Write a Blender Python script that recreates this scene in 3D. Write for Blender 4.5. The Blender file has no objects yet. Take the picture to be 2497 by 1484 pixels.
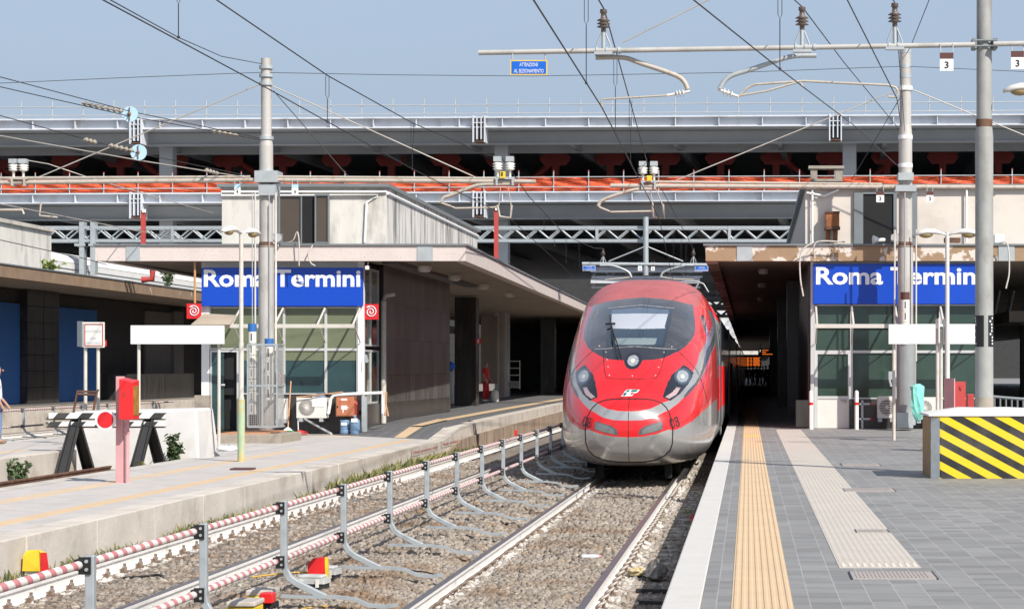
import bpy, math, random
import numpy as np
from mathutils import Vector, Matrix, Euler
random.seed(7); RNG = np.random.default_rng(7)
R = math.radians
sc = bpy.context.scene
COL = sc.collection
F, VX, VY, H = 5300.0, 1839.0, 898.0, 1.5       # focal length in survey units, vanishing point of the tracks, eye height

# ------------------------------------------------------------------ camera, sky, sun
cam = bpy.data.cameras.new('camera'); co = bpy.data.objects.new('camera', cam); COL.objects.link(co)
co.location = (0, 0, H); co.rotation_euler = (R(90), 0, 0)
cam.sensor_width = 36; cam.lens = F/2496*36
cam.shift_x = -(VX-1248)/2496; cam.shift_y = (VY-742)/2496
cam.clip_start = .5; cam.clip_end = 3000
sc.camera = co
SUN = Vector((-.95, 1.1, -1.26)).normalized()
w = bpy.data.worlds.new('World'); sc.world = w; w.use_nodes = True
nt = w.node_tree; bg = nt.nodes['Background']
sky = nt.nodes.new('ShaderNodeTexSky'); sky.sky_type = 'NISHITA'; sky.sun_disc = False
sky.sun_elevation = R(40.9); sky.sun_rotation = R(139.2); sky.air_density = 1.0; sky.dust_density = 0.35; sky.ozone_density = 2.2
hs = nt.nodes.new('ShaderNodeHueSaturation'); hs.inputs['Saturation'].default_value = .55
nt.links.new(sky.outputs[0], hs.inputs['Color'])
# the low sky over the city is an even pale blue: blend it in towards the horizon
tcw = nt.nodes.new('ShaderNodeTexCoord'); sxyz = nt.nodes.new('ShaderNodeSeparateXYZ'); nt.links.new(tcw.outputs['Generated'], sxyz.inputs[0])
mrw = nt.nodes.new('ShaderNodeMapRange'); mrw.inputs[1].default_value = .12; mrw.inputs[2].default_value = .5; mrw.inputs[3].default_value = .9; mrw.inputs[4].default_value = .0
nt.links.new(sxyz.outputs['Z'], mrw.inputs[0])
grw = nt.nodes.new('ShaderNodeMapRange'); grw.inputs[1].default_value = .0; grw.inputs[2].default_value = .22; nt.links.new(sxyz.outputs['Z'], grw.inputs[0])
lowc = nt.nodes.new('ShaderNodeMix'); lowc.data_type = 'RGBA'; nt.links.new(grw.outputs[0], lowc.inputs['Factor'])
lowc.inputs['A'].default_value = (2.55, 3.12, 3.7, 1); lowc.inputs['B'].default_value = (1.73, 2.35, 3.37, 1)
mxw = nt.nodes.new('ShaderNodeMix'); mxw.data_type = 'RGBA'; nt.links.new(mrw.outputs[0], mxw.inputs['Factor'])
nt.links.new(hs.outputs[0], mxw.inputs['A']); nt.links.new(lowc.outputs['Result'], mxw.inputs['B'])
nt.links.new(mxw.outputs['Result'], bg.inputs['Color'])
bg.inputs['Strength'].default_value = .13
sl = bpy.data.lights.new('sun', 'SUN'); sl.energy = 4.3; sl.angle = R(.53); sl.color = (1, .95, .87)
so = bpy.data.objects.new('sun', sl); COL.objects.link(so); so.location = (20, -30, 40)
so.rotation_euler = SUN.to_track_quat('-Z', 'Y').to_euler()
sc.view_settings.view_transform = 'Standard'; sc.view_settings.look = 'None'
sc.view_settings.exposure = .42; sc.view_settings.gamma = 1

# ------------------------------------------------------------------ helpers
def X(px, Y): return (px-VX)*Y/F
def Z(py, Y): return H+(VY-py)*Y/F
def P(px, py, Y): return Vector((X(px, Y), Y, Z(py, Y)))
ORG = {}
class MB:
    def __init__(s): s.v = []; s.f = []; s.m = []; s.s = []
    def add(s, vs, fs, mi=0, sm=False):
        o = len(s.v); s.v += [tuple(v) for v in vs]
        for f in fs: s.f.append([i+o for i in f]); s.m.append(mi); s.s.append(sm)
        return s
    def box(s, a, b, mi=0, rz=0, c=None):
        x0, y0, z0 = a; x1, y1, z1 = b
        vs = [Vector(p) for p in ((x0,y0,z0),(x1,y0,z0),(x1,y1,z0),(x0,y1,z0),(x0,y0,z1),(x1,y0,z1),(x1,y1,z1),(x0,y1,z1))]
        if rz:
            c = Vector(c) if c is not None else (Vector(a)+Vector(b))/2
            m = Matrix.Rotation(rz, 3, 'Z'); vs = [m@(v-c)+c for v in vs]
        return s.add(vs, [(0,3,2,1),(4,5,6,7),(0,1,5,4),(1,2,6,5),(2,3,7,6),(3,0,4,7)], mi)
    def fb(s, x0, y0, x1, y1, Y, d, mi=0):     # box whose front face covers a surveyed rectangle at distance Y
        return s.box((X(x0, Y), Y, Z(y1, Y)), (X(x1, Y), Y+d, Z(y0, Y)), mi)
    def cyl(s, p0, p1, r0, r1=None, n=12, mi=0, caps=True, sm=True):
        p0 = Vector(p0); p1 = Vector(p1); r1 = r0 if r1 is None else r1
        d = (p1-p0); q = d.to_track_quat('Z', 'Y').to_matrix()
        vs = []
        for (p, r) in ((p0, r0), (p1, r1)):
            for i in range(n):
                a = 2*math.pi*i/n; vs.append(p+q@Vector((r*math.cos(a), r*math.sin(a), 0)))
        s.add(vs, [(i, (i+1) % n, n+(i+1) % n, n+i) for i in range(n)], mi, sm)
        if caps: s.add(vs[:n], [list(range(n))[::-1]], mi); s.add(vs[n:], [list(range(n))], mi)
        return s
    def tube(s, pts, r, n=8, mi=0, caps=True):
        pts = [Vector(p) for p in pts]; vs = []; k = len(pts); N = None
        for i, p in enumerate(pts):
            t = (pts[min(i+1, k-1)]-pts[max(i-1, 0)]).normalized()
            if N is None:
                N = Vector((0, 0, 1)) if abs(t.z) < .9 else Vector((1, 0, 0))
            N = (N-t*N.dot(t)).normalized(); B = t.cross(N)
            rr = r[i] if isinstance(r, (list, tuple)) else r
            for j in range(n):
                a = 2*math.pi*j/n; vs.append(p+(N*math.cos(a)+B*math.sin(a))*rr)
        fs = [(i*n+j, i*n+(j+1) % n, (i+1)*n+(j+1) % n, (i+1)*n+j) for i in range(k-1) for j in range(n)]
        s.add(vs, fs, mi, True)
        if caps: s.add(vs[:n], [list(range(n))[::-1]], mi); s.add(vs[-n:], [list(range(n))], mi)
        return s
    def prism(s, poly, ext, mi=0, mside=None):
        poly = [Vector(p) for p in poly]; ext = Vector(ext); n = len(poly)
        vs = poly+[p+ext for p in poly]; mside = mi if mside is None else mside
        s.add(vs, [list(range(n)), list(range(n, 2*n))[::-1]], mi)
        return s.add(vs, [(i, n+i, n+(i+1) % n, (i+1) % n) for i in range(n)], mside)
    def lathe(s, prof, base, axis=(0, 0, 1), n=14, mi=0):
        q = Vector(axis).to_track_quat('Z', 'Y').to_matrix(); base = Vector(base); vs = []; k = len(prof)
        for r, z in prof:
            for j in range(n):
                a = 2*math.pi*j/n; vs.append(base+q@Vector((r*math.cos(a), r*math.sin(a), z)))
        s.add(vs, [(i*n+j, i*n+(j+1) % n, (i+1)*n+(j+1) % n, (i+1)*n+j) for i in range(k-1) for j in range(n)], mi, True)
        s.add(vs[:n], [list(range(n))[::-1]], mi); s.add(vs[-n:], [list(range(n))], mi)
        return s
    def ball(s, c, r, n=12, mi=0, sc=(1, 1, 1)):
        vs = []; k = n//2+1
        for i in range(k):
            t = math.pi*i/(k-1)
            for j in range(n):
                a = 2*math.pi*j/n
                vs.append((c[0]+r*sc[0]*math.sin(t)*math.cos(a), c[1]+r*sc[1]*math.sin(t)*math.sin(a), c[2]-r*sc[2]*math.cos(t)))
        return s.add(vs, [(i*n+j, i*n+(j+1) % n, (i+1)*n+(j+1) % n, (i+1)*n+j) for i in range(k-1) for j in range(n)], mi, True)
    def build(s, name, mats, parent=None, local=False, org=None, bevel=0):
        if not isinstance(mats, (list, tuple)): mats = [mats]
        o = Vector((0, 0, 0))
        if parent is not None:
            if not local: o = ORG[parent.name]
        elif org == 'base':
            a = np.array(s.v); o = Vector(((a[:,0].min()+a[:,0].max())/2, (a[:,1].min()+a[:,1].max())/2, a[:,2].min()))
        elif org is not None: o = Vector(org)
        me = bpy.data.meshes.new(name)
        me.from_pydata([(v[0]-o[0], v[1]-o[1], v[2]-o[2]) for v in s.v], [], s.f)
        for m in mats: me.materials.append(m)
        me.polygons.foreach_set('material_index', s.m); me.polygons.foreach_set('use_smooth', s.s); me.update()
        ob = bpy.data.objects.new(name, me); COL.objects.link(ob)
        if parent is not None: ob.parent = parent; ORG[ob.name] = o
        else: ob.location = o; ORG[ob.name] = o
        if bevel:
            b = ob.modifiers.new('bevel', 'BEVEL'); b.width = bevel; b.segments = 2; b.limit_method = 'ANGLE'
        return ob
def smooth(pts, n=7):
    p = [Vector(q) for q in pts]; p = [p[0]*2-p[1]]+p+[p[-1]*2-p[-2]]; out = []
    for a, b_, c, d in zip(p, p[1:], p[2:], p[3:]):
        for k_ in range(n): t_ = k_/n; out.append(.5*(2*b_+(c-a)*t_+(2*a-5*b_+4*c-d)*t_*t_+(3*b_-a-3*c+d)*t_**3))
    return out+[p[-2]]
def tag(o, label, cat, group=None):
    o['label'] = label; o['category'] = cat
    if group: o['group'] = group
    return o
def struct(o): o['kind'] = 'structure'; return o
def stuff(o): o['kind'] = 'stuff'; return o
def thing(name, label, cat, loc=(0, 0, 0), rz=0, group=None):
    o = bpy.data.objects.new(name, None); COL.objects.link(o); o.empty_display_size = .2
    o.location = loc; o.rotation_euler = (0, 0, rz); ORG[o.name] = Vector(loc)
    return tag(o, label, cat, group)
KIDS = {}
def dup(o, loc=None, rz=None, label=None, group=None, parent=None):
    c = o.copy(); COL.objects.link(c); ORG[c.name] = ORG.get(o.name, Vector())
    if parent is not None: c.parent = parent
    else:
        if loc is not None: c.location = loc
        if rz is not None: c.rotation_euler = (0, 0, rz)
        if label: c['label'] = label
        if group: c['group'] = group
    for ch in list(o.children): dup(ch, parent=c)
    return c
def text(name, body, W, Hc, loc, mat, parent=None, ext=.006, off=.0, rot=(90, 0, 0), rz=0, local=False):
    cu = bpy.data.curves.new('t', 'FONT'); cu.body = body; cu.size = 1; cu.extrude = 0; cu.offset = off; cu.resolution_u = 3
    ob = bpy.data.objects.new('t', cu); COL.objects.link(ob)
    dg = bpy.context.evaluated_depsgraph_get(); me = bpy.data.meshes.new_from_object(ob.evaluated_get(dg))
    bpy.data.objects.remove(ob); bpy.data.curves.remove(cu)
    n = len(me.vertices); a = np.empty(n*3); me.vertices.foreach_get('co', a); a = a.reshape(-1, 3)
    mn = a.min(0); mx = a.max(0)
    fs = [list(p.vertices) for p in me.polygons]; bpy.data.meshes.remove(me)
    sx = W/(mx[0]-mn[0]); sy = Hc/(mx[1]-mn[1])
    M = Matrix.Rotation(rz, 3, 'Z') @ Euler([R(q) for q in rot]).to_matrix()
    mb = MB(); pts = []
    for v in a: pts.append(Vector(loc)+M@Vector(((v[0]-mn[0])*sx-W/2, (v[1]-mn[1])*sy, 0)))
    mb.add(pts, fs)
    return mb.build(name, mat, parent, local)

# ------------------------------------------------------------------ materials
def nodes(name):
    m = bpy.data.materials.new(name); m.use_nodes = True; t = m.node_tree
    return m, t, t.nodes['Principled BSDF'], t.nodes, t.links
def mixc(N, L, a, b, fac, mode='MIX'):
    n = N.new('ShaderNodeMix'); n.data_type = 'RGBA'; n.blend_type = mode
    for sock, val in ((n.inputs['Factor'], fac), (n.inputs['A'], a), (n.inputs['B'], b)):
        if hasattr(val, 'is_linked'): L.new(val, sock)
        elif isinstance(val, (int, float)): sock.default_value = val
        else: sock.default_value = (*val, 1)
    return n.outputs['Result']
def noise(N, L, vec, scale, detail=4, rough=.6):
    n = N.new('ShaderNodeTexNoise'); n.inputs['Scale'].default_value = scale; n.inputs['Detail'].default_value = detail
    n.inputs['Roughness'].default_value = rough; L.new(vec, n.inputs['Vector']); return n.outputs['Fac']
def ramp(N, L, fac, a, b):
    n = N.new('ShaderNodeMapRange'); n.clamp = True; L.new(fac, n.inputs[0])
    n.inputs[1].default_value = a; n.inputs[2].default_value = b; return n.outputs[0]
def mapped(N, L, scale=(1, 1, 1), out='Object'):
    tc = N.new('ShaderNodeTexCoord'); mp = N.new('ShaderNodeMapping'); mp.inputs['Scale'].default_value = scale
    L.new(tc.outputs[out], mp.inputs[0]); return mp.outputs[0]
def mat(name, col, rough=.6, metal=0, var=.14, vs=1.5, dirt=None, ds=.8, da=.5, dt=(.5, .65), bump=0, bs=25, coat=0, streak=1.0, emit=None):
    m, t, b, N, L = nodes(name)
    vec = mapped(N, L, (1, 1, streak)); f = noise(N, L, vec, vs, 6)
    lo = tuple(c*(1-var) for c in col); hi = tuple(min(1, c*(1+var)) for c in col)
    c = mixc(N, L, lo, hi, ramp(N, L, f, .3, .7))
    if dirt:
        g = ramp(N, L, noise(N, L, vec, ds, 8, .65), *dt)
        mm = N.new('ShaderNodeMath'); mm.operation = 'MULTIPLY'; L.new(g, mm.inputs[0]); mm.inputs[1].default_value = da
        c = mixc(N, L, c, dirt, mm.outputs[0])
    L.new(c, b.inputs['Base Color']); b.inputs['Roughness'].default_value = rough; b.inputs['Metallic'].default_value = metal
    if coat: b.inputs['Coat Weight'].default_value = coat; b.inputs['Coat Roughness'].default_value = .06
    if bump:
        bp = N.new('ShaderNodeBump'); bp.inputs['Strength'].default_value = bump; bp.inputs['Distance'].default_value = .02
        L.new(noise(N, L, vec, bs, 5), bp.inputs['Height']); L.new(bp.outputs[0], b.inputs['Normal'])
    if emit: b.inputs['Emission Color'].default_value = (*emit[0], 1); b.inputs['Emission Strength'].default_value = emit[1]
    return m
def tiles(name, col, mortar, w, h, rough=.7, msize=.006, var=.12, off=0., stain=(.2, .19, .18), sa=.35):
    m, t, b, N, L = nodes(name); vec = mapped(N, L)
    br = N.new('ShaderNodeTexBrick'); br.offset = off; br.squash = 1; L.new(vec, br.inputs['Vector'])
    br.inputs['Scale'].default_value = 1; br.inputs['Brick Width'].default_value = w; br.inputs['Row Height'].default_value = h
    br.inputs['Mortar Size'].default_value = msize; br.inputs['Mortar Smooth'].default_value = .2; br.inputs['Bias'].default_value = 0
    br.inputs['Color1'].default_value = (*[c*(1-var) for c in col], 1); br.inputs['Color2'].default_value = (*[c*(1+var) for c in col], 1)
    br.inputs['Mortar'].default_value = (*mortar, 1)
    g = ramp(N, L, noise(N, L, vec, .7, 8, .7), .45, .75)
    c = mixc(N, L, br.outputs['Color'], stain, g)
    mm = N.new('ShaderNodeMath'); mm.operation = 'MULTIPLY'; L.new(g, mm.inputs[0]); mm.inputs[1].default_value = sa
    c = mixc(N, L, br.outputs['Color'], stain, mm.outputs[0])
    v2 = mapped(N, L, (2, 14, 1)); c = mixc(N, L, c, (.5, .5, .5), .0)
    f2 = ramp(N, L, noise(N, L, v2, 2.2, 6), .25, .75)
    c = mixc(N, L, mixc(N, L, c, (.86, .86, .86), 1.0, 'MULTIPLY'), c, f2)
    L.new(c, b.inputs['Base Color']); b.inputs['Roughness'].default_value = rough
    bp = N.new('ShaderNodeBump'); bp.inputs['Strength'].default_value = .25; bp.inputs['Distance'].default_value = .004
    L.new(br.outputs['Fac'], bp.inputs['Height']); bp.invert = True; L.new(bp.outputs[0], b.inputs['Normal'])
    return m
def stripes(name, a, b_, axis, period, twist=0, duty=.5, rough=.5, dirt=.15):
    m, t, b, N, L = nodes(name); tc = N.new('ShaderNodeTexCoord'); sp = N.new('ShaderNodeVectorMath'); sp.operation = 'DOT_PRODUCT'
    L.new(tc.outputs['Object'], sp.inputs[0]); sp.inputs[1].default_value = axis
    d = N.new('ShaderNodeMath'); d.operation = 'DIVIDE'; L.new(sp.outputs['Value'], d.inputs[0]); d.inputs[1].default_value = period
    fr = N.new('ShaderNodeMath'); fr.operation = 'FRACT'; L.new(d.outputs[0], fr.inputs[0])
    gt = N.new('ShaderNodeMath'); gt.operation = 'GREATER_THAN'; L.new(fr.outputs[0], gt.inputs[0]); gt.inputs[1].default_value = duty
    c = mixc(N, L, a, b_, gt.outputs[0]); f = ramp(N, L, noise(N, L, mapped(N, L), 3, 6), .4, .8)
    mm = N.new('ShaderNodeMath'); mm.operation = 'MULTIPLY'; L.new(f, mm.inputs[0]); mm.inputs[1].default_value = dirt
    c = mixc(N, L, c, (.45, .4, .36), mm.outputs[0])
    L.new(c, b.inputs['Base Color']); b.inputs['Roughness'].default_value = rough; return m

M = {}
M['conc'] = mat('pale_concrete', (.50, .46, .41), .85, var=.15, vs=2, dirt=(.27, .23, .19), ds=1.3, da=.6, bump=.3, bs=18)
M['conc_face'] = mat('stained_concrete', (.55, .50, .44), .88, var=.12, vs=1.5, dirt=(.30, .24, .19), ds=1.1, da=.8, dt=(.5, .72), bump=.35, bs=14)
M['wallwhite'] = mat('stained_white_render', (.62, .59, .54), .85, var=.1, vs=1.2, dirt=(.20, .185, .165), ds=1.3, da=.7, dt=(.52, .72), streak=.35)
M['wallstreak'] = mat('streaked_side_render', (.60, .57, .54), .85, var=.1, vs=1.2, dirt=(.13, .12, .11), ds=3.0, da=.9, dt=(.47, .62), streak=.13)
M['dimpanel'] = mat('dim_panel', (.15, .14, .13), .7, var=.08)
M['wallpink'] = mat('clean_pinkish_render', (.63, .57, .51), .85, var=.05, dirt=(.4, .34, .28), ds=1.2, da=.35)
M['white'] = mat('white_paint', (.80, .80, .79), .5, var=.03)
M['chalk'] = mat('whitewash', (.66, .645, .625), .85, var=.05, dirt=(.42, .36, .30), ds=1.6, da=.45, dt=(.55, .75))
M['railw'] = mat('white_painted_steel', (.76, .74, .71), .6, var=.05, dirt=(.22, .12, .07), ds=5, da=.55, dt=(.58, .75))
M['railtop'] = mat('worn_rail_head', (.20, .165, .15), .32, .75, var=.2, vs=6)
M['rust'] = mat('rusty_steel', (.13, .065, .042), .8, .2, var=.35, vs=6, dirt=(.26, .15, .09), ds=4, da=.6)
M['rustbox'] = mat('orange_rust', (.32, .12, .045), .8, .1, var=.3, vs=5, dirt=(.10, .045, .03), ds=4, da=.7)
M['clip'] = mat('rusty_clip_steel', (.19, .13, .095), .75, .3, var=.3, vs=30, dirt=(.7, .67, .62), ds=12, da=.6)
M['galv'] = mat('galvanised_steel', (.43, .465, .48), .45, .4, var=.12, vs=9)
M['galvd'] = mat('grey_painted_steel', (.42, .45, .46), .5, .25, var=.1, vs=4)
M['pole'] = mat('grey_painted_pole', (.46, .44, .41), .6, .1, var=.08, vs=3, dirt=(.27, .25, .22), ds=2.5, da=.5, streak=.4)
M['poleg'] = mat('weathered_grey_pole', (.33, .33, .315), .65, .1, var=.12, vs=5, dirt=(.19, .17, .15), ds=3, da=.5, streak=.5)
M['beam'] = mat('beige_painted_tube', (.47, .42, .36), .6, .1, var=.12, vs=5, dirt=(.28, .17, .1), ds=5, da=.6)
M['wire'] = mat('dark_wire', (.045, .042, .04), .5, .5, var=.1)
M['wirel'] = mat('pale_wire', (.5, .46, .41), .5, .4, var=.1)
M['porc'] = mat('white_porcelain', (.72, .69, .63), .25, var=.04)
M['insb'] = mat('brown_insulator', (.13, .10, .085), .35, var=.1)
M['black'] = mat('black_plastic', (.012, .012, .013), .45, var=.1)
M['blackpaint'] = mat('black_paint', (.022, .022, .023), .55, var=.2, vs=8)
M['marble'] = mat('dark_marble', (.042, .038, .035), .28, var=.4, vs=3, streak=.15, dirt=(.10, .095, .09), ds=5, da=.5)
m, t, b, N, L = nodes('marble_panels'); gi = N.new('ShaderNodeNewGeometry'); vec = mapped(N, L, (1, 1, .2))
cc = mixc(N, L, (.07, .065, .06), (.13, .122, .114), gi.outputs['Random Per Island']); cc = mixc(N, L, cc, (.22, .21, .195), ramp(N, L, noise(N, L, vec, 4, 7, .7), .5, .8))
L.new(cc, b.inputs['Base Color']); b.inputs['Roughness'].default_value = .3; M['panelwall'] = m
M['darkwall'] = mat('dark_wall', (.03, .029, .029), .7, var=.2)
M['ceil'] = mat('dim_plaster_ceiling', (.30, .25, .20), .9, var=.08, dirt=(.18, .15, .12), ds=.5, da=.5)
M['bluepanel'] = mat('blue_hoarding', (.025, .13, .38), .55, var=.06)
M['signblue'] = mat('blue_sign_face', (.003, .058, .46), .35, var=.03)
M['smallblue'] = mat('blue_enamel', (.006, .12, .55), .35, var=.03)
M['letter'] = mat('white_letters', (.78, .80, .83), .4, var=.02)
M['letterblk'] = mat('black_print', (.02, .02, .022), .5, var=.02)
M['letterblue'] = mat('faded_blue_print', (.38, .48, .62), .6, var=.05)
M['brown'] = mat('brown_enamel', (.10, .035, .03), .5, var=.06)
M['yplate'] = mat('yellow_enamel', (.75, .52, .03), .5, var=.05)
M['ltblue'] = mat('pale_blue_paint', (.42, .62, .75), .55, var=.06, dirt=(.72, .74, .74), ds=3, da=.3)
M['red'] = mat('red_enamel', (.62, .018, .022), .35, var=.06)
M['redbox'] = mat('signal_red_paint', (.72, .02, .022), .38, var=.05)
M['redfade'] = mat('faded_red_paint', (.42, .05, .045), .5, var=.12)
M['pink'] = mat('faded_pink_paint', (.58, .30, .31), .6, var=.08, vs=3, dirt=(.5, .38, .33), ds=2, da=.4)
M['amber'] = mat('rusty_amber_panel', (.33, .17, .025), .5, var=.35, vs=9)
M['orangeB'] = mat('terracotta_paint', (.47, .17, .085), .5, var=.06)
M['girder_w'] = mat('white_girder_paint', (.60, .62, .66), .55, var=.06, vs=.6, dirt=(.36, .31, .27), ds=.9, da=.5, dt=(.55, .72), streak=.25)
M['girder_g'] = mat('grey_girder_paint', (.42, .43, .44), .6, var=.08, vs=.5)
M['redsteel'] = mat('red_oxide_steel', (.40, .062, .048), .65, var=.12)
M['redpipe'] = mat('red_pipe_paint', (.45, .06, .05), .55, var=.1)
M['fasc_pink'] = mat('pale_mosaic_tile', (.62, .54, .50), .7, var=.06, dirt=(.34, .30, .30), ds=20, da=.6, dt=(.585, .61))
M['fasc_brown'] = mat('brown_render_peeling', (.33, .22, .135), .85, var=.12, dirt=(.66, .60, .54), ds=1.5, da=.95, dt=(.52, .535), bump=.2)
M['fasc_dirt'] = mat('grimy_brown_render', (.25, .17, .11), .85, var=.18, dirt=(.62, .56, .5), ds=1.3, da=.9, dt=(.66, .68), bump=.2)
M['alu'] = mat('aluminium_frame', (.60, .60, .59), .45, .3, var=.05)
M['alud'] = mat('grey_frame', (.20, .22, .23), .5, .2, var=.08)
M['pane'] = mat('dark_green_glass', (.034, .062, .048), .08, var=.2, vs=1.0, coat=.4)
M['panet'] = mat('dark_teal_glass', (.024, .058, .062), .08, var=.25, vs=1.2, coat=.4)
M['panebrown'] = mat('brown_glass', (.085, .065, .05), .2, var=.1)
M['dark'] = mat('painted_shade', (.008, .008, .009), .8, var=.1)  # near-black paints the shade inside openings and under the train
M['blind'] = stripes('green_slat_blind', (.155, .178, .105), (.112, .132, .078), (0, 0, 1), .045, duty=.62, rough=.45, dirt=.05)
M['canvas'] = mat('beige_canvas', (.40, .33, .25), .85, var=.1)
M['acwhite'] = mat('off_white_casing', (.70, .67, .62), .5, var=.05)
M['grill'] = mat('fan_grill', (.20, .19, .18), .5, .3, var=.1)
M['waterblue'] = mat('blue_water_jug', (.16, .27, .42), .12, var=.2, vs=6, coat=.5)
M['green'] = mat('green_plastic', (.015, .36, .06), .4, var=.05)
M['wood'] = mat('broom_wood', (.52, .27, .13), .6, var=.1)
M['cloth'] = mat('white_cloth', (.80, .80, .80), .9, var=.05)
M['teal'] = mat('turquoise_plastic_bag', (.22, .62, .53), .35, var=.2, vs=7)
M['sleeperw'] = mat('old_wood_sleeper', (.18, .125, .09), .9, var=.3, vs=5, dirt=(.30, .25, .21), ds=3, da=.5, bump=.4)
M['sleeperc'] = mat('concrete_sleeper', (.42, .37, .32), .9, var=.12, vs=4, dirt=(.22, .16, .12), ds=2, da=.5, bump=.3)
M['stone'] = mat('old_stone_step', (.33, .29, .24), .9, var=.25, vs=3, dirt=(.18, .15, .12), ds=3, da=.5, bump=.5, bs=9)
M['stain'] = mat('rusty_stained_concrete', (.36, .28, .21), .9, var=.2, vs=2, dirt=(.17, .11, .075), ds=2.4, da=.8, dt=(.45, .62), streak=.3, bump=.3, bs=12)
M['ochre'] = mat('ochre_slab_edge', (.48, .24, .13), .8, var=.1)
M['tilegrey'] = tiles('slate_platform_tiles', (.255, .25, .243), (.40, .39, .375), .2, .2, .6, .0038, .16, sa=.55, stain=(.15, .14, .13))
M['tiledark'] = tiles('dark_ramp_tiles', (.12, .122, .128), (.36, .34, .31), .35, .18, .7, .006, .12)
M['tilepale'] = tiles('worn_pale_tiles', (.53, .495, .465), (.46, .43, .40), .3, .3, .8, .005, .06, sa=.25, stain=(.33, .30, .27))
M['coping'] = mat('white_painted_coping', (.56, .54, .51), .8, var=.04, vs=3, dirt=(.52, .48, .43), ds=2.2, da=.6, dt=(.5, .7), bump=.2, bs=12)
M['tact'] = mat('ochre_tactile_paving', (.61, .445, .275), .75, var=.07, vs=3, dirt=(.5, .36, .24), ds=1.5, da=.4)
M['tactpale'] = mat('faded_ochre_paving', (.60, .45, .30), .8, var=.08, vs=3, dirt=(.46, .40, .35), ds=2.2, da=.7)
M['beige'] = mat('beige_ribbed_paving', (.50, .45, .395), .75, var=.05, vs=3, dirt=(.45, .40, .36), ds=1.2, da=.4)
M['yline'] = mat('yellow_line', (.75, .50, .04), .7, var=.08)
M['cover'] = mat('service_cover', (.40, .35, .32), .6, .15, var=.1, vs=12)
M['leaf'] = mat('leaf_green', (.075, .115, .045), .6, var=.4, vs=9)
M['leafdry'] = mat('dry_weed', (.27, .25, .095), .7, var=.45, vs=5)
M['leaflight'] = mat('light_leaf', (.17, .22, .05), .6, var=.3, vs=9)
M['net'] = mat('orange_safety_net', (.58, .085, .02), .6, var=.3, vs=2.5, streak=14, dirt=(.30, .03, .012), ds=2.0, da=.8, dt=(.48, .62))
M['scaff'] = mat('scaffold_tube', (.55, .55, .55), .4, .4, var=.05)
M['hazard'] = stripes('hazard_stripes', (.80, .56, .01), (.02, .02, .02), (.47, 0, .88), .195, duty=.5, rough=.5, dirt=.16)
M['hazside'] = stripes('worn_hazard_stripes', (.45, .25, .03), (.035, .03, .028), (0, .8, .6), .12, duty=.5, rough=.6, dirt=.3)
M['barber'] = stripes('red_white_barrier_tape', (.70, .67, .62), (.52, .17, .18), (.9, 1, .9), .205, duty=.55, rough=.5, dirt=.4)
M['planks'] = stripes('black_white_plank_paint', (.76, .75, .73), (.03, .03, .032), (1, 0, -.9), .5, duty=.5, rough=.6, dirt=.1)
M['skin'] = mat('skin', (.42, .24, .17), .5, var=.06)
M['hair'] = mat('grey_hair', (.20, .17, .15), .7, var=.2)
M['redcloth'] = mat('red_workwear', (.55, .025, .03), .8, var=.12)
M['whitecloth'] = mat('white_shirt', (.74, .75, .80), .85, var=.05)
M['denim'] = mat('blue_jeans', (.13, .21, .34), .85, var=.15)
M['darkcloth'] = mat('dark_clothes', (.04, .04, .05), .85, var=.2)
M['bluecloth'] = mat('blue_shirt', (.25, .34, .52), .85, var=.1)
M['shoe'] = mat('brown_shoes', (.25, .16, .1), .7, var=.1)
M['amberled'] = mat('orange_display', (.02, .01, .005), .4, emit=((1, .2, .025), .55))
M['whiteled'] = mat('white_display_digit', (.05, .05, .05), .4, emit=((1, 1, 1), .8))
M['mesh'] = mat('cage_wire', (.45, .45, .44), .5, .4, var=.1)
M['greypost'] = mat('pale_post_paint', (.56, .53, .48), .6, var=.07, dirt=(.42, .33, .25), ds=4, da=.35)
M['lampwhite'] = mat('lamp_housing', (.60, .58, .55), .5, var=.05)
M['lampglass'] = mat('yellowed_lamp_glass', (.30, .22, .10), .2, var=.15)
M['greenrust'] = mat('peeling_green_paint', (.36, .46, .30), .8, var=.15, vs=8, dirt=(.52, .38, .16), ds=5, da=.85, dt=(.48, .56), streak=.4)

# ------------------------------------------------------------------ the ground
gm = MB(); gm.add([(-500, -60, -1.2), (500, -60, -1.2), (500, 900, -1.2), (-500, 900, -1.2)], [(0, 1, 2, 3)])
struct(gm.build('ground', mat('dusty_earth', (.22, .19, .16), .95, var=.2)))
XS = [-40, -24, -16, -15, -14.35, -10.6, -8, -7.4, -7.02, -6.85, -6.2, -5.52, -5.34, -4.9, -4.3, -3.6, -3.25, -3.08, -2.88, -2.2, -1.6, -1.4, -1.1, -.7, -.3]
ZS = [-.74, -.74, -.74, -.74, -.74, -.74, -.66, -.69, -.73, -.735, -.73, -.735, -.71, -.62, -.585, -.585, -.64, -.70, -.695, -.675, -.695, -.71, -.73, -.73, -.73]
def zbed(x): return float(np.interp(x, XS, ZS))
XG = sorted(set(XS+[-6.5, -5.9, -5.1, -4.6, -4.0, -3.4, -2.6, -1.9, -7.2]))
YG = list(np.arange(2, 60, .5))+list(np.arange(60, 340, 8))
vs = []; fs = []
for y in YG:
    for x in XG: vs.append((x, y, zbed(x)+(random.uniform(-.02, .02) if -7.3 < x < -.7 else 0)-.015))
k = len(XG)
for i in range(len(YG)-1):
    for j in range(k-1): fs.append((i*k+j, i*k+j+1, (i+1)*k+j+1, (i+1)*k+j))
bm_ = MB(); bm_.add(vs, fs, 0, True)
struct(bm_.build('track_bed', mat('ballast_dirt', (.20, .165, .135), .95, var=.35, vs=9, dirt=(.30, .27, .24), ds=3, da=.6, bump=.8, bs=30)))
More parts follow.
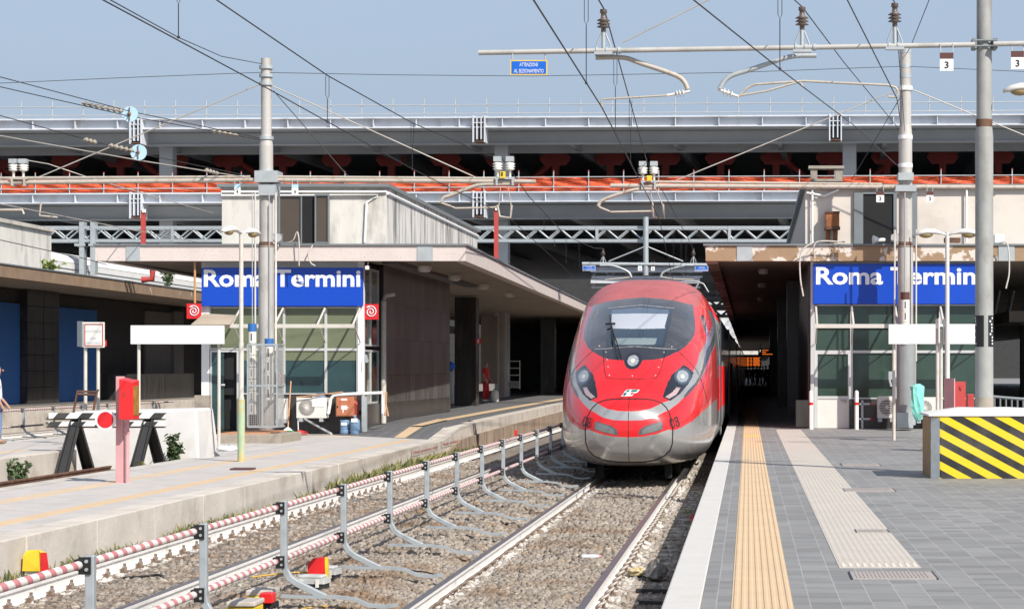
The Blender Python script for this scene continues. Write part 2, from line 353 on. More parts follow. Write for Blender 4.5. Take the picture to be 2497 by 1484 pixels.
# ballast stones
m, t, b, N, L = nodes('ballast_stone')
geo = N.new('ShaderNodeNewGeometry'); cr = N.new('ShaderNodeValToRGB'); L.new(geo.outputs['Random Per Island'], cr.inputs[0])
e = cr.color_ramp.elements; e[0].position = 0; e[0].color = (.19, .17, .15, 1); e[1].position = 1; e[1].color = (.45, .415, .38, 1)
for p_, c_ in ((.3, (.26, .23, .20, 1)), (.55, (.34, .305, .27, 1)), (.8, (.30, .28, .26, 1)), (.95, (.32, .26, .20, 1))):
    q = e.new(p_); q.color = c_
vec = mapped(N, L); g1 = ramp(N, L, noise(N, L, vec, .9, 5, .6), .5, .68)
cc = mixc(N, L, cr.outputs[0], (.70, .52, .38), g1, 'MULTIPLY')
cc = mixc(N, L, cc, (1.0, .95, .89), 1.0, 'MULTIPLY')
sx = N.new('ShaderNodeSeparateXYZ'); L.new(vec, sx.inputs[0]); acc = None
for rx, wd in ((-1.33, .13), (-2.83, .10), (-5.27, .13), (-6.77, .10)):
    a_ = N.new('ShaderNodeMath'); a_.operation = 'SUBTRACT'; L.new(sx.outputs['X'], a_.inputs[0]); a_.inputs[1].default_value = rx
    b_ = N.new('ShaderNodeMath'); b_.operation = 'ABSOLUTE'; L.new(a_.outputs[0], b_.inputs[0]); mr = ramp(N, L, b_.outputs[0], wd, wd*.35)
    if acc is None: acc = mr
    else: mx = N.new('ShaderNodeMath'); mx.operation = 'MAXIMUM'; L.new(acc, mx.inputs[0]); L.new(mr, mx.inputs[1]); acc = mx.outputs[0]
sp_ = N.new('ShaderNodeMath'); sp_.operation = 'MULTIPLY'; L.new(acc, sp_.inputs[0]); L.new(ramp(N, L, noise(N, L, vec, 5, 4), .42, .56), sp_.inputs[1])
cc = mixc(N, L, cc, (.60, .56, .51), sp_.outputs[0])
L.new(cc, b.inputs['Base Color']); b.inputs['Roughness'].default_value = .9
def stones(n, x0, x1, y0, y1, r0, r1, name, lift=.0, keep=None):
    xs = RNG.uniform(x0, x1, n); ys = RNG.uniform(y0, y1, n)
    ok = xs > (-1900*ys/F)
    for rx in (-6.93, -5.43, -2.985, -1.485): ok &= np.abs(xs-rx) > .085
    ph = np.abs((ys-12.6+.305) % .61-.305); rnd = RNG.uniform(0, 1, n); ok &= ~((xs > -6.86) & (xs < -5.50) & (ph < .115) & (rnd < .82))
    ph = np.abs((ys-15.0+.3) % .6-.3); ok &= ~((xs > -1.40) & (xs < -.92) & (ph < .12) & (rnd < .75))
    xs = xs[ok]; ys = ys[ok]; n = len(xs)
    zb = np.interp(xs, XS, ZS)
    base = np.array([(-1,-1,-1),(1,-1,-1),(1,1,-1),(-1,1,-1),(-1,-1,1),(1,-1,1),(1,1,1),(-1,1,1)], float)
    v = base[None]*np.ones((n, 1, 1)); v = v*(1+RNG.uniform(-.5, .25, (n, 8, 3)))
    r = RNG.uniform(r0, r1, (n, 1, 1))*np.stack([RNG.uniform(.8, 1.35, n), RNG.uniform(.7, 1.1, n), RNG.uniform(.55, .9, n)], 1)[:, None, :]
    v = v*r
    def rot(v, a, i, j):
        c, s = np.cos(a)[:, None], np.sin(a)[:, None]; o = v.copy()
        o[:, :, i] = c*v[:, :, i]-s*v[:, :, j]; o[:, :, j] = s*v[:, :, i]+c*v[:, :, j]; return o
    v = rot(v, RNG.uniform(-.7, .7, n), 1, 2); v = rot(v, RNG.uniform(-.7, .7, n), 0, 2); v = rot(v, RNG.uniform(0, 6.28, n), 0, 1)
    v += np.stack([xs, ys, zb+lift+RNG.uniform(-.012, .018, n)], 1)[:, None, :]
    F6 = np.array([(0,3,2,1),(4,5,6,7),(0,1,5,4),(1,2,6,5),(2,3,7,6),(3,0,4,7)])
    fc = (F6[None]+8*np.arange(n)[:, None, None]).reshape(-1)
    me = bpy.data.meshes.new(name); me.vertices.add(8*n); me.vertices.foreach_set('co', v.reshape(-1))
    me.loops.add(len(fc)); me.loops.foreach_set('vertex_index', fc.astype(np.int32))
    nf = 6*n; me.polygons.add(nf); me.polygons.foreach_set('loop_start', np.arange(nf, dtype=np.int32)*4)
    me.polygons.foreach_set('loop_total', np.full(nf, 4, np.int32)); me.materials.append(m); me.update(calc_edges=True); me.validate()
    o = bpy.data.objects.new(name, me); COL.objects.link(o); return stuff(o)
tag(stones(76000, -7.35, -.75, 12.5, 24, .014, .034, 'ballast_stones'), 'coarse grey brown crushed ballast between the nearest rails', 'ballast')
tag(stones(46000, -7.35, -.75, 24, 52, .018, .042, 'ballast_stones', .0), 'crushed ballast farther back beside and under the red train', 'ballast')

# ------------------------------------------------------------------ rails
def rail_profile(x, z): # half widths in metres, UIC-like
    p = [(-.0355, 0), (-.0355, -.028), (-.012, -.045), (-.010, -.115), (-.06, -.135), (-.072, -.148), (-.072, -.16),
         (.072, -.16), (.072, -.148), (.06, -.135), (.010, -.115), (.012, -.045), (.0355, -.028), (.0355, 0), (.026, .006), (-.026, .006)]
    return [(x+a, z+b) for a, b in p]
def rail(x, z, y0, y1, mats, parent, dx=0.):
    mb = MB(); pr = rail_profile(x, z); n = len(pr)
    ys = np.linspace(y0, y1, 24)
    vs = [(p[0]+dx*(y-y0), y, p[1]) for y in ys for p in pr]; 
    for i in range(23):
        for j in range(n):
            q = (j+1) % n
            mi = 1 if j in (13, 14, 15) else 0
            mb.f.append([i*n+j, i*n+q, (i+1)*n+q, (i+1)*n+j][::-1]); mb.m.append(mi); mb.s.append(False)
    mb.v = vs; mb.f.append(list(range(n))); mb.m.append(0); mb.s.append(False)
    return mb.build('rail', mats, parent)
def clip_mesh(x, side, y=0.0, z=-.68):   # sprung rail clip with base plate beside the foot
    mb = MB(); s = side
    mb.box((x+s*.06-.05, y-.075, z-.03), (x+s*.06+.075, y+.075, z+.0), 0)
    pts = [(x+s*(.075+.05*math.cos(a)), y+.062*math.sin(a), z+.03+.035*math.cos(a*.9)) for a in np.linspace(-2.4, 2.4, 11)]
    mb.tube(pts, .014, 6); mb.cyl((x+s*.105, y, z), (x+s*.105, y, z+.06), .017, n=6)
    return mb
def bolt_mesh(x, side, y=0.0, z=-.70):    # old style coach screw on a tie plate
    mb = MB(); s = side
    mb.box((x+s*.05-.05, y-.09, z-.02), (x+s*.10+.05, y+.09, z+.012)); mb.box((x+s*.07-.02, y-.035, z+.012), (x+s*.07+.02, y+.035, z+.035))
    mb.cyl((x+s*.10, y, z), (x+s*.10, y, z+.055), .028, n=8); mb.cyl((x+s*.10, y, z+.055), (x+s*.10, y, z+.09), .016, n=6)
    return mb
def pt(ob, parent, loc):
    c = ob.copy(); COL.objects.link(c); c.parent = parent; c.location = loc; return c
T1 = thing('railway_track', 'straight track with whitewashed rails and sprung clips leading under the red train', 'railway track', (-2.235, 13, -.75))
rail(-2.985, -.55, 6, 330, [M['railw'], M['railtop']], T1); rail(-1.485, -.55, 6, 330, [M['railw'], M['railtop']], T1)
smb = MB(); smb.box((-3.52, -.13, -.9), (-.93, .13, -.675)); s0 = None
ca = cb = None
for i in range(46):
    y = 15.0+i*.6
    if i == 0:
        mb = MB(); mb.box((-3.52, y-.13, -.9), (-.93, y+.13, -.70)); s0 = mb.build('sleeper', M['sleeperc'], T1, bevel=.012)
        ca = clip_mesh(-2.985, 1, y).build('rail_clip', M['clip'], T1); cb = clip_mesh(-1.485, 1, y).build('rail_clip', M['clip'], T1)
    else:
        for o in (s0, ca, cb): pt(o, T1, (random.uniform(-.008, .008) if o is not s0 else random.uniform(-.05, .05), i*.6, 0))
T2 = thing('railway_track', 'empty track with whitewashed rails, wooden sleepers and screwed plates beside the pale low platform', 'railway track', (-6.18, 11, -.75))
rail(-6.93, -.55, 6, 330, [M['railw'], M['railtop']], T2); rail(-5.43, -.55, 6, 330, [M['railw'], M['railtop']], T2)
for i in range(49):
    y = 12.6+i*.61
    if i == 0:
        mb = MB(); mb.box((-7.45, y-.12, -.9), (-4.95, y+.12, -.705)); s0 = mb.build('sleeper', M['sleeperw'], T2, bevel=.01)
        ca = bolt_mesh(-6.93, 1, y).build('rail_screw', M['clip'], T2); cb = bolt_mesh(-5.43, 1, y).build('rail_screw', M['clip'], T2)
    else:
        for o in (s0, ca, cb): pt(o, T2, (random.uniform(-.06, .06) if o is s0 else 0, i*.61, 0))
T3 = thing('railway_track', 'rusty stub of rail ending at the striped buffer stop', 'railway track', (-12.85, 36, -.75))
for xx in (-13.6, -12.1): rail(xx, -.55, 20, 45.9, [M['rust'], M['rust']], T3)
T4 = thing('railway_track', 'distant white-railed track at the left edge behind the short grey platform', 'railway track', (-22.6, 55, -.75))
for xx in (-23.3, -21.8): rail(xx, -.55, 30, 140, [M['railw'], M['railtop']], T4)
for i in range(30):
    y = 50+i*.65
    if i == 0: mb = MB(); mb.box((-24.1, y-.12, -.9), (-21.0, y+.12, -.69)); s0 = mb.build('sleeper', M['sleeperc'], T4)
    else: pt(s0, T4, (0, i*.65, 0))

# ------------------------------------------------------------------ platform on the camera's side (turned a hair against the track)
RP = .0031
def strip(name, x0, x1, y0, y1, z0, z1, mt, kind='structure', bevel=0, ribs=None):
    mb = MB()
    if ribs:
        n, hgt = ribs; prof = [(x0, z0)]
        wd = (x1-x0)/n
        for i in range(n):
            a = x0+i*wd; prof += [(a+.2*wd, z1), (a+.32*wd, z1+hgt), (a+.68*wd, z1+hgt), (a+.8*wd, z1)]
        prof += [(x1, z1), (x1, z0)]; prof[1:1] = [(x0, z1)]
        mb.prism([(p[0], y0, p[1]) for p in prof], (0, y1-y0, 0))
    else: mb.box((x0, y0, z0), (x1, y1, z1))
    o = mb.build(name, mt); o.rotation_euler = (0, 0, RP)
    if kind: o['kind'] = kind
    if bevel: b = o.modifiers.new('b', 'BEVEL'); b.width = bevel; b.segments = 2
    return o
strip('platform', -.297, 45, 3, 335, -1.1, -.001, M['tilegrey'])
strip('platform_edge', -.545, -.2975, 3, 335, -.16, .004, M['coping'], bevel=.012)
strip('platform_wall', -.50, -.298, 3, 335, -1.1, -.161, M['conc_face'])
strip('tactile_strip', -.104, .288, 3, 90, -.002, .003, M['tact'], ribs=(8, .006))
strip('tactile_strip', .69, 1.306, 16.75, 53.5, -.002, .0032, M['beige'], ribs=(12, .002))
dm = MB()
for r_ in range(3):
    for i in range(11): dm.lathe([(.018, 0), (.014, .006), (.0, .008)], (.725+i*.0545, 16.47+r_*.1, .0034), n=8)
dm.box((.69, 16.38, -.002), (1.306, 16.745, .0033)); o = dm.build('tactile_strip', M['beige']); o.rotation_euler = (0, 0, RP); struct(o)
strip('yellow_marking', -.104, .288, 48.3, 48.75, -.002, .0105, M['yline'])
for i, (x0, y0, x1, y1, lb) in enumerate(((2190, 1387, 2190, 1412, 0),)): pass
def cover(label, xa, xb, ya, yb, n=1):
    o = thing('service_cover', label, 'cover', ((xa+xb)/2, ya, 0))
    mb = MB(); mb.box((xa, ya, -.01), (xb, yb, .006)); k = int((xb-xa)/.03)
    for i in range(k): mb.box((xa+.03+i*(xb-xa-.06)/k, ya+.02, .0059), (xa+.045+i*(xb-xa-.06)/k, yb-.02, .009))
    mb.build('plate', M['cover'], o); 
    for u0, u1 in ((xa-.012, xa-.0005), (xb+.0005, xb+.012)): f = MB(); f.box((u0, ya-.012, -.01), (u1, yb+.012, .0075)); f.build('rim', M['black'], o)
def yof(py, h=1.5): return F*h/(py-VY)
y = yof(1402); cover('wide ribbed service cover in grey tiles at the near end of the beige strip', X(2075, y), X(2276, y), yof(1411), yof(1394))
y = yof(1294); cover('narrow ribbed service cover crossing the middle of the beige strip', X(2087, y), X(2163, y), yof(1298), yof(1291))
y = yof(1194); cover('ribbed service cover overlapping the right edge of the beige strip', X(2058, y), X(2178, y), yof(1198), yof(1190.5))
y = yof(1132); cover('pale service cover in grey tiles near the striped block', X(2052, y), X(2143, y), yof(1134.5), yof(1129.5))

# ------------------------------------------------------------------ low platform across the empty track, ramp and the platform behind it
ZL = -.22
def poly(name, pts, zt, zb, mt):
    mb = MB(); mb.prism([(a, b_, zt) for a, b_ in pts][::-1], (0, 0, zb-zt)); return struct(mb.build(name, mt))
poly('platform', [(-10.55, 8), (-7.86, 8), (-7.86, 55.6), (-10.4, 55.6), (-10.55, 41.8)], ZL, -1.1, M['tilepale'])
poly('platform', [(-17.5, 48.35), (-11.3, 48.35), (-11.3, 45.5), (-10.56, 43.0), (-10.41, 55.6), (-10.41, 57.2), (-17.5, 57.2)], ZL-.002, -1.1, M['tilepale'])
# curb with its stained face
mb = MB(); y = 8
while y < 52.6:
    l = 2.4 if y+2.4 < 52 else 52.7-y
    mb.box((-7.859, y+.006, -1.0), (-7.50+random.uniform(-.006, .006), y+l-.006, ZL+.004+random.uniform(-.003, .003))); y += l
struct(mb.build('platform_edge', M['conc_face'], bevel=.015))
mb = MB(); mb.box((-10.9, 8, -1.0), (-10.552, 41.7, ZL+.003)); struct(mb.build('platform_edge', M['conc'], bevel=.012))
mb = MB()
for (xa, xb, ya, yb) in ((-8.47, -8.23, 8, 52.6),): mb.box((xa, ya, ZL-.01), (xb, yb, ZL+.004))
struct(mb.build('tactile_strip', M['tact']))
mb = MB(); mb.box((-9.85, 8, ZL-.01), (-9.55, 46, ZL+.004)); struct(mb.build('tactile_strip', M['tactpale']))
mb = MB(); mb.box((-12.5, 55.25, ZL-.01), (-8.0, 55.58, ZL+.004)); struct(mb.build('tactile_strip', M['tact']))
# ramp
ZR = .03
mb = MB()
RO = [(-7.86, 52.75, ZL), (-7.86, 55.5, ZR-.03), (-7.86, 60, ZR), (-7.86, 61, ZR)]; RI = [(-10.36, 55.62, ZL), (-10.36, 58.4, ZR-.10), (-10.36, 64, ZR), (-10.36, 65, ZR)]
def onramp(k_, f): return Vector(RO[k_]).lerp(Vector(RI[k_]), f)+Vector((0, 0, .006))
for k_ in range(3): mb.add([onramp(k_, 0), onramp(k_+1, 0), onramp(k_+1, 1), onramp(k_, 1)], [(0, 1, 2, 3)])
mb.add([onramp(0, 0), onramp(0, 1), onramp(0, 1)-Vector((0, 0, .8)), onramp(0, 0)-Vector((0, 0, .8))], [(0, 1, 2, 3)])
struct(mb.build('platform_ramp', M['tiledark']))
mb = MB(); mb.prism([(-7.86, 60, ZR+.002), (-10.36, 64, ZR+.002), (-17.5, 64, ZR+.002), (-17.5, 330, ZR+.002), (-8.9, 330, ZR+.002), (-8.3, 120, ZR+.002)], (0, 0, -1.1)); struct(mb.build('platform', M['tiledark']))
mb = MB()   # curb of the raised end
E = [(-7.50, 52.7, ZL), (-7.50, 55.4, ZR-.03), (-7.56, 60, ZR+.006), (-7.72, 70, ZR+.006), (-8.0, 92, ZR+.006), (-8.4, 140, ZR+.006)]
for a, c in zip(E[:-1], E[1:]):
    va = [(a[0], a[1], a[2]), (a[0]-.42, a[1], a[2]), (a[0]-.42, a[1], -1), (a[0], a[1], -1)]; vc = [(c[0], c[1], c[2]), (c[0]-.42, c[1], c[2]), (c[0]-.42, c[1], -1), (c[0], c[1], -1)]
    mb.add(va+vc, [(0, 4, 5, 1), (3, 7, 4, 0), (1, 5, 6, 2), (0, 1, 2, 3), (4, 7, 6, 5)])
struct(mb.build('platform_edge', M['conc_face']))
mb = MB()
for a, c in zip(E[:-1], E[1:]):
    q = [(a[0]+.06, a[1], a[2]-.30), (a[0]-.3, a[1], a[2]-.30), (a[0]-.3, a[1], -1), (a[0]+.06, a[1], -1)]; r_ = [(c[0]+.06, c[1], c[2]-.30), (c[0]-.3, c[1], c[2]-.30), (c[0]-.3, c[1], -1), (c[0]+.06, c[1], -1)]
    mb.add(q+r_, [(0, 4, 5, 1), (3, 7, 4, 0), (0, 1, 2, 3), (4, 7, 6, 5)])
struct(mb.build('platform_wall', M['stain']))
mb = MB()
for k_ in range(2):
    q = [onramp(k_, .30), onramp(k_, .44), onramp(k_+1, .46), onramp(k_+1, .30)]; mb.add([p_+Vector((0, 0, .006+.03*k_)) for p_ in q], [(0, 1, 2, 3)])
a0 = onramp(2, .30); b0 = onramp(2, .46)
mb.add([a0+Vector((0, 0, .012)), b0+Vector((0, 0, .012)), Vector((-9.25, 75, ZR+.014)), Vector((-8.8, 75, ZR+.014))], [(0, 1, 2, 3)]); mb.add([(-9.25, 75, ZR+.014), (-8.8, 75, ZR+.014), (-9.1, 120, ZR+.014), (-9.6, 120, ZR+.014)], [(0, 1, 2, 3)])
struct(mb.build('tactile_strip', M['tact']))
# platform left of the stub track, and the far one under the left canopy
mb = MB(); mb.box((-17.5, 20, -1.1), (-14.82, 48.3, ZL)); struct(mb.build('platform', M['tilepale']))
mb = MB(); mb.box((-14.8, 20, -1.1), (-14.40, 46.2, ZL+.004)); struct(mb.build('platform_edge', M['conc_face'], bevel=.015))
mb = MB(); mb.box((-15.6, 20, ZL-.01), (-15.3, 46, ZL+.004)); struct(mb.build('tactile_strip', M['tactpale']))
mb = MB(); mb.box((-48, 40, -1.1), (-26.35, 200, .07)); struct(mb.build('platform', M['tiledark']))
mb = MB()
for i in range(40): mb.box((-26.34, 42+i*3.0, -.95), (-26.02, 44.96+i*3.0, .074))
struct(mb.build('platform_edge', M['conc_face']))
mb = MB(); mb.box((-27.4, 40, .06), (-27.1, 160, .074)); struct(mb.build('tactile_strip', M['tact']))
mb = MB(); mb.fb(560, 1141, 612, 1145.5, yof(1145.5, 1.72), .35); tag(mb.build('service_cover', M['brown'], org='base'), 'rusty flat cover lying in the pale low platform near the lamp post', 'cover')
# water stains are in the curb material; two small safety panels with red writing on the raised curb
def txtpanel(label, x, ya, yb, za, zb, body):
    o = thing('safety_notice', label, 'notice', (x, ya, za))
    mb = MB(); mb.add([(x, ya, za), (x, yb, za), (x, yb, zb), (x, ya, zb)], [(0, 1, 2, 3)]); mb.add([(x-.01, ya, za), (x-.01, yb, za), (x-.01, yb, zb), (x-.01, ya, zb)], [(3, 2, 1, 0)]); mb.build('panel', M['conc'], o)
    text('lettering', body, (yb-ya)*.9, (zb-za)*.5, (x+.004, (ya+yb)/2, za+(zb-za)*.25), M['redfade'], o, rot=(90, 0, 90))
txtpanel('faded notice with red lettering on the curb, nearer of two', -7.488, 47.5, 51.6, -.42, -.27, 'Divieto attraversare i binari')
txtpanel('faded notice with red lettering on the curb, by the foot of the ramp', -7.488, 52.0, 56.5, -.40, -.24, 'Vietato attraversare i binari')

# ------------------------------------------------------------------ the train
def tq(name, col, rough, metal=0, coat=.6, var=.04, dirt=None, ds=2, da=.3, dt=(.5, .7)):
    return mat('train_'+name, col, rough, metal, var=var, dirt=dirt, ds=ds, da=da, dt=dt, coat=coat)
TM = [tq('red', (.70, .012, .016), .32, dirt=(.42, .05, .05), da=.15), tq('dusty_red', (.40, .10, .10), .6, coat=.12, var=.15, dirt=(.17, .05, .05), ds=11, da=.7, dt=(.60, .63)),
      tq('silver', (.47, .465, .455), .27, .5, coat=.5, dirt=(.25, .21, .17), ds=1.1, da=.55, dt=(.46, .72)), tq('dark_grey', (.06, .062, .065), .35), tq('seam', (.006, .006, .006), .8, coat=0),
      tq('mid_grey', (.16, .17, .175), .4)]
BLK = tq('black_mask', (.030, .030, .034), .22, coat=.7, dirt=(.13, .11, .10), ds=1.3, da=.65, dt=(.42, .7))
WFR = tq('windscreen_edge', (.008, .014, .022), .08, coat=1); WBL = mat('sun_blind', (.48, .50, .55), .35, var=.03, coat=1); WDK = tq('windscreen_teal', (.014, .034, .055), .05, coat=1)
WCO = mat('cab_desk', (.20, .25, .25), .4, var=.1, coat=1); WUP = tq('windscreen_top', (.07, .11, .16), .1, coat=1)
LDK = tq('lamp_dark', (.012, .014, .02), .2, coat=.5); LGL = mat('lamp_reflector', (.36, .38, .40), .3, .2, var=.3, vs=16, coat=.6); LLED = mat('led_strip', (.42, .30, .30), .25, var=.25, vs=14, coat=1); LCORE = mat('lamp_core', (.62, .60, .52), .3, var=.2, vs=30)
LBL = mat('lamp_glass', (.05, .07, .10), .2, var=.2, vs=8, coat=.6)
FOG = mat('fog_lamp', (.17, .18, .18), .3, var=.1, vs=20, coat=.8); FOGE = mat('fog_edge', (.10, .10, .11), .3, coat=.8)
SWN = tq('side_window', (.015, .02, .09), .08, coat=1)
Y0, XC = 38.5, -2.235
def pl(v, pts):
    xs, ys = zip(*pts); return float(np.interp(v, xs, ys))
def smoothpl(pts):     # monotone cubic through the stations
    xs = np.array([p[0] for p in pts]); ys = np.array([p[1] for p in pts]); d = np.diff(ys)/np.diff(xs)
    m_ = np.concatenate([[d[0]], [0 if a*b <= 0 else 2*a*b/(a+b) for a, b in zip(d[:-1], d[1:])], [d[-1]]])
    def f(x):
        x = np.clip(x, xs[0], xs[-1]); i = np.clip(np.searchsorted(xs, x)-1, 0, len(xs)-2); h = xs[i+1]-xs[i]; t_ = (x-xs[i])/h
        return (2*t_**3-3*t_**2+1)*ys[i]+(t_**3-2*t_**2+t_)*h*m_[i]+(-2*t_**3+3*t_**2)*ys[i+1]+(t_**3-t_**2)*h*m_[i+1]
    return f
fT = smoothpl([(0, .95), (.015, 1.12), (.05, 1.25), (.12, 1.37), (.3, 1.5), (.6, 1.67), (1.0, 1.92), (1.5, 2.19), (2.3, 2.55), (3.4, 2.97), (4.5, 3.33), (5.2, 3.53), (6.0, 3.73), (7.0, 3.89), (8.5, 3.95), (30, 3.96)])
fB = smoothpl([(0, .95), (.015, .80), (.05, .68), (.12, .54), (.3, .39), (.6, .32), (1.2, .28), (3, .26), (7, .26), (30, .28)])
fW = smoothpl([(0, 0), (.015, .26), (.05, .46), (.12, .64), (.3, .84), (.6, 1.0), (1.0, 1.14), (1.5, 1.25), (2.3, 1.36), (3.2, 1.43), (4.5, 1.462), (6, 1.465), (30, 1.465)])
fC = smoothpl([(0, .95), (.3, .98), (1.5, 1.15), (3, 1.35), (6, 1.6), (30, 1.6)])
fN = smoothpl([(0, 2.0), (1.5, 2.15), (3, 2.5), (5, 3.0), (7, 3.5), (30, 3.5)])
fM = smoothpl([(0, 2.0), (.3, 2.6), (1.5, 3.8), (4, 5.0), (30, 5.5)])
NS = 620
def ring(v, ns=NS):
    a = np.linspace(-math.pi/2, 1.5*math.pi, ns, endpoint=False); T, Bt, W_, C, n_, m_ = (float(f(v)) for f in (fT, fB, fW, fC, fN, fM))
    ca, sa = np.cos(a), np.sin(a); ex = np.where(sa >= 0, 2/n_, 2/m_)
    # even out spacing of the superellipse parameter
    u = W_*np.sign(ca)*np.abs(ca)**ex; w_ = C+np.where(sa >= 0, T-C, C-Bt)*np.sign(sa)*np.abs(sa)**ex
    # resample by arc length
    p = np.stack([u, w_], 1); q = np.vstack([p, p[:1]]); d = np.concatenate([[0], np.cumsum(np.hypot(*np.diff(q, axis=0).T))])
    s_ = np.linspace(0, d[-1], ns, endpoint=False)
    return np.stack([np.interp(s_, d, q[:, 0]), np.interp(s_, d, q[:, 1])], 1)
VS = np.concatenate([np.linspace(.015, 1, 270)**2, np.linspace(1.0, 6.5, 320)[1:], np.linspace(6.5, 9.0, 30)[1:]])
G = np.zeros((len(VS), NS, 3))
for i, v in enumerate(VS):
    r_ = ring(v, 1440)[::4] if False else ring(v, NS); G[i, :, 0] = XC+r_[:, 0]; G[i, :, 1] = Y0+v; G[i, :, 2] = r_[:, 1]-.55
def inpoly(px, py, poly):
    inside = np.zeros(px.shape, bool); n = len(poly); j = n-1
    for i in range(n):
        xi, yi = poly[i]; xj, yj = poly[j]
        if yi != yj:
            c_ = ((yi > py) != (yj > py)) & (px < (xj-xi)*(py-yi)/(yj-yi)+xi); inside ^= c_
        j = i
    return inside
def dline(px, py, pts):
    d = np.full(px.shape, 1e9)
    for (x1, y1), (x2, y2) in zip(pts[:-1], pts[1:]):
        l = (x2-x1)**2+(y2-y1)**2+1e-9; t_ = np.clip(((px-x1)*(x2-x1)+(py-y1)*(y2-y1))/l, 0, 1)
        d = np.minimum(d, np.hypot(px-x1-t_*(x2-x1), py-y1-t_*(y2-y1)))
    return d
A_ = lambda *p: [((2220+x/3.2855)/1.6406, (1090+y/3.2855)/1.6406) for x, y in p]
B_ = lambda *p: [((2220+x/3.2855)/1.6406, (1480+y/3.2855)/1.6406) for x, y in p]
C4 = (G[:-1, :, :]+G[1:, :, :]+np.roll(G, -1, 1)[:-1]+np.roll(G, -1, 1)[1:])/4
uu = C4[..., 0]-XC; xm = XC+np.abs(uu); yy = C4[..., 1]; zz = C4[..., 2]; vv = yy-Y0; ww = zz+.55
PX = VX+xm*F/yy; PY = VY-(zz-H)*F/yy; front = vv < 6.2
reg = np.zeros(uu.shape, int)     # 0 red 1 dusty 2 silver 3 dark grey 4 seam 5 mid grey | 10.. separate parts
body = vv >= 4.2
reg[(ww < pl(0, [(0, 1.0)])) & body] = 2
lower = B_((600, 880), (970, 880), (1150, 870), (1330, 835), (1500, 775), (1550, 790), (1650, 755), (1800, 670), (1900, 580), (2010, 480), (2300, 200), (2300, 1500), (600, 1500))
reg[front & inpoly(PX, PY, lower)] = 2
stripe = B_((600, 540), (970, 540), (1100, 535), (1250, 505), (1350, 460), (1410, 425), (1520, 392), (1640, 280), (1730, 160), (1800, 30))+A_((1820, 1290), (1870, 1180), (1900, 1060), (1960, 950), (2000, 860), (2060, 700), (2200, 500), (2200, 860), (2100, 960), (2045, 1080), (1990, 1230))+B_((1960, 30), (1900, 150), (1760, 290), (1620, 430), (1500, 520), (1430, 550), (1300, 620), (1150, 655), (970, 660), (600, 660))
reg[front & inpoly(PX, PY, stripe)] = 2
wedge = B_((1685, 360), (1740, 270), (1850, 160), (1890, 80))+A_((1935, 1250), (1960, 1130), (1990, 1010), (2040, 930), (2100, 760), (2100, 900), (2055, 1050))+B_((1950, 20), (1900, 140), (1820, 240), (1720, 350))
reg[front & inpoly(PX, PY, wedge)] = 3
reg[(ww > 3.3) & (vv > 4.6) & (np.abs(uu) < 1.12)] = 1
reg[(vv > 6.2) & (ww < 3.25) & (ww > 1.85)] = 5  # window band, its grey widened downwards to paint shade onto the flank
reg[(vv > 6.2) & (ww < 1.15)] = 5
mask = A_((600, 325), (1150, 325), (1400, 345), (1640, 385), (1812, 428), (1838, 640), (1842, 770), (1800, 880), (1700, 985), (1620, 1035), (1440, 1115), (1300, 1145), (1160, 1150), (600, 1155))
reg[front & inpoly(PX, PY, mask)] = 10
scr = A_((600, 425), (1100, 425), (1560, 470), (1435, 990), (1250, 972), (1050, 965), (600, 965)); reg[front & inpoly(PX, PY, scr)] = 11
reg[front & inpoly(PX, PY, A_((600, 455), (1100, 455), (1500, 490), (1405, 950), (1080, 950), (600, 950)))] = 12
reg[front & inpoly(PX, PY, A_((600, 455), (1100, 455), (1500, 490), (1490, 545), (1100, 535), (600, 535)))] = 13
reg[front & inpoly(PX, PY, A_((600, 535), (1100, 535), (1486, 543), (1440, 725), (1100, 733), (600, 735)))] = 14
reg[front & inpoly(PX, PY, A_((600, 857), (1100, 857), (1340, 860), (1310, 945), (1090, 948), (600, 948)))] = 15
reg[front & (dline(PX, PY, A_((600, 735), (1100, 735), (1440, 727))) < .9)] = 14
reg[front & inpoly(PX, PY, A_((1905, 575), (1945, 550), (1970, 600), (2010, 790), (2000, 830), (1960, 760)))] = 20
hl = A_((1590, 1290), (1690, 1208), (1760, 1250))+B_((1825, 35), (1750, 180), (1640, 310), (1515, 400), (1410, 355), (1440, 260), (1480, 160), (1530, 60)); reg[front & inpoly(PX, PY, hl)] = 30
(hx, hy), = B_((1675, 78)); d_ = np.hypot(PX-hx, PY-hy); reg[(reg == 30) & (d_ < 20)] = 34; reg[(reg == 30) | (reg == 34) & (d_ < 14.5)] = np.where(d_ < 14.5, 31, 30)[(reg == 30) | (reg == 34) & (d_ < 14.5)]
reg[(reg == 31) & (d_ < 4.5)] = 33
reg[(reg == 30) & inpoly(PX, PY, B_((1445, 350), (1500, 372), (1590, 320), (1652, 230), (1595, 222), (1535, 292)))] = 32
fog = B_((1090, 850), (1110, 780), (1180, 730), (1390, 670), (1412, 690), (1414, 780), (1250, 828), (1100, 854)); reg[front & inpoly(PX, PY, fog)] = 41
reg[front & inpoly(PX, PY, B_((1140, 842), (1150, 785), (1200, 745), (1385, 682), (1402, 700), (1404, 772), (1250, 815)))] = 40
s_c = F/yy; dc = np.hypot(np.abs(uu)*s_c, PY-878.5); near = front & (vv > .8) & (vv < 2.6)
reg[near & (dc < 21.5)] = 50; reg[near & (dc < 13.5)] = 51; reg[near & (dc < 5.0)] = 52
reg[(reg == 10) & inpoly(PX, PY, A_((600, 968), (1050, 968), (1430, 998), (1592, 1004), (1900, 960), (1900, 1300), (600, 1300)))] = 17
reg[((reg == 10) | (reg == 17)) & (dline(PX, PY, A_((600, 968), (1050, 968), (1430, 998), (1592, 1004))) < .8)] = 16
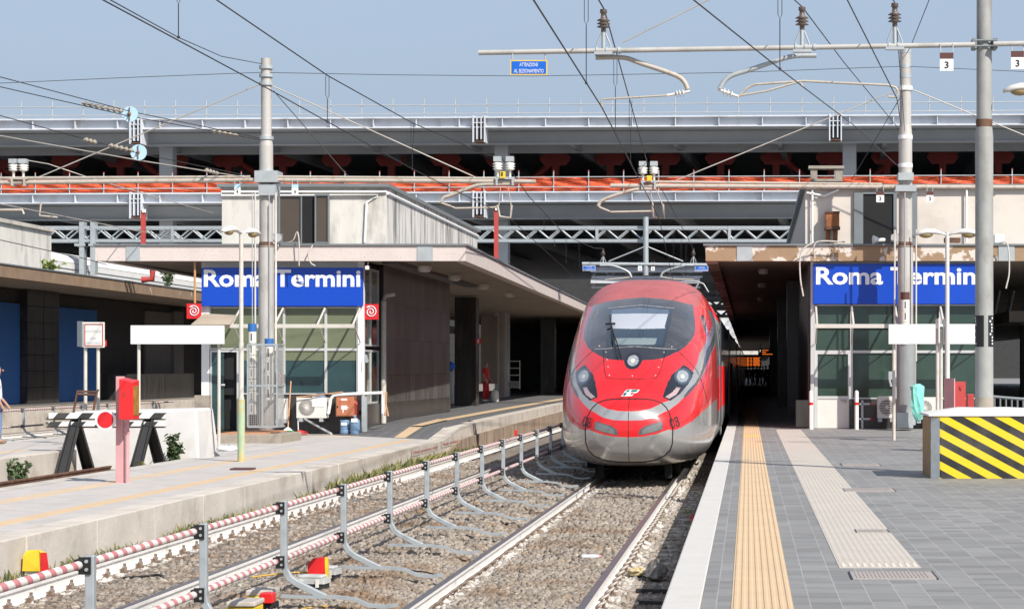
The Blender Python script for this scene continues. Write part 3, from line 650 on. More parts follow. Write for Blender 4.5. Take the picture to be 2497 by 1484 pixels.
reg[(reg == 10) & (dline(PX, PY, A_((600, 422), (1100, 422), (1563, 467))) < .8)] = 16
seam = dline(PX, PY, B_((700, 375), (970, 375), (1150, 375), (1290, 390), (1400, 430), (1460, 490), (1500, 560), (1535, 690), (1545, 800), (1540, 960), (1510, 1050), (1440, 1120), (1320, 1180), (1150, 1205), (970, 1210), (700, 1210)))
reg[front & (vv < 2) & (seam < 1.5)] = 4
thin = np.minimum(dline(PX, PY, A_((1455, 1020), (1430, 1120), (1370, 1310))+B_((1325, 105), (1000, 118), (700, 118))), dline(PX, PY, A_((1620, 1035), (1720, 1130), (1850, 1270))+B_((1900, 80), (1950, 230), (2010, 430))))
reg[front & (thin < .75) & ((reg < 3) | (reg == 10) | (reg == 17))] = 4
reg[(vv < .35) & (np.abs(uu) < .006)] = 4
TR = thing('high_speed_train', 'red and silver high speed train with black windscreen mask standing at the platform', 'train', (XC, Y0, -.55))
def part(ids, mats, name, sel=None):
    mk = np.isin(reg, ids)
    if sel is not None: mk &= sel
    ii, jj = np.nonzero(mk); 
    if not len(ii): return None
    jn = (jj+1) % NS; q = np.stack([ii*NS+jj, ii*NS+jn, (ii+1)*NS+jn, (ii+1)*NS+jj], 1)
    un, inv = np.unique(q.reshape(-1), return_inverse=True); vs = G.reshape(-1, 3)[un]
    mb = MB(); mb.v = [tuple(x) for x in vs]; mb.f = inv.reshape(-1, 4).tolist(); lut = {a: k_ for k_, a in enumerate(ids)}
    mb.m = [lut[a] for a in reg[ii, jj]]; mb.s = [True]*len(mb.f)
    return mb.build(name, mats, TR)
part([0, 1, 2, 3, 4, 5], TM, 'body')
part([10, 16, 17], [BLK, tq('mask_joint', (.30, .28, .27), .4), tq('mask_lower', (.018, .019, .024), .2, coat=.8, dirt=(.06, .05, .05), da=.3)], 'windscreen_mask')
ws_ = part([11, 12, 13, 14, 15], [WFR, WDK, WUP, WBL, WCO], 'windscreen')
for sgn in (1, -1):
    part([30, 31, 32, 33, 34], [LDK, LGL, LLED, LCORE, LBL], 'headlight', uu*sgn > 0)
    part([40, 41], [FOG, FOGE], 'fog_lamp', uu*sgn > 0); part([20], [SWN], 'side_window', uu*sgn > 0)
part([50, 51, 52], [LDK, LGL, LCORE], 'centre_lamp')
# coaches behind
def coach(y0, y1, name):
    sec = [(u, w_-.55) for u, w_ in ring(12, 96)]; n = len(sec); mb = MB()
    vs = [(XC+u, y, z) for y in (y0, y1) for u, z in sec]
    for i in range(n):
        j = (i+1) % n; wz = (sec[i][1]+sec[j][1])/2+.55
        mi = 5 if 2.15 < wz < 3.25 or wz < 1.15 else (1 if wz > 3.4 else 0)
        mb.f.append([i, j, n+j, n+i]); mb.m.append(mi); mb.s.append(True)
    mb.v = vs; mb.f += [list(range(n))[::-1], list(range(n, 2*n))]; mb.m += [3, 3]; mb.s += [False, False]
    o = mb.build(name, TM, TR)
    for side in (1, -1):
        for k_ in range(8):
            wy = y0+3.4+k_*2.55
            if wy+1.9 > y1-1: break
            wb = MB(); xs_ = XC+side*1.468
            wb.box((xs_-.012, wy, 1.68), (xs_+.012, wy+1.9, 2.5)); wb.build('window', WFR, o)
    for side in (1, -1):
        db = MB(); xs_ = XC+side*1.467; db.box((xs_-.01, y0+1.2, .02), (xs_+.014, y0+2.2, 2.6)); db.build('door', TM[3], o)  # doors coloured dark grey to stand in for the flank's shade
    return o
coach(Y0+9.0, Y0+25.5, 'coach')
for i in range(5): coach(Y0+26.1+i*25.4, Y0+51.0+i*25.4, 'coach')
mb = MB()
for i in range(5): mb.box((XC-1.2, Y0+25.5+i*25.4, -.1), (XC+1.2, Y0+26.1+i*25.4, 3.1))
mb.build('gangway', TM[3], TR)
mb = MB(); mb.box((XC-1.0, Y0+3.5, -.42), (XC+1.0, Y0+150, -.2)); mb.build('underframe', M['dark'], TR)
for sgn in (-1, 1):
    mb = MB(); mb.cyl((XC+sgn*.75-.06, Y0+3.4, -.1), (XC+sgn*.75+.06, Y0+3.4, -.1), .45, n=28); mb.build('wheel', M['dark'], TR)  # wheels and guard irons blackened, painting in the shadow under the nose
    mb = MB(); mb.box((XC+sgn*.62-.03, Y0+1.3, -.5), (XC+sgn*.62+.1, Y0+1.5, -.1)); mb.build('guard_iron', M['dark'], TR)
def snap(px, py):       # the nose surface point seen at a surveyed spot
    pxs = VX+C4[..., 0]*F/yy; d2 = (pxs-px)**2+(PY-py)**2+np.where(front, 0, 1e6); i = np.unravel_index(np.argmin(d2), d2.shape); return Vector(C4[i])
# wiper
wp = [snap(*A_((x, y))[0])+Vector((0, -.04, .03)) for x, y in ((815, 1130), (790, 1010), (760, 860), (735, 690))]
w2 = [snap(*A_((x, y))[0])+Vector((0, -.05, .03)) for x, y in ((865, 1120), (820, 960), (770, 810), (740, 700))]
mb = MB(); mb.tube(wp, .014, 6); mb.tube(w2, .012, 6); wpo = mb.build('wiper', M['black'], TR)
bl = [snap(*A_((x, y))[0])+Vector((0, -.045, .02)) for x, y in ((720, 570), (735, 690), (740, 800), (745, 940))]
mb = MB(); mb.tube(bl, .012, 6); c0 = bl[1]; mb.tube([c0+Vector((-.10, -.01, 0)), c0+Vector((0, -.02, .01)), c0+Vector((.09, -.01, .01))], .02, 6); mb.build('blade', M['black'], wpo)
# emblem on the nose: white slanted shield with green bars and a red fold
def decal(name, polys, mt, lift, parent=TR):
    mb = MB()
    for pg in polys:
        pts = [snap(*q)+Vector((0, -lift, lift*.8)) for q in B_(*pg)]; mb.add(pts, [list(range(len(pts)))[::-1]])
    return mb.build(name, mt, parent)
em = decal('emblem', [[(862, 350), (890, 320), (915, 280), (950, 258), (1110, 260), (1080, 300), (1040, 310), (1010, 345)]], M['letter'], .012)
for o_, c_ in (([[(892, 338), (910, 305), (948, 305), (930, 338)], [(930, 290), (950, 270), (985, 270), (965, 290)], [(1005, 268), (1090, 268), (1072, 290), (990, 290)]], mat('emblem_green', (.0, .17, .13), .4)),
               ([[(985, 335), (1000, 305), (1045, 305), (1015, 325)]], M['red'])):
    decal('emblem_bar', o_, c_, .02, em)
def number(body, px, py, hgt, rz, wd):
    p = snap(px, py); text('number', body, wd, hgt, p+Vector((0, -.045, -.11)), M['letterblk'], TR, rot=(78, -10 if rz > 0 else 10, 0), rz=R(rz), off=.0)
(nx, ny), = B_((1592, 668)); number('08', nx, ny, .19, 52, .25)
(nx, ny), = B_((400, 662)); number('08', nx, ny, .19, -50, .25)
for i_, (bx_, by_) in enumerate(A_((680, 1142), (1395, 1145), (693, 1243), (1358, 1246), (580, 968), (1535, 975), (668, 1046), (1428, 1046))+B_((712, 65), (1012, 78), (1318, 68))):
    c_ = snap(bx_, by_); b_ = MB(); b_.ball(c_+Vector((0, -.004, .002)), .016, 8)
    if i_ == 0: b0_ = c_; bolt0 = b_.build('bolt', M['galvd'], TR)
    else: pt(bolt0, TR, c_-b0_)
# pantograph on a coach roof
pb = MB(); yp = 78.0; xb = XC
pb.tube([(xb-.45, yp, 3.45), (xb-.1, yp-1.0, 3.9), (xb+.05, yp+.2, 4.42)], .03, 6)
pb.tube([P(1640, 705, yp), P(1650, 690, yp), P(1670, 686, yp), P(1700, 686, yp), P(1715, 692, yp), P(1727, 712, yp)], .025, 6)
pb.tube([P(1650, 694, yp+.4), P(1670, 690, yp+.4), P(1705, 690, yp+.4)], .02, 6); pb.tube([P(1703, 690, yp), P(1690, 712, yp), P(1690, 726, yp)], .03, 6)
pb.build('pantograph', M['galvd'], TR)

# ------------------------------------------------------------------ the two-deck steel overpass (a little askew to the tracks)
OV = thing('overpass', 'two-deck grey steel parking overpass crossing high above the tracks', 'overpass', (0, 110, 0), R(-2.6))
def ob(name, mt, f, parent=OV, bevel=0):
    mb = MB(); f(mb); return mb.build(name, mt, parent, local=True, bevel=bevel)
LX, RX = -75, 60
def edge_beam(mb, zt, zb):
    mb.box((LX, -.42, zt-.07), (RX, .12, zt)); mb.box((LX, -.10, zb+.05), (RX, -.04, zt-.071)); mb.box((LX, -.40, zb), (RX, .12, zb+.049))
    x = LX+.6
    while x < RX: mb.box((x, -.38, zb+.05), (x+.04, -.101, zt-.071)); x += 2.2
ob('edge_beam', M['girder_w'], lambda mb: edge_beam(mb, 14.26, 13.70)); ob('edge_beam', M['girder_w'], lambda mb: edge_beam(mb, 10.46, 9.93))
def girder(mb, zt, zb, y):
    mb.box((LX, y, zb+.06), (RX, y+.06, zt)); mb.box((LX, y-.25, zb), (RX, y+.3, zb+.059))
ob('main_girder', M['girder_g'], lambda mb: girder(mb, 13.70, 13.03, 1.5)); ob('main_girder', M['girder_g'], lambda mb: girder(mb, 9.92, 9.18, 1.5))
ob('deck_slab', M['girder_g'], lambda mb: mb.box((LX, .13, 13.72), (RX, 95, 14.2))); ob('deck_slab', M['girder_g'], lambda mb: mb.box((LX, .13, 9.95), (RX, 95, 10.4)))
c0 = None
for i in range(24):
    if i == 0: c0 = ob('cross_girder', M['girder_g'], lambda mb: (mb.box((LX+6-.12, 1.6, 13.06), (LX+6+.12, 60, 13.71)), mb.box((LX+6-.12, 1.6, 9.24), (LX+6+.12, 60, 9.94))))
    else: pt(c0, OV, (i*5.4, 0, 0))
ob('inner_girder', M['girder_g'], lambda mb: mb.box((LX, 5.5, 12.98), (RX, 5.8, 13.6)))
def bracket(mb, x, zt, zb):
    for s in (-.32, .26): mb.box((x+s, -.55, zb), (x+s+.06, .4, zt+.04))
    for s in (-.14, .08): mb.box((x+s, -.50, zb+.15), (x+s+.06, .3, zt-.02))
    mb.box((x-.26, .31, zb), (x+.26, .36, zt)); mb.box((x-.258, -.5, zt-.34), (x+.258, .3, zt-.30))
def rustlip(mb, x, zb):
    mb.box((x-.255, -.5, zb+.0), (x+.255, .30, zb+.05))
for x in (-49.6, -31.58, -13.95, 4.1, 22):
    b1 = ob('bracket', M['girder_w'], lambda mb: bracket(mb, x, 14.26, 12.95)); ob('bracket_foot', M['rust'], lambda mb: rustlip(mb, x, 12.97), b1)
    b1 = ob('bracket', M['girder_w'], lambda mb: bracket(mb, x, 10.46, 9.15)); ob('bracket_foot', M['rust'], lambda mb: rustlip(mb, x, 9.17), b1)
    ob('column', M['girder_g'], lambda mb: mb.box((x+.35, 2.2, -1), (x+1.05, 2.9, 13.6)))
# red oxide columns with hexagonal gussets and V braces
c0 = h0 = None; i = 0
for px in range(-540, 2760, 134):
    x = (px-3-VX)*122/F; y = 11.0
    if c0 is None:
        x00 = x
        c0 = ob('red_column', M['redsteel'], lambda mb: mb.box((x-.19, y, 10.4), (x+.19, y+.38, 13.7)))
        h0 = ob('gusset', M['redsteel'], lambda mb: mb.prism([(x-.86, y-.03, 13.15), (x-.6, y-.03, 12.83), (x+.6, y-.03, 12.83), (x+.86, y-.03, 13.15), (x+.86, y-.03, 13.3), (x+.6, y-.03, 13.55), (x-.6, y-.03, 13.55), (x-.86, y-.03, 13.3)], (0, .02, 0)), c0)
    else:
        c = pt(c0, OV, (x-x00, 0, 0)); h = h0.copy(); COL.objects.link(h); h.parent = c; h.location = (0, 0, 0)
for px0, px1 in ((547, 667), (310, 410), (1066, 1190), (1336, 1240), (1885, 1975), (2165, 2060), (-60, 60)):
    xa = (px0-VX)*122/F; xb = (px1-VX)*122/F
    ob('brace', M['redsteel'], lambda mb: mb.tube([(xa, 11.2, 13.2), (xb, 11.2, 11.4)], .2, 4))
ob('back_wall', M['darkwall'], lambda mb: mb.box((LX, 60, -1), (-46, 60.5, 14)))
# railings
def railing(label, z0, hgt, mids, spacing, name='scaffold_railing', cap=False):
    r = thing(name, label, 'railing', (0, 110, z0), R(-2.6)); k = None; x = -44.0
    while x < 16:
        if k is None:
            mb = MB(); mb.cyl((x, -.25, 0), (x, -.25, hgt), .028, n=8)
            for q in mids: mb.box((x-.045, -.3, q-.05), (x+.045, -.2, q+.05))
            k = mb.build('post', M['scaff'], r, local=True); x0 = x
            if cap: mb = MB(); mb.cyl((x, -.25, hgt+.001), (x, -.25, hgt+.07), .036, n=8); kc = mb.build('post_cap', M['redpipe'], k, local=True)
        else:
            c = pt(k, r, (x-x0, 0, 0))
            if cap: h = kc.copy(); COL.objects.link(h); h.parent = c
        x += spacing
    for q in mids: mb = MB(); mb.cyl((-46, -.29, q), (17, -.29, q), .026, n=8); mb.build('rail', M['scaff'], r, local=True)
railing('thin scaffold tube railing along the top of the overpass against the sky', 14.27, .92, (.16, .60), 1.6)
railing('scaffold tube railing with red capped posts along the lower overpass deck', 10.47, 1.0, (.22, .72), 1.78, cap=True)
nb = MB(); vs = []; n = 260
for j in range(10):
    for i in range(n):
        x = -46+63*i/(n-1); sag = .06*abs(math.sin(x*1.76))+.05*math.sin(x*.7)
        vs.append((x, -.18+.05*math.sin(i*.9+j)+random.uniform(-.02, .02), .03+.70*j/9-(sag if j > 7 else 0)))
for j in range(9):
    for i in range(n-1): nb.f.append([j*n+i, j*n+i+1, (j+1)*n+i+1, (j+1)*n+i]); nb.m.append(0); nb.s.append(False)
nb.v = vs; o = nb.build('safety_netting', M['net'], org=None); o.location = (0, 110, 10.47); o.rotation_euler = (0, 0, R(-2.6))
tag(o, 'crumpled orange plastic safety netting strung along the lower overpass deck', 'netting')

# far structures under and beyond the overpass
hall = thing('station_hall', 'dark station hall far beyond the train at the end of the platforms', 'hall', (0, 335, 0))
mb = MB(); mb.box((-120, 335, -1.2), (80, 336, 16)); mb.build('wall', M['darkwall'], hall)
mb = MB(); mb.box((-14, 334.2, 3.6), (2.5, 334.9, 14)); mb.build('lit_front', M['wallwhite'], hall)
def lattice(mb, xa, xb, y, zt, zb, step, r, d=.5, nodiag=False):
    for yy_ in ((y, y+d) if d else (y,)):
        mb.box((xa, yy_-r, zt-2*r), (xb, yy_+r, zt)); mb.box((xa, yy_-r, zb), (xb, yy_+r, zb+2*r))
        x = xa; up = True
        while x+step/2 <= xb+.01:
            a = (x, yy_, zb+r) if up else (x, yy_, zt-r); b_ = (x+step/2, yy_, zt-r) if up else (x+step/2, yy_, zb+r)
            mb.tube([a, b_], r*.75, 4); x += step/2; up = not up
for i, (y, zt, zb) in enumerate(((150, 6.9, 6.2), (172, 7.2, 6.3), (196, 7.0, 6.1), (222, 6.9, 5.9), (250, 6.7, 5.8), (282, 6.4, 5.4), (310, 6.2, 5.2))):
    mb = MB(); lattice(mb, -9, .5, y, zt, zb, 1.5, .13); mb.box((-9, y-.1, zt+.5), (.5, y+.5, zt+1.3))
    nm = ('nearest', 'second', 'third', 'fourth', 'fifth', 'sixth', 'farthest')[i]
    tag(mb.build('roof_truss', M['girder_w'], org='base'), 'sunlit white roof truss spanning the tracks right of the train, %s of the row' % nm, 'truss', 'roof trusses over the far tracks')
for y, pa, pb, za, zb_, lb in ((114.5, 1440, 1712, 657, 664, 'upper white lattice beam seen just above the train roof'), (113.2, 1440, 1706, 680, 690, 'lower white lattice beam partly hidden by the train roof')):
    mb = MB(); mb.fb(pa, za, pb, zb_, y, .3); lattice(mb, X(pa, y), X(pb, y), y+.6, Z(za, y)+.15, Z(zb_, y)-.25, 1.0, .05, 0)
    tag(mb.build('lattice_beam', M['girder_w'], org='base'), lb, 'beam')

# ------------------------------------------------------------------ truss gantry with its drop post
YG_ = 88.0
GA = thing('truss_gantry', 'light grey steel lattice gantry spanning all tracks behind the buildings', 'gantry', (X(1575, YG_), YG_, Z(640, YG_)))
zt, zb = Z(551, YG_), Z(590, YG_)
for nm, za, zc in (('top_chord', zt, zt-.12), ('bottom_chord', zb+.12, zb)):
    for d in (0, .6): mb = MB(); mb.box((-42, YG_+d, zc), (9.5, YG_+d+.13, za)); mb.build(nm, M['galv'], GA)
def diag(mb, d):
    x = -42; step = .935
    while x < 9:
        mb.tube([(x, YG_+d+.065, zb+.15), (x+step*.44, YG_+d+.065, zt-.15)], .038, 4); mb.tube([(x+step*.56, YG_+d+.065, zt-.15), (x+step, YG_+d+.065, zb+.15)], .038, 4); x += step
for d in (0, .6): mb = MB(); diag(mb, d); mb.build('lattice', M['galv'], GA)
for px in (1455, 1778, 420, 1040): mb = MB(); mb.box((X(px-3.5, YG_), YG_-.02, zb), (X(px+3.5, YG_), YG_+.11, zt)); mb.build('splice_post', M['galv'], GA)
for px in (200, 227):
    mb = MB(); mb.box((X(px-6, YG_), YG_-.06, 5.3), (X(px+6, YG_), YG_+.32, Z(541, YG_))); mb.box((X(px-17, YG_), YG_-.1, Z(600, YG_)), (X(px+17, YG_), YG_+.4, Z(594, YG_))); mb.build('gantry_leg', M['galv'], GA)
mb = MB(); mb.cyl((X(1575, YG_), YG_-.25, Z(530, YG_)), (X(1575, YG_), YG_-.25, Z(672, YG_)), .11, n=12); mb.build('drop_post', M['galv'], GA)
mb = MB(); mb.cyl(P(1419, 643, YG_-.3), P(1723, 646, YG_-.3), .075, n=8); mb.build('cross_tube', M['galv'], GA)
for px, py in ((1484, 637), (1665, 637)): mb = MB(); mb.cyl(P(px, py, YG_-.3), P(1575+(-5 if px < 1575 else 5), 602, YG_-.3), .03, n=6); mb.build('stay_rod', M['galv'], GA)

# ------------------------------------------------------------------ canopied station buildings
YL, YR = 57.5, 54.5
def slab(mb, pts, zt, zb): mb.prism([(a, b_, zt) for a, b_ in pts][::-1], (0, 0, zb-zt))
def fascia_plate(parent, x0, x1, Y): mb = MB(); mb.fb(x0, 598, x1, 636, Y, .02); mb.build('joint_plate', M['galvd'], parent)
# --- left
BL_ = thing('station_building', 'station head building with blinds, stained penthouse and long canopy beside the low platform', 'building', (-13, YL, ZL))
zt, zb = Z(599, 57), Z(636, 57)
CE = [(X(1135, 57), 57), (-8.44, 110), (-8.9, 335), (-18.5, 335), (X(232, 57), 57)]
CI = [(X(1135, 57)-.3, 57.31), (-8.74, 110), (-9.2, 334), (-18.2, 334), (X(232, 57)+.3, 57.31)]
mb = MB(); n = 5
for i in range(n):
    a, b_ = CE[i], CE[(i+1) % n]; c, d = CI[(i+1) % n], CI[i]
    mb.prism([(a[0], a[1], zt), (b_[0], b_[1], zt), (c[0], c[1], zt), (d[0], d[1], zt)][::-1], (0, 0, zb-zt))
mb.build('fascia', M['fasc_pink'], BL_)
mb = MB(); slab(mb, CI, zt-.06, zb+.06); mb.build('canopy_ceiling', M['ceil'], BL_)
mb = MB(); slab(mb, [(X(1135, 57)+.05, 56.95), (-8.39, 110), (-8.85, 335), (-18.5, 335), (X(232, 57)-.05, 56.95)], zt+.05, zt+.002); mb.build('roof_edge', M['alud'], BL_)
fascia_plate(BL_, 505*0+307, 341, 56.98); fascia_plate(BL_, 1017, 1055, 56.98)
mb = MB()                       # dark beams under the canopy
for a, b_ in (((1000, 57.6), (1170, 80)),):
    mb.box((-9.9, 57.8, zb-.03), (-9.5, 75, zb+.05))
mb.build('ceiling_strip', M['marble'], BL_)
for y in (60, 66, 73, 81): mb = MB(); mb.lathe([(.0, -.12), (.16, -.1), (.2, 0), (.2, .05)], (-9.1, y, zb-.05), n=12); mb.build('ceiling_lamp', M['lampwhite'], BL_)
WL = X(884, YL)                 # the side wall plane of the head building
xl = X(491, YL)
def frame(mb, x0, y0, x1, y1, Y, d=.12): mb.fb(x0, y0, x1, y1, Y, d)
zbase = ZL-.1
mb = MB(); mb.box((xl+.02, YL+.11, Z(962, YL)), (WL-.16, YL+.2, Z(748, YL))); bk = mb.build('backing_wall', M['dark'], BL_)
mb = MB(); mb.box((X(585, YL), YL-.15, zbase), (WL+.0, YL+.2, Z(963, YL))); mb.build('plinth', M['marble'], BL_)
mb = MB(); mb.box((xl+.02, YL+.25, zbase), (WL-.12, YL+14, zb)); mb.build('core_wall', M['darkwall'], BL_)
mb = MB(); mb.fb(491, 634, 884, 653, YL+.05, .2); mb.build('header_panel', M['alu'], BL_)
def window(parent, x0, y0, x1, y1, Y, pane, blindto=None, fw=3.2, fr=None):
    mb = MB(); f_ = fr or M['alu']
    mb.fb(x0, y0, x0+fw, y1, Y, .1); mb.fb(x1-fw, y0, x1, y1, Y, .1); mb.fb(x0+fw, y0, x1-fw, y0+fw, Y+.003, .095); mb.fb(x0+fw, y1-fw, x1-fw, y1, Y+.003, .095)
    w_ = mb.build('window', f_, parent)
    mb = MB(); mb.fb(x0+fw, y0+fw, x1-fw, y1-fw, Y+.05, .02); mb.build('pane', pane, w_)
    if blindto: mb = MB(); mb.fb(x0+fw+.5, y0+fw+.5, x1-fw-.5, min(blindto, y1-fw-.5), Y+.035, .01); mb.build('blind', M['blind'], w_)
    return w_
for x0, x1 in ((510, 589), (589, 692), (692, 794), (794, 872)):
    window(BL_, x0, 748, x1, 851.5, YL, M['panet'], 848)
    if x0 > 585: window(BL_, x0, 851.5, x1, 961, YL, M['panet'], 878.5)
mb = MB(); mb.fb(872, 636, 886.5, 966, YL-.03, .2); mb.build('corner_post', M['white'], BL_)
mb = MB(); mb.fb(491, 740, 510, 963, YL-.03, .2); mb.build('corner_post', M['white'], BL_)
dr = thing.__call__ if False else None
mb = MB(); mb.fb(512, 853, 516, 1048, YL-.02, .1); mb.fb(577, 853, 584, 1048, YL-.02, .1); mb.fb(516, 853, 577, 858, YL-.018, .1); dfr = mb.build('door', M['alu'], BL_)
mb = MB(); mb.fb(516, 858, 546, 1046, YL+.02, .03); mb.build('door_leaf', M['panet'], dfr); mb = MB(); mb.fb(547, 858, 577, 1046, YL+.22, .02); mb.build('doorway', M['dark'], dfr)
mb = MB(); mb.cyl(P(540, 938, YL-.04), P(548, 938, YL-.04), .03, n=8); mb.build('handle', M['alu'], dfr)
mb = MB(); mb.fb(474, 963, 510, 1050, YL-.2, .8); mb.build('pier', M['stone'], BL_)
# side wall of the head building
mb = MB(); mb.box((WL-.1, YL+2.9, zbase), (WL+.04, YL+16.0, zb)); 
mb.build('wall_core', M['darkwall'], BL_); mb = MB()
for i in range(14):
    for j in range(4): y0 = YL+2.92+i*.935; mb.box((WL+.041, y0, .3+j*1.02), (WL+.062, y0+.929, .3+j*1.02+1.013))
mb.build('marble_wall', M['panelwall'], BL_)
mb = MB(); mb.box((WL-.08, YL+.2, zbase), (WL+.08, YL+16.05, Z(963, YL)-.25)); mb.build('marble_base', M['marble'], BL_)
for y0, y1, z0, z1 in ((YL+.25, YL+1.3, .55, 2.0), (YL+.25, YL+1.3, 2.1, 4.2), (YL+1.3, YL+2.5, .55, 2.0), (YL+1.3, YL+2.5, 2.1, 4.2)):
    mb = MB()
    mb.box((WL-.06, y0, z0), (WL, y0+.05, z1)); mb.box((WL-.06, y1-.05, z0), (WL, y1, z1)); mb.box((WL-.06, y0+.05, z0), (WL-.003, y1-.05, z0+.05)); mb.box((WL-.06, y0+.05, z1-.05), (WL-.003, y1-.05, z1)); w_ = mb.build('window', M['alu'], BL_)
    mb = MB(); mb.box((WL-.05, y0+.05, z0+.05), (WL-.03, y1-.05, z1-.05)); mb.build('pane', M['pane'], w_)
mb = MB(); mb.cyl((WL+.16, YL+2.3, .0), (WL+.16, YL+2.3, 3.35), .075, n=10); mb.tube([(WL+.16, YL+2.3, 3.35), (WL+.17, YL+2.4, 3.5), (WL+.4, YL+2.6, 3.55)], .06, 8); mb.build('downpipe', M['greypost'], BL_)
# deeper inside under the canopy
for x0, x1, y in ((-11.86, -11.02, 86), (-12.2, -11.4, 124)): mb = MB(); mb.box((x0, y, -.5), (x1, y+1.0, zb)); mb.build('marble_pier', M['marble'], BL_)
mb = MB(); mb.box((-18, 73.7, -.5), (-12.5, 74.2, zb)); mb.build('inner_wall', M['darkwall'], BL_)
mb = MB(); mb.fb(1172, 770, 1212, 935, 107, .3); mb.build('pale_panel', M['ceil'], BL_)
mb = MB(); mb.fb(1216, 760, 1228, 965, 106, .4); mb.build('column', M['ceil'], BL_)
mb = MB(); mb.box((-17.5, 150, -.5), (-9.3, 151, zb)); mb.build('end_wall', M['darkwall'], BL_)
# penthouse
zp0 = zt+.05; zp1 = Z(457, 58); xa, xb = X(541, 58), X(940, 58)
mb = MB(); mb.box((xa, 58, zp0), (xb, 77, zp1)); mb.build('penthouse', M['wallwhite'], BL_)
mb = MB(); mb.box((xa-.1, 57.85, zp1+.001), (xb+.12, 77.2, zp1+.09)); mb.build('roof', M['alud'], BL_)
mb = MB(); mb.box((xb+.001, 58.02, zp0), (xb+.02, 77, zp1)); mb.build('side_wall', M['wallstreak'], BL_)
mb = MB(); mb.tube([(xb+.05, 58, zp1-.15), (xb+.05, 77, zp1-.15)], .05, 6); mb.tube([(xa, 57.94, zp1-.12), (xb+.04, 57.94, zp1-.12)], .03, 6); mb.tube([(xa, 57.94, zp1-.22), (xb-.2, 57.94, zp1-.22), (xb-.5, 57.94, zp1-.4), (xb-.55, 57.94, zp0+.1)], .03, 6); mb.build('conduit', M['white'], BL_)
window(BL_, 679, 474, 736, 593, 57.93, M['panebrown'], fr=M['alud']); window(BL_, 767, 474, 802, 593, 57.85, M['panebrown'], fr=M['alud'])
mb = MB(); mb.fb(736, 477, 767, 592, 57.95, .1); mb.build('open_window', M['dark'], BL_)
# sign
def big_sign(label, x0, x1, y0, y1, Y, tx0, tx1, tyc, tyb):
    o = thing('station_sign', label, 'station sign', (X((x0+x1)/2, Y), Y, Z(y1, Y)))
    mb = MB(); mb.fb(x0, y0, x1, y1, Y, .12); mb.build('panel', M['signblue'], o, bevel=.01)
    text('lettering', 'Roma Termini', X(tx1, Y)-X(tx0, Y), Z(tyc, Y)-Z(tyb, Y), (X((tx0+tx1)/2, Y), Y-.012, Z(tyb, Y)), M['letter'], o, off=.026)
    return o
big_sign('blue Roma Termini sign above the windows with blinds', 491, 884, 652.5, 746, YL-.18, 497, 879, 657, 699.5)
big_sign('blue Roma Termini sign half hidden behind grey posts above dark green windows', 1982, 2400, 643, 741, YR-.18, 1989, 2394, 651, 694)
# awning arms
def awning(label, hinges, Y, zh, zbar, p, x0, x1):
    o = thing('awning_frame', label, 'awning', (hinges[0], Y-.1, zbar))
    mb = MB(); mb.box((x0, Y-p-.06, zbar-.05), (x1, Y-p+.06, zbar+.05)); mb.build('front_bar', M['greypost'], o)
    for h in hinges:
        mb = MB(); mb.tube([(h, Y-.05, zh), (h, Y-p, zbar)], .035, 4); mb.build('arm', M['greypost'], o)
        mb = MB(); mb.tube([(h, Y-p*.86, zbar+.09), (h, Y-.05, zbar-.42)], .018, 4); mb.build('stay', M['greypost'], o)
awning('pale steel awning frame without canvas over the windows with blinds', [X(p_, YL) for p_ in (589, 692, 794, 879)], YL, 3.12, 2.60, 1.2, X(589, YL)-.4, X(879, YL)+.05)
awning('pale steel awning frame over dark green windows below the half hidden sign', [X(p_, YR) for p_ in (1988, 2075, 2181, 2291, 2400)], YR, Z(746, YR), 2.54, 1.2, X(1988, YR)-.05, X(2406, YR))
mb = MB(); a = P(465, 790, 56.2); mb.add([P(465, 791, 56.1), P(560, 791, 56.1), P(578, 768, 56.9), P(497, 764, 57.1), P(465, 796, 56.15), P(560, 796, 56.15), P(578, 773, 56.95), P(497, 769, 57.15)], [(0, 1, 2, 3), (7, 6, 5, 4), (0, 4, 5, 1), (1, 5, 6, 2), (3, 2, 6, 7), (0, 3, 7, 4)])
tag(mb.build('rolled_awning', M['canvas'], org='base'), 'beige canvas awning folded over the dark doorway by the blue sign', 'awning')

# --- right
BR_ = thing('station_building', 'station building with peeling brown canopy edge, clean penthouse and dark green windows', 'building', (6, YR, 0))
zt, zb = Z(599, 54.2), Z(636, 54.2)
XA = X(1720, 54.2)
CE = [(XA, 54.2), (XA-.25, 150), (XA-.8, 330), (24, 330), (24, 54.2)]; CI = [(XA+.3, 54.5), (XA+.05, 150), (XA-.5, 329), (23.7, 329), (23.7, 54.5)]
mb = MB()
for i in range(5):
    a, b_ = CE[i], CE[(i+1) % 5]; c, d = CI[(i+1) % 5], CI[i]
    q = [(a[0], a[1], zt), (b_[0], b_[1], zt), (c[0], c[1], zt), (d[0], d[1], zt)]
    mb.prism(q, (0, 0, zb-zt))
mb.build('fascia', M['fasc_brown'], BR_)
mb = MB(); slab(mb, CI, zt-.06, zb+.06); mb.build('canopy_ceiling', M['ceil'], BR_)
mb = MB(); slab(mb, [(XA-.06, 54.15), (XA-.31, 150), (XA-.86, 330), (24, 330), (24, 54.15)], zt+.045, zt+.002); mb.build('roof_edge', M['alud'], BR_)
fascia_plate(BR_, 1796, 1834, 54.18); fascia_plate(BR_, 2434, 2473, 54.18)
for y in (60, 70, 84): mb = MB(); mb.lathe([(.0, -.1), (.12, -.08), (.15, 0), (.14, .05)], (.25, y, zb+.01), n=12); mb.build('ceiling_lamp', M['lampwhite'], BR_)
WR = X(1970, YR)
mb = MB(); XQ = X(2408, YR); mb.box((WR, YR+.25, -.1), (XQ, YR+45, zb)); mb.build('core_wall', M['marble'], BR_)
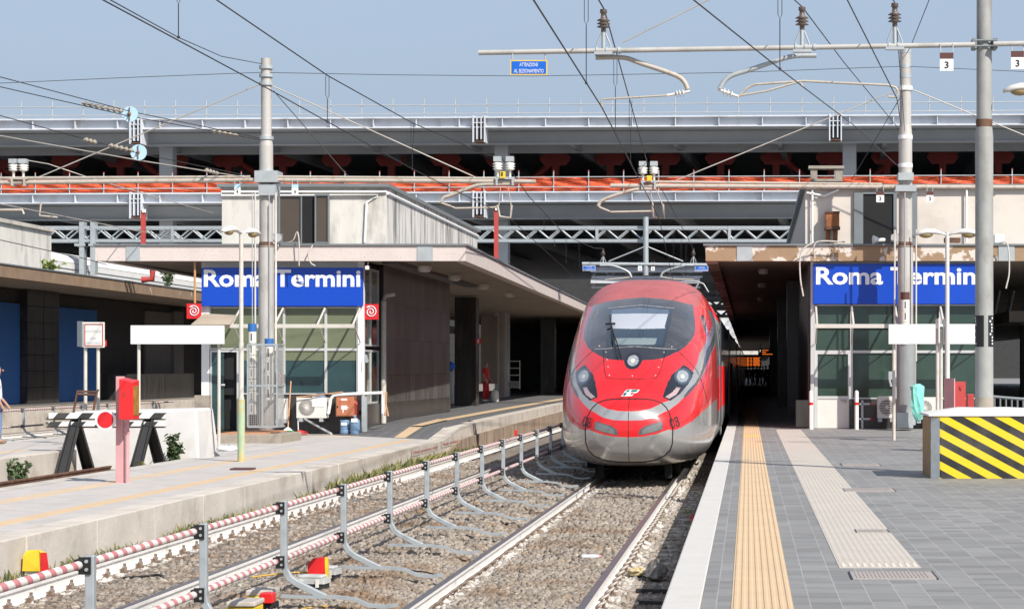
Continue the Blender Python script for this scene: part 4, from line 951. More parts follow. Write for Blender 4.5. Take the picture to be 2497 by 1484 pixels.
for y, x0 in ((YR+12, 1.0), (YR+30, .9), (YR+75, .9)): mb = MB(); mb.box((x0, y, -.1), (x0+.8, y+1.4, zb)); mb.build('marble_pier', M['marble'], BR_)
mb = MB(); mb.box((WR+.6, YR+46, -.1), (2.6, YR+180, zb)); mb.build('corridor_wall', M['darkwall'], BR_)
mb = MB(); mb.fb(1940, 975, 1971, 1040, YR-.1, .5); mb.build('low_pier', M['marble'], BR_)
mb = MB(); mb.fb(2070, 972, 2408, 1044, YR-.02, .2); mb.build('plinth', M['marble'], BR_)
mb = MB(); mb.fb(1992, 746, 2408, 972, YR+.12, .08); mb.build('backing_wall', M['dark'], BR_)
mb = MB(); mb.fb(1976, 634, 2408, 644, YR+.02, .2); mb.build('header_panel', M['alu'], BR_)
mb = MB(); mb.fb(1976, 634, 1984.5, 1044, YR-.06, .3); mb.build('corner_post', M['alu'], BR_)
for x0, x1 in ((1985, 2075.5), (2075.5, 2182), (2182, 2292), (2292, 2400)):
    window(BR_, x0, 742, x1, 796, YR, M['pane']); window(BR_, x0, 796, x1, 857, YR, M['pane'])
    if x0 > 2000: window(BR_, x0, 857, x1, 972, YR, M['pane'])
mb = MB(); mb.fb(1985, 857, 1993, 1043, YR, .1); mb.fb(2067, 857, 2075.5, 1043, YR, .1); mb.fb(1993, 857, 2067, 863, YR+.003, .09); mb.fb(1993, 965, 2067, 972, YR+.003, .09); dd = mb.build('door', M['alu'], BR_)
mb = MB(); mb.fb(1993, 863, 2067, 965, YR+.04, .02); mb.build('pane', M['pane'], dd)
mb = MB(); mb.fb(1993, 972, 2067, 1043, YR+.02, .03); mb.build('door_panel', M['acwhite'], dd)
mb = MB(); mb.tube([P(2048, 976, YR-.05), P(2062, 976, YR-.05), P(2062, 980, YR)], .02, 6); mb.build('handle', M['galvd'], dd)
# penthouse
zp0 = zt+.045; zp1 = Z(462, 55.5); xa, xb = X(1963, 55.5), 11.5
mb = MB(); mb.box((xa, 55.5, zp0), (xb, 80, zp1)); mb.build('penthouse', M['wallpink'], BR_)
mb = MB(); mb.box((xa-.12, 55.38, zp1+.001), (xb+.1, 80.1, zp1+.13)); mb.build('roof', M['alud'], BR_)
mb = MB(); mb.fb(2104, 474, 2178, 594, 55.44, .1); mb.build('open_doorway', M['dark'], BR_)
mb = MB(); mb.fb(2082, 470, 2104, 594, 55.40, .05); mb.fb(2178, 470, 2186, 594, 55.4, .05); mb.fb(2222, 470, 2236, 594, 55.4, .05); mb.fb(2104, 468, 2236, 473, 55.405, .05); mb.build('shutter', M['alud'], BR_)
ch = MB(); ch.fb(1976, 411, 1992, 439, 56, .35); ch.fb(2036, 411, 2054, 439, 56, .35); ch.fb(1976, 436, 2054, 442, 56.002, .34); ch.fb(1971, 404, 2058, 411, 55.95, .45); ch.build('chimney', M['stone'], BR_)
mb = MB(); mb.tube([P(1980, 462, 55.4), P(1980, 593, 55.4)], .03, 6); mb.tube([P(2356, 462, 55.4), P(2356, 590, 55.4)], .03, 6); mb.tube([P(1966, 458, 55.35), P(2440, 456, 55.35)], .035, 6); mb.tube([P(1966, 470, 55.4), P(2010, 478, 55.4), P(2045, 462, 55.4)], .03, 6); mb.build('conduit', M['white'], BR_)
o = thing('junction_box', 'orange rusty junction box with two stub pipes on the pale penthouse wall', 'junction box', P(2028, 590, 55.2))
mb = MB(); mb.fb(2012, 517, 2046, 556, 55.1, .35); mb.build('casing', M['rustbox'], o, bevel=.03); mb = MB(); mb.fb(2010, 552, 2048, 559, 55.05, .4); mb.fb(2011, 515, 2047, 519, 55.07, .38); mb.build('rim', M['rust'], o)
for px in (2019, 2037): mb = MB(); mb.cyl(P(px, 558, 55.3), P(px-1, 592, 55.3), .06, n=10); mb.build('stub_pipe', M['rustbox'], o)
mb = MB(); mb.tube(smooth([P(1985, 590, 53.9), P(1960, 605, 53.9), P(1950, 630, 53.9), P(1951, 680, 53.9), P(1958, 722, 53.9)]), .02, 6); mb.tube(smooth([P(2060, 590, 53.9), P(2000, 588, 53.9), P(1984, 600, 53.9), P(1986, 630, 53.95)]), .018, 6)
tag(mb.build('loose_conduit', M['greypost'], org='base'), 'loose pale cable conduit dangling from the brown canopy edge above the corridor', 'conduit')
mb = MB(); mb.tube(smooth([P(2430, 592, 53.9), P(2455, 594, 53.9), P(2460, 660, 53.9), P(2452, 703, 53.9)]), .02, 6)
tag(mb.build('loose_conduit', M['greypost'], org='base'), 'loose tan cable hanging off the brown canopy edge right of the large pole', 'conduit')
mb = MB(); mb.tube(smooth([P(762, 598, 56.9), P(752, 620, 56.85), P(757, 640, 56.85), P(768, 648, 56.9)]), .018, 6); tag(mb.build('loose_conduit', M['greypost'], org='base'), 'curved pale cable loop on the pink canopy edge left of the lamp post', 'conduit')
mb = MB(); mb.tube(smooth([P(700, 592, 57.0), P(715, 585, 56.9), P(724, 565, 56.85), P(729, 590, 56.8), P(729, 648, 56.85)]), .016, 6); tag(mb.build('loose_conduit', M['greypost'], org='base'), 'bent pale cable in front of the pink canopy edge below the penthouse window', 'conduit')

# --- the building at the left edge with its brown canopy
BF = thing('station_building', 'station building at the left edge with peeling canopy, arched white roof and dark blue hoardings', 'building', (-30, 80, .07))
XE = -25.9; zt_, zb_ = 5.08, 4.65
def side_box(mb, y0, y1, z0, z1, x0, x1): mb.box((x0, y0, z0), (x1, y1, z1))
mb = MB(); side_box(mb, 60, 200, zb_, zt_, XE-.3, XE); mb.build('fascia', M['fasc_dirt'], BF)
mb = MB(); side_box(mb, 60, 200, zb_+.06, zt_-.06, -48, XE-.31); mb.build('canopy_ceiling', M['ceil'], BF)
mb = MB(); side_box(mb, 60, 200, zt_+.001, zt_+.05, -48, XE+.04); mb.build('roof_edge', M['alud'], BF)
Xw = -29.6
def onwall(px): return Xw*F/(px-VX)
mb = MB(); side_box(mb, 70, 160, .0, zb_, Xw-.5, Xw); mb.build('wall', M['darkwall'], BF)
for a, b_ in ((-60, 44), (128, 232)):
    mb = MB(); side_box(mb, onwall(a), onwall(b_), .08, 4.1, Xw+.001, Xw+.08); mb.build('hoarding', M['bluepanel'], BF)
for a, b_ in ((46, 86), (86, 125)):
    y0, y1 = onwall(a), onwall(b_)-.05; mb = MB()
    for k_ in range(7): mb.box((Xw+.001, y0, .08+k_*.66), (Xw+.35, y1, .08+k_*.66+.64))
    mb.build('tiled_pier', M['marble'], BF)
y0 = onwall(350); mb = MB(); mb.box((Xw+.002, y0, 1.0), (Xw+.1, onwall(415), 4.3)); mb.build('pale_panel', M['dimpanel'], BF)
mb = MB(); mb.box((Xw+.002, onwall(412), .08), (Xw+.25, onwall(436), 4.4)); mb.build('column', M['dimpanel'], BF)
mb = MB(); mb.box((Xw+.002, onwall(250), .08), (Xw+1.2, onwall(415), 1.25)); mb.build('counter', M['marble'], BF)
# white plant room and arched roof above the canopy
z1 = 8.0
mb = MB()
xw_ = -27.6; ya = 60; yb = abs(xw_)*F/(VX-125)
mb.box((-36, ya, zt_+.05), (xw_, yb, Z(566, yb))); mb.build('plant_room', M['wallwhite'], BF)
mb = MB(); mb.box((-36.2, ya, Z(566, yb)+.001), (xw_+.12, yb+.1, Z(566, yb)+.14)); mb.build('roof', M['conc'], BF)
mb = MB(); sec = []
for i in range(13): a = math.pi*i/24; sec.append((xw_-2.4+2.36*math.sin(a), zt_+.68+.62*math.cos(a)))
yy0, yy1 = yb+.05, 118; n = 60; vs = []
for j in range(n):
    y = yy0+(yy1-yy0)*j/(n-1)
    for x, z in sec: vs.append((x+.02*(j % 2), y, z))
for j in range(n-1):
    for i in range(len(sec)-1): q = len(sec); mb.f.append([j*q+i, j*q+i+1, (j+1)*q+i+1, (j+1)*q+i]); mb.m.append(0); mb.s.append(False)
mb.v = vs; mb.build('arched_roof', M['chalk'], BF)
mb = MB(); mb.box((-34, yy0, zt_+.05), (xw_-.0, yy1-2, zt_+.66)); mb.build('parapet', M['chalk'], BF)
mb = MB(); mb.box((xw_+.001, yy0, zt_+.40), (xw_+.02, yy1-2, zt_+.44)); mb.build('gutter', M['alud'], BF)

# dark line of buildings on the far right
FR = thing('platform_canopy', 'dark far platform canopy and wall seen to the right of the large grey pole', 'canopy', (11, 75, 0))
mb = MB(); mb.box((9.2, 75, .0), (30, 75.4, 3.0)); mb.build('wall', M['darkwall'], FR)
mb = MB(); mb.box((8.2, 70, 3.0), (30, 76, 3.35)); mb.build('canopy_slab', M['conc_face'], FR)
mb = MB()
for i in range(9): mb.tube([(8.4+i*.5, 76.5, 3.3), (8.9+i*.5, 76.5, 5.6)], .07, 4)
mb.box((8, 76.3, 4.4), (30, 76.4, 4.5)); mb.build('lattice', M['galvd'], FR)

# ------------------------------------------------------------------ red and white barrier between the tracks
BX = -4.03
FB_ = thing('safety_barrier', 'low barrier of galvanised bent posts and two red and white striped bars between the tracks', 'barrier', (BX, 13, -.55))
p0 = c0 = None
foot = [(.0, -.445), (.12, -.45), (.45, -.452), (.62, -.47), (.75, -.525), (.88, -.535), (1.0, -.52)]
for i in range(14):
    y = 13.2+(i-1)*2.71 if i else 10.49
    if p0 is None:
        mb = MB()
        prof = [(0, .37), (0, -.16), (.012, -.22), (.05, -.29), (.11, -.335), (.30, -.43), (.36, -.455)]
        def flat(pts, wy, th):
            vs = []
            for k_, (a, b_) in enumerate(pts):
                q0 = pts[max(k_-1, 0)]; q1 = pts[min(k_+1, len(pts)-1)]; t_ = Vector((q1[0]-q0[0], q1[1]-q0[1])).normalized(); nn = Vector((-t_.y, t_.x))*th
                for sx, sy in ((1, -1), (1, 1), (-1, 1), (-1, -1)): vs.append((BX+a+nn.x*sx, y+wy*sy, b_+nn.y*sx))
            fs = [(k_*4+j, k_*4+(j+1) % 4, (k_+1)*4+(j+1) % 4, (k_+1)*4+j) for k_ in range(len(pts)-1) for j in range(4)]+[(3, 2, 1, 0), tuple(len(pts)*4-4+j for j in range(4))]
            mb.add(vs, fs)
        flat(prof, .03, .028); p0 = mb.build('post', M['galv'], FB_, bevel=.006)
        mb = MB(); flat([(a-.02, b_) for a, b_ in foot], .032, .014); f0 = mb.build('foot', M['galv'], p0)
        cl = []
        for z in (.31, -.15):
            mb = MB(); mb.box((BX-.062, y-.042, z-.055), (BX+.012, y-.0305, z+.05)); mb.box((BX-.09, y-.0304, z-.034), (BX-.0285, y+.035, z+.034)); mb.cyl((BX-.012, y-.05, z+.025), (BX-.012, y-.041, z+.025), .011, n=8, mi=1); mb.cyl((BX-.012, y-.05, z-.025), (BX-.012, y-.041, z-.025), .011, n=8, mi=1)
            cl.append(mb.build('clamp', [M['black'], M['galv']], p0))
        yy0 = y
    else:
        c = pt(p0, FB_, (0, y-yy0, 0))
        for o in [f0]+cl: h = o.copy(); COL.objects.link(h); h.parent = c
for z in (.31, -.15):
    y = 8.2
    for i in range(15): mb = MB(); y0 = 10.49+(i-1)*2.71; mb.cyl((BX-.062, y0+.01, z), (BX-.062, y0+2.70, z), .027, n=12); mb.build('striped_bar', M['barber'], FB_)
F2 = dup(FB_, label='another striped safety barrier beside the far left track, seen behind the man in white', group=None); F2.location = (-20.9, 43, -.55)

# ------------------------------------------------------------------ overhead line equipment
def ring_clamp(mb, x, y, z, r, h=.1): mb.cyl((x, y, z-h/2), (x, y, z+h/2), r, n=16)
def insulator_post(parent, px, pyt, pyb, Y, kind='insb'):
    base = P(px, pyb, Y); top = P(px, pyt, Y); h = top.z-base.z
    i_ = MB(); i_.lathe([(.035, h*.45), (.035, h*.55), (.1, h*.57), (.04, h*.63), (.1, h*.65), (.04, h*.71), (.1, h*.73), (.04, h*.79), (.035, h*.9), (.05, h*.91), (.05, h)], base, n=10); i_.build('insulator', M[kind], parent)
    m_ = MB(); m_.cyl(base+Vector((0, 0, -.05)), base+Vector((0, 0, h*.45)), .028, n=8)
    for s in (-1, 1): m_.tube([base+Vector((s*.11, 0, -.05)), base+Vector((s*.1, 0, h*.12)), base+Vector((s*.03, 0, h*.42))], .012, 6)
    m_.box((base.x-.13, Y-.05, base.z-.06), (base.x+.13, Y+.05, base.z-.02)); m_.build('bracket', M['galvd'], parent)
def twin_ins(parent, pxs, pyt, pyb, Y):
    for px in pxs:
        base = P(px, pyb, Y); h = Z(pyt, Y)-base.z; i_ = MB()
        i_.lathe([(.03, 0), (.03, h*.3), (.06, h*.32), (.12, h*.40), (.07, h*.44), (.13, h*.52), (.07, h*.56), (.13, h*.64), (.08, h*.7), (.05, h*.75)], base, n=12); i_.build('insulator', M['porc'], parent)
        c_ = MB(); c_.box((base.x-.09, Y-.09, base.z+h*.751), (base.x+.09, Y+.09, base.z+h)); c_.build('cap', M['galvd'], parent)
def plate3(label, px0, px1, py0, py1, Y, digit, topm, name='track_number_plate'):
    o = thing(name, label, 'number plate', P((px0+px1)/2, py1, Y))
    mid = py0+(py1-py0)*.34
    mb = MB(); mb.fb(px0, mid, px1, py1, Y, .015); mb.build('plate', M['white'], o)
    mb = MB(); mb.fb(px0, py0, px1, mid, Y-.001, .015); mb.build('top_band', topm, o)
    s_ = (px1-px0); text('digit', digit, X(px0+s_*.66, Y)-X(px0+s_*.36, Y), Z(mid, Y)-Z(py1, Y)-.02*0-((Z(mid, Y)-Z(py1, Y))*.42), ((X(px0, Y)+X(px1, Y))/2, Y-.006, Z(py1, Y)+(Z(mid, Y)-Z(py1, Y))*.2), M['letterblk'], o, off=.02)
    for q in (px0+1.5, px1-1.5): mb = MB(); mb.cyl(P(q, py0, Y+.01), P(q, py0-(py1-py0)*.5, Y+.03), .008, n=6); mb.build('hanger', M['galvd'], o)
    return o
# front portal beam on the big pole
YP = 30.7
px_ = X(2399, YP)
FP = thing('catenary_pole', 'large weathered grey tubular pole rising out of the yellow and black block', 'pole', (px_, YP, .9))
mb = MB(); mb.cyl((px_, YP, .85), (px_, YP, Z(335, YP)), .128, n=28); mb.cyl((px_, YP, Z(335, YP)), (px_, YP, Z(305, YP)), .128, .110, n=28, caps=False); mb.cyl((px_, YP, Z(305, YP)), (px_, YP, 8.7), .110, .105, n=28); mb.build('shaft', M['poleg'], FP)
mb = MB(); mb.cyl((px_, YP, Z(312, YP)), (px_, YP, Z(292, YP)), .113, .119, n=28); mb.build('rust_collar', M['rust'], FP)
mb = MB(); mb.cyl((px_, YP, .84), (px_, YP, Z(968, YP)), .1315, n=28); mb.build('foot_sleeve', M['stone'], FP)
for a0 in (150, 330):
    mb = MB(); vs = []
    zz0, zz1 = Z(845, YP), Z(769, YP)
    for k_ in range(9): a = R(a0+k_*14-(0 if a0 == 150 else 40)); vs += [(px_+.1305*math.cos(a), YP+.1305*math.sin(a), zz0), (px_+.1305*math.cos(a), YP+.1305*math.sin(a), zz1)]
    mb.add(vs, [(2*k_, 2*k_+2, 2*k_+3, 2*k_+1) for k_ in range(8)]); pst = mb.build('poster', M['black'], FP)
    mb = MB()
    for j in range(9):
        z = zz0+.03+j*.045; a = R(a0+ (38 if a0 == 150 else -22)+random.uniform(-10, 10)); a2 = a+R(12)
        mb.add([(px_+.133*math.cos(a), YP+.133*math.sin(a), z), (px_+.133*math.cos(a2), YP+.133*math.sin(a2), z), (px_+.133*math.cos(a2), YP+.133*math.sin(a2), z+.026), (px_+.133*math.cos(a), YP+.133*math.sin(a), z+.026)], [(0, 1, 2, 3)])
    mb.build('print', M['letter'], pst)
zc = Z(109, YP)
mb = MB()
for s in (-1, 1): mb.box((px_+s*.145-.03, YP-.14, zc-.07), (px_+s*.145+.03, YP+.14, zc+.07)); 
mb.tube([(px_-.16, YP-.13, zc+.04), (px_+.16, YP-.13, zc+.04)], .014, 6); mb.tube([(px_-.16, YP-.13, zc-.04), (px_+.16, YP-.13, zc-.04)], .014, 6); mb.build('beam_clamp', M['alud'], FP)
B0 = P(1167, 129, 30.9); B1 = P(2376, 109.5, 30.55)
def bpt(px): t_ = (px-1167)/(2376-1167); return B0.lerp(B1, t_)
mb = MB(); mb.cyl(B0, B1, .036, n=14); mb.cyl(P(2422, 108, 30.5), P(2620, 104, 30.4), .036, n=14); mb.build('portal_beam', M['pole'], FP)
for px, pt_, pb in ((1471, 24, 124), (1955, 18, 118), (2181, 9, 112)): insulator_post(FP, px, pt_, pb, bpt(px).y)
for px in (1458, 1482, 1944, 1967, 1988, 1512, 2170, 2192):
    q = bpt(px); mb = MB(); mb.cyl(q-Vector((.018, 0, 0)), q+Vector((.018, 0, 0)), .052, n=10); mb.build('clamp', M['galvd'], FP)
y_ = 30.9
mb = MB(); mb.tube(smooth([P(1452, 141, y_), P(1490, 140, y_), P(1526, 142, y_), P(1560, 154, y_), P(1620, 174, y_), P(1655, 188, y_), P(1670, 203, y_), P(1676, 218, y_)]), .035, 8); mb.build('registration_arm', M['beam'], FP)
mb = MB(); mb.tube([P(1467, 262, y_), P(1466, 246, y_), P(1472, 242, y_), P(1560, 237, y_), P(1625, 233, y_)], .014, 6); mb.build('steady_arm', M['beam'], FP)
mb = MB(); mb.tube([P(1625, 233, y_), P(1682, 223, y_)], .02, 6)
for q in (1650, 1657, 1665): mb.lathe([(.02, -.008), (.06, 0), (.02, .012)], P(q, 229-(q-1650)*.15, y_), (1, 0, .16), n=10)
mb.build('arm_insulator', M['porc'], FP)
mb = MB(); mb.tube(smooth([P(1990, 136, y_), P(1940, 137, y_), P(1900, 146, y_), P(1830, 170, y_), P(1785, 184, y_), P(1766, 198, y_), P(1754, 217, y_)]), .035, 8); mb.build('registration_arm', M['galvd'], FP)
mb = MB(); mb.tube([P(1750, 218, y_), P(1800, 236, y_)], .02, 6)
for q in (1765, 1774, 1783): mb.lathe([(.02, -.008), (.06, 0), (.02, .012)], P(q, 224+(q-1765)*.35, y_), (1, 0, -.3), n=10)
mb.build('arm_insulator', M['porc'], FP)
mb = MB(); mb.tube([P(1800, 236, y_), P(1822, 214, y_), P(1840, 206, y_), P(1900, 202, y_), P(1960, 198, y_), P(2080, 204, y_), P(2165, 208, y_), P(2184, 214, y_), P(2190, 226, y_), P(2186, 237, y_), P(2165, 236, y_)], .017, 8); mb.tube([P(1800, 234, y_), P(1870, 222, y_), P(1950, 199, y_), P(1957, 212, y_)], .015, 6); mb.build('steady_arm', M['beam'], FP)
plate3('hanging plate with digit 3 and brown top, left of the large pole', 2291, 2324, 129, 173, 30.5, '3', M['brown'])
plate3('hanging plate with digit 3 and brown top, cut by the right picture edge', 2464.5, 2496, 125, 169, 30.45, '3', M['brown'])
def warn(label, x0, x1, y0, y1, Y, small=False):
    o = thing('warning_sign', label, 'warning sign', P((x0+x1)/2, y1, Y))
    mb = MB(); mb.fb(x0, y0, x1, y1, Y, .02); mb.build('border', M['yplate'] if not small else M['white'], o); e_ = (x1-x0)*.03
    mb = MB(); mb.fb(x0+e_, y0+e_, x1-e_, y1-e_, Y-.004, .01); mb.build('panel', M['smallblue'], o)
    c_ = (X(x0, Y)+X(x1, Y))/2; w_ = X(x1, Y)-X(x0, Y); h_ = Z(y0, Y)-Z(y1, Y)
    text('lettering', 'ATTENZIONE', w_*.5, h_*.25, (c_, Y-.008, Z(y1, Y)+h_*.56), M['letter'], o); text('lettering', 'AL SEZIONAMENTO', w_*.8, h_*.25, (c_, Y-.008, Z(y1, Y)+h_*.14), M['letter'], o)
    for q in (x0+(x1-x0)*.06, x1-(x1-x0)*.06): mb = MB(); mb.cyl(P(q, y0, Y+.01), P(q, y0-(y1-y0)*.55, Y+.01), .012, n=6); mb.build('hanger', M['galvd'], o)
    return o
warn('large blue ATTENZIONE sign hanging from the front beam against the sky', 1244, 1334, 147, 183, 30.85)
warn('small blue ATTENZIONE sign under the gantry left of the train roof', 1420.5, 1451, 647, 660, YG_-.35, True)
warn('small blue ATTENZIONE sign under the gantry beside the brown canopy', 1694, 1726, 648, 661, YG_-.35, True)
plate3('tiny hanging plate with pale blue top and digit 4 beside the gantry drop post', 1555, 1565, 645, 660, YG_-.35, '4', M['ltblue']); plate3('tiny hanging plate with brown top and digit 3 beside the gantry drop post', 1587, 1596, 645, 660, YG_-.35, '3', M['brown'])
for px, lb in ((1470, 'left'), (1690, 'right')): insulator_post(GA, px, 607, 640, YG_-.3)
for pts in (((1462, 647), (1495, 648), (1530, 662), (1539, 676)), ((1690, 647), (1665, 648), (1620, 662), (1610, 676))): mb = MB(); mb.tube(smooth([P(a, b_, YG_-.35) for a, b_ in pts]), .05, 6); mb.build('registration_arm', M['galv'], GA)
for pts in (((1539, 676), (1475, 682)), ((1610, 675), (1640, 680), (1692, 682))): mb = MB(); mb.tube([P(a, b_, YG_-.35) for a, b_ in pts], .03, 6); mb.build('steady_arm', M['beam'], GA)

# the two middle poles in front of the buildings
def mid_pole(label, px, Y, pyt, pyb, taper, r0, r1):
    x = X(px, Y); o = thing('catenary_pole', label, 'pole', (x, Y, Z(pyb, Y)))
    mb = MB(); zt_ = Z(taper, Y); z0 = Z(pyb, Y); mb.cyl((x, Y, z0), (x, Y, Z(600, Y)), r1*1.15, n=24); mb.cyl((x, Y, Z(600, Y)), (x, Y, zt_-.25), r1, n=24); mb.cyl((x, Y, zt_-.25), (x, Y, zt_), r1, r0, n=24, caps=False); mb.cyl((x, Y, zt_), (x, Y, Z(pyt, Y)), r0, n=24); mb.build('shaft', M['pole'], o)
    mb = MB(); mb.cyl((x, Y, Z(603, Y)), (x, Y, Z(590, Y)), r1*1.17, r1*1.02, n=24); mb.build('rust_collar', M['rust'], o)
    return o, x
PLo, xl_ = mid_pole('tall grey pole with caged counterweights in front of the sign with blinds below', 649, 51.5, 143, 1047, 330, .122, .158)
for py in (165, 185, 205, 337, 418, 455): mb = MB(); mb.cyl((xl_, 51.5, Z(py+4, 51.5)), (xl_, 51.5, Z(py-4, 51.5)), .165 if py < 320 and py > 150 else .17, n=20); mb.build('band', M['galvd'], PLo)
mb = MB(); mb.fb(620, 416, 676, 444, 51.2, .6); mb.fb(630, 450, 672, 476, 51.25, .5); mb.build('beam_clamp', M['galvd'], PLo)
def tubeb(parent, a, b_, Y, r, mt='beam', Y2=None): mb = MB(); mb.cyl(P(*a, Y), P(*b_, Y2 or Y), r, n=12); return mb.build('cantilever_tube', M[mt], parent)
YB = 51.3
tubeb(PLo, (-40, 446), (622, 439), YB, .052); tubeb(PLo, (0, 434), (610, 431), YB, .03); tubeb(PLo, (676, 439), (1306, 443), YB, .052); tubeb(PLo, (676, 431), (1215, 435), YB, .03)
twin_ins(PLo, (33, 57), 388, 432, YB); twin_ins(PLo, (1213, 1243), 382, 432, YB)
mb = MB(); mb.fb(1206, 433, 1254, 437, YB-.1, .25); mb.fb(1208, 437.01, 1213, 452, YB-.1, .25); mb.fb(1247, 437.01, 1252, 452, YB-.1, .25); mb.build('insulator_cradle', M['galvd'], PLo); mb = MB(); mb.fb(22, 432, 66, 437, YB-.1, .25); mb.fb(26, 437.01, 31, 453, YB-.1, .25); mb.fb(56, 437.01, 61, 453, YB-.1, .25); mb.build('insulator_cradle', M['beam'], PLo)
mb = MB(); mb.fb(1219, 418, 1232, 434, YB-.15, .02); pl_ = mb.build('yellow_plate', M['yplate'], PLo); text('digit', '8', X(1228, YB)-X(1223, YB), .10, (X(1225.5, YB), YB-.16, Z(431, YB)), M['letterblk'], pl_, off=.02)
mb = MB(); mb.tube(smooth([P(a, b_, YB) for a, b_ in ((1250, 449), (1180, 450), (1150, 456), (1100, 476), (1082, 482), (1075, 492))]), .045, 8); mb.build('registration_arm', M['beam'], PLo)
mb = MB(); mb.tube([P(a, b_, YB) for a, b_ in ((1072, 494), (1100, 503), (1110, 508), (1200, 506), (1212, 504))], .022, 6); mb.build('steady_arm', M['beam'], PLo)
mb = MB(); mb.tube([P(a, b_, YB) for a, b_ in ((1212, 500), (1218, 528), (1245, 531), (1247, 500))], .03, 6); mb.tube([P(1220, 455, YB), P(1216, 502, YB)], .012, 6); mb.tube([P(1238, 455, YB), P(1246, 502, YB)], .012, 6); mb.build('contact_clamp', M['beam'], PLo)
mb = MB(); mb.tube([P(a, b_, YB) for a, b_ in ((0, 512), (55, 512), (58, 522))], .03, 6); mb.build('steady_arm', M['beam'], PLo); mb = MB(); mb.tube([P(a, b_, YB) for a, b_ in ((100, 494), (96, 526), (140, 530))], .025, 6); mb.build('contact_clamp', M['beam'], PLo)
plate3('hanging plate with digit 4 and pale blue top, left of the caged pole', 571, 586, 449, 476, YB-.15, '4', M['ltblue']); plate3('hanging plate with digit 4 and pale blue top, right of the caged pole', 711, 727, 450, 476, YB-.15, '4', M['ltblue'])
# conduits and counterweights on that pole
mb = MB(); mb.tube([P(622, 470, 51.1), P(622, 790, 51.1)], .022, 6); mb.tube([P(672, 470, 51.1), P(672, 905, 51.1), P(678, 912, 51.0)], .028, 6); mb.build('conduit', M['greypost'], PLo)
def weights(parent, px, pyt, pyb, Y, r, capm):
    x = X(px, Y); z0, z1 = Z(pyb, Y), Z(pyt, Y); n = max(3, int((z1-z0)/.30)); mb = MB(); h = (z1-z0-.18)/n
    for i in range(n):
        mb.cyl((x, Y, z0+i*h+.006), (x, Y, z0+(i+1)*h-.006), r, n=20, mi=0); mb.box((x-.012, Y-r-.004, z0+i*h+.06), (x+.012, Y-r+.02, z0+(i+1)*h-.05), 1)
    mb.build('counterweight', [M['porc'], M['black']], parent)
    mb = MB(); mb.cyl((x, Y, z1-.18), (x, Y, z1), r*1.06, n=20); mb.build('weight_cap', capm, parent); mb = MB(); mb.cyl((x, Y, z1+.001), (x, Y, Z(470, Y)), .012, n=6); mb.build('weight_wire', M['galvd'], parent)
weights(PLo, 615, 789, 1010, 51.0, .095, M['bluepanel']); weights(PLo, 656, 825, 975, 50.9, .10, M['bluepanel'])
def cage(parent, x0, x1, y0, y1, Y, d):
    mb = MB(); zt_, zb_ = Z(y0, Y), Z(y1, Y); xa_, xb_ = X(x0, Y), X(x1, Y)
    for z in (zt_, (zt_+zb_)/2, zb_):
        mb.box((xa_, Y-.02, z-.02), (xb_, Y+.02, z+.02)); mb.box((xa_, Y+d-.02, z-.02), (xb_, Y+d+.02, z+.02)); mb.box((xa_-.02, Y+.021, z-.02), (xa_+.02, Y+d-.021, z+.02)); mb.box((xb_-.02, Y+.021, z-.02), (xb_+.02, Y+d-.021, z+.02))
    for x in (xa_, (xa_+xb_)/2, xb_): mb.box((x-.018, Y-.018, zb_), (x+.018, Y+.018, zt_))
    mb.build('cage_frame', M['galv'], parent); mb = MB(); n = int((xb_-xa_)/.045)
    for i in range(n+1): x = xa_+(xb_-xa_)*i/n; mb.box((x-.003, Y-.006, zb_), (x+.003, Y-.002, zt_))
    k_ = int((zt_-zb_)/.045)
    for i in range(k_+1): z = zb_+(zt_-zb_)*i/k_; mb.box((xa_, Y-.0019, z-.003), (xb_, Y+.003, z+.003)); mb.box((xb_-.003, Y, z-.003), (xb_+.003, Y+d, z+.003))
    for i in range(int(d/.045)): y = Y+i*.045; mb.box((xb_-.003, y, zb_), (xb_+.003, y+.006, zt_))
    mb.build('cage_mesh', M['mesh'], parent)
cage(PLo, 604, 675, 840, 1040, 50.6, .8)
mb = MB(); mb.tube([P(678, 905, 51), P(682, 915, 51), P(681, 928, 51), P(677, 943, 51)], .03, 6); mb.build('tap_fitting', M['wood'], PLo)
mb = MB(); mb.box((X(536, 50.1), 50.1, ZL-.05), (X(684, 50.1), 52.4, Z(1058, 50.1))); st = tag(mb.build('stone_plinth', M['stone'], org='base', bevel=.02), 'squat stone plinth carrying the caged pole on the low platform', 'plinth')
mb = MB(); mb.box((X(536, 50.1)+.01, 50.12, Z(1058, 50.1)+.001), (X(684, 50.1)-.35, 52.39, Z(1058, 50.1)+.03)); o = mb.build('plinth_top', M['ochre'], st)
# right one
PRo, xr_ = mid_pole('grey concrete-coloured pole with brown-topped weights in front of the half hidden sign', 2207, 53.3, 122, 1042, 305, .14, .165)
for py in (126, 162, 186, 216, 335, 404): mb = MB(); mb.cyl((xr_, 53.3, Z(py+5, 53.3)), (xr_, 53.3, Z(py-5, 53.3)), .175 if py > 200 else .146, n=20); mb.build('band', M['white'] if py > 200 else M['galvd'], PRo)
mb = MB(); mb.fb(2190, 421, 2227, 439, 53.0, .6); mb.fb(2183, 451, 2234, 466, 53.0, .6); mb.build('beam_clamp', M['galvd'], PRo)
YC = 53.1
tubeb(PRo, (1488, 453), (2186, 456), YC, .055); tubeb(PRo, (1575, 443), (2150, 449), YC, .03); tubeb(PRo, (2232, 456), (2520, 457), YC, .055)
twin_ins(PRo, (1567, 1594), 394, 440, YC); mb = MB(); mb.fb(1560, 441, 1602, 445, YC-.1, .25); mb.fb(1563, 445.01, 1568, 462, YC-.1, .25); mb.fb(1594, 445.01, 1599, 462, YC-.1, .25); mb.build('insulator_cradle', M['galvd'], PRo)
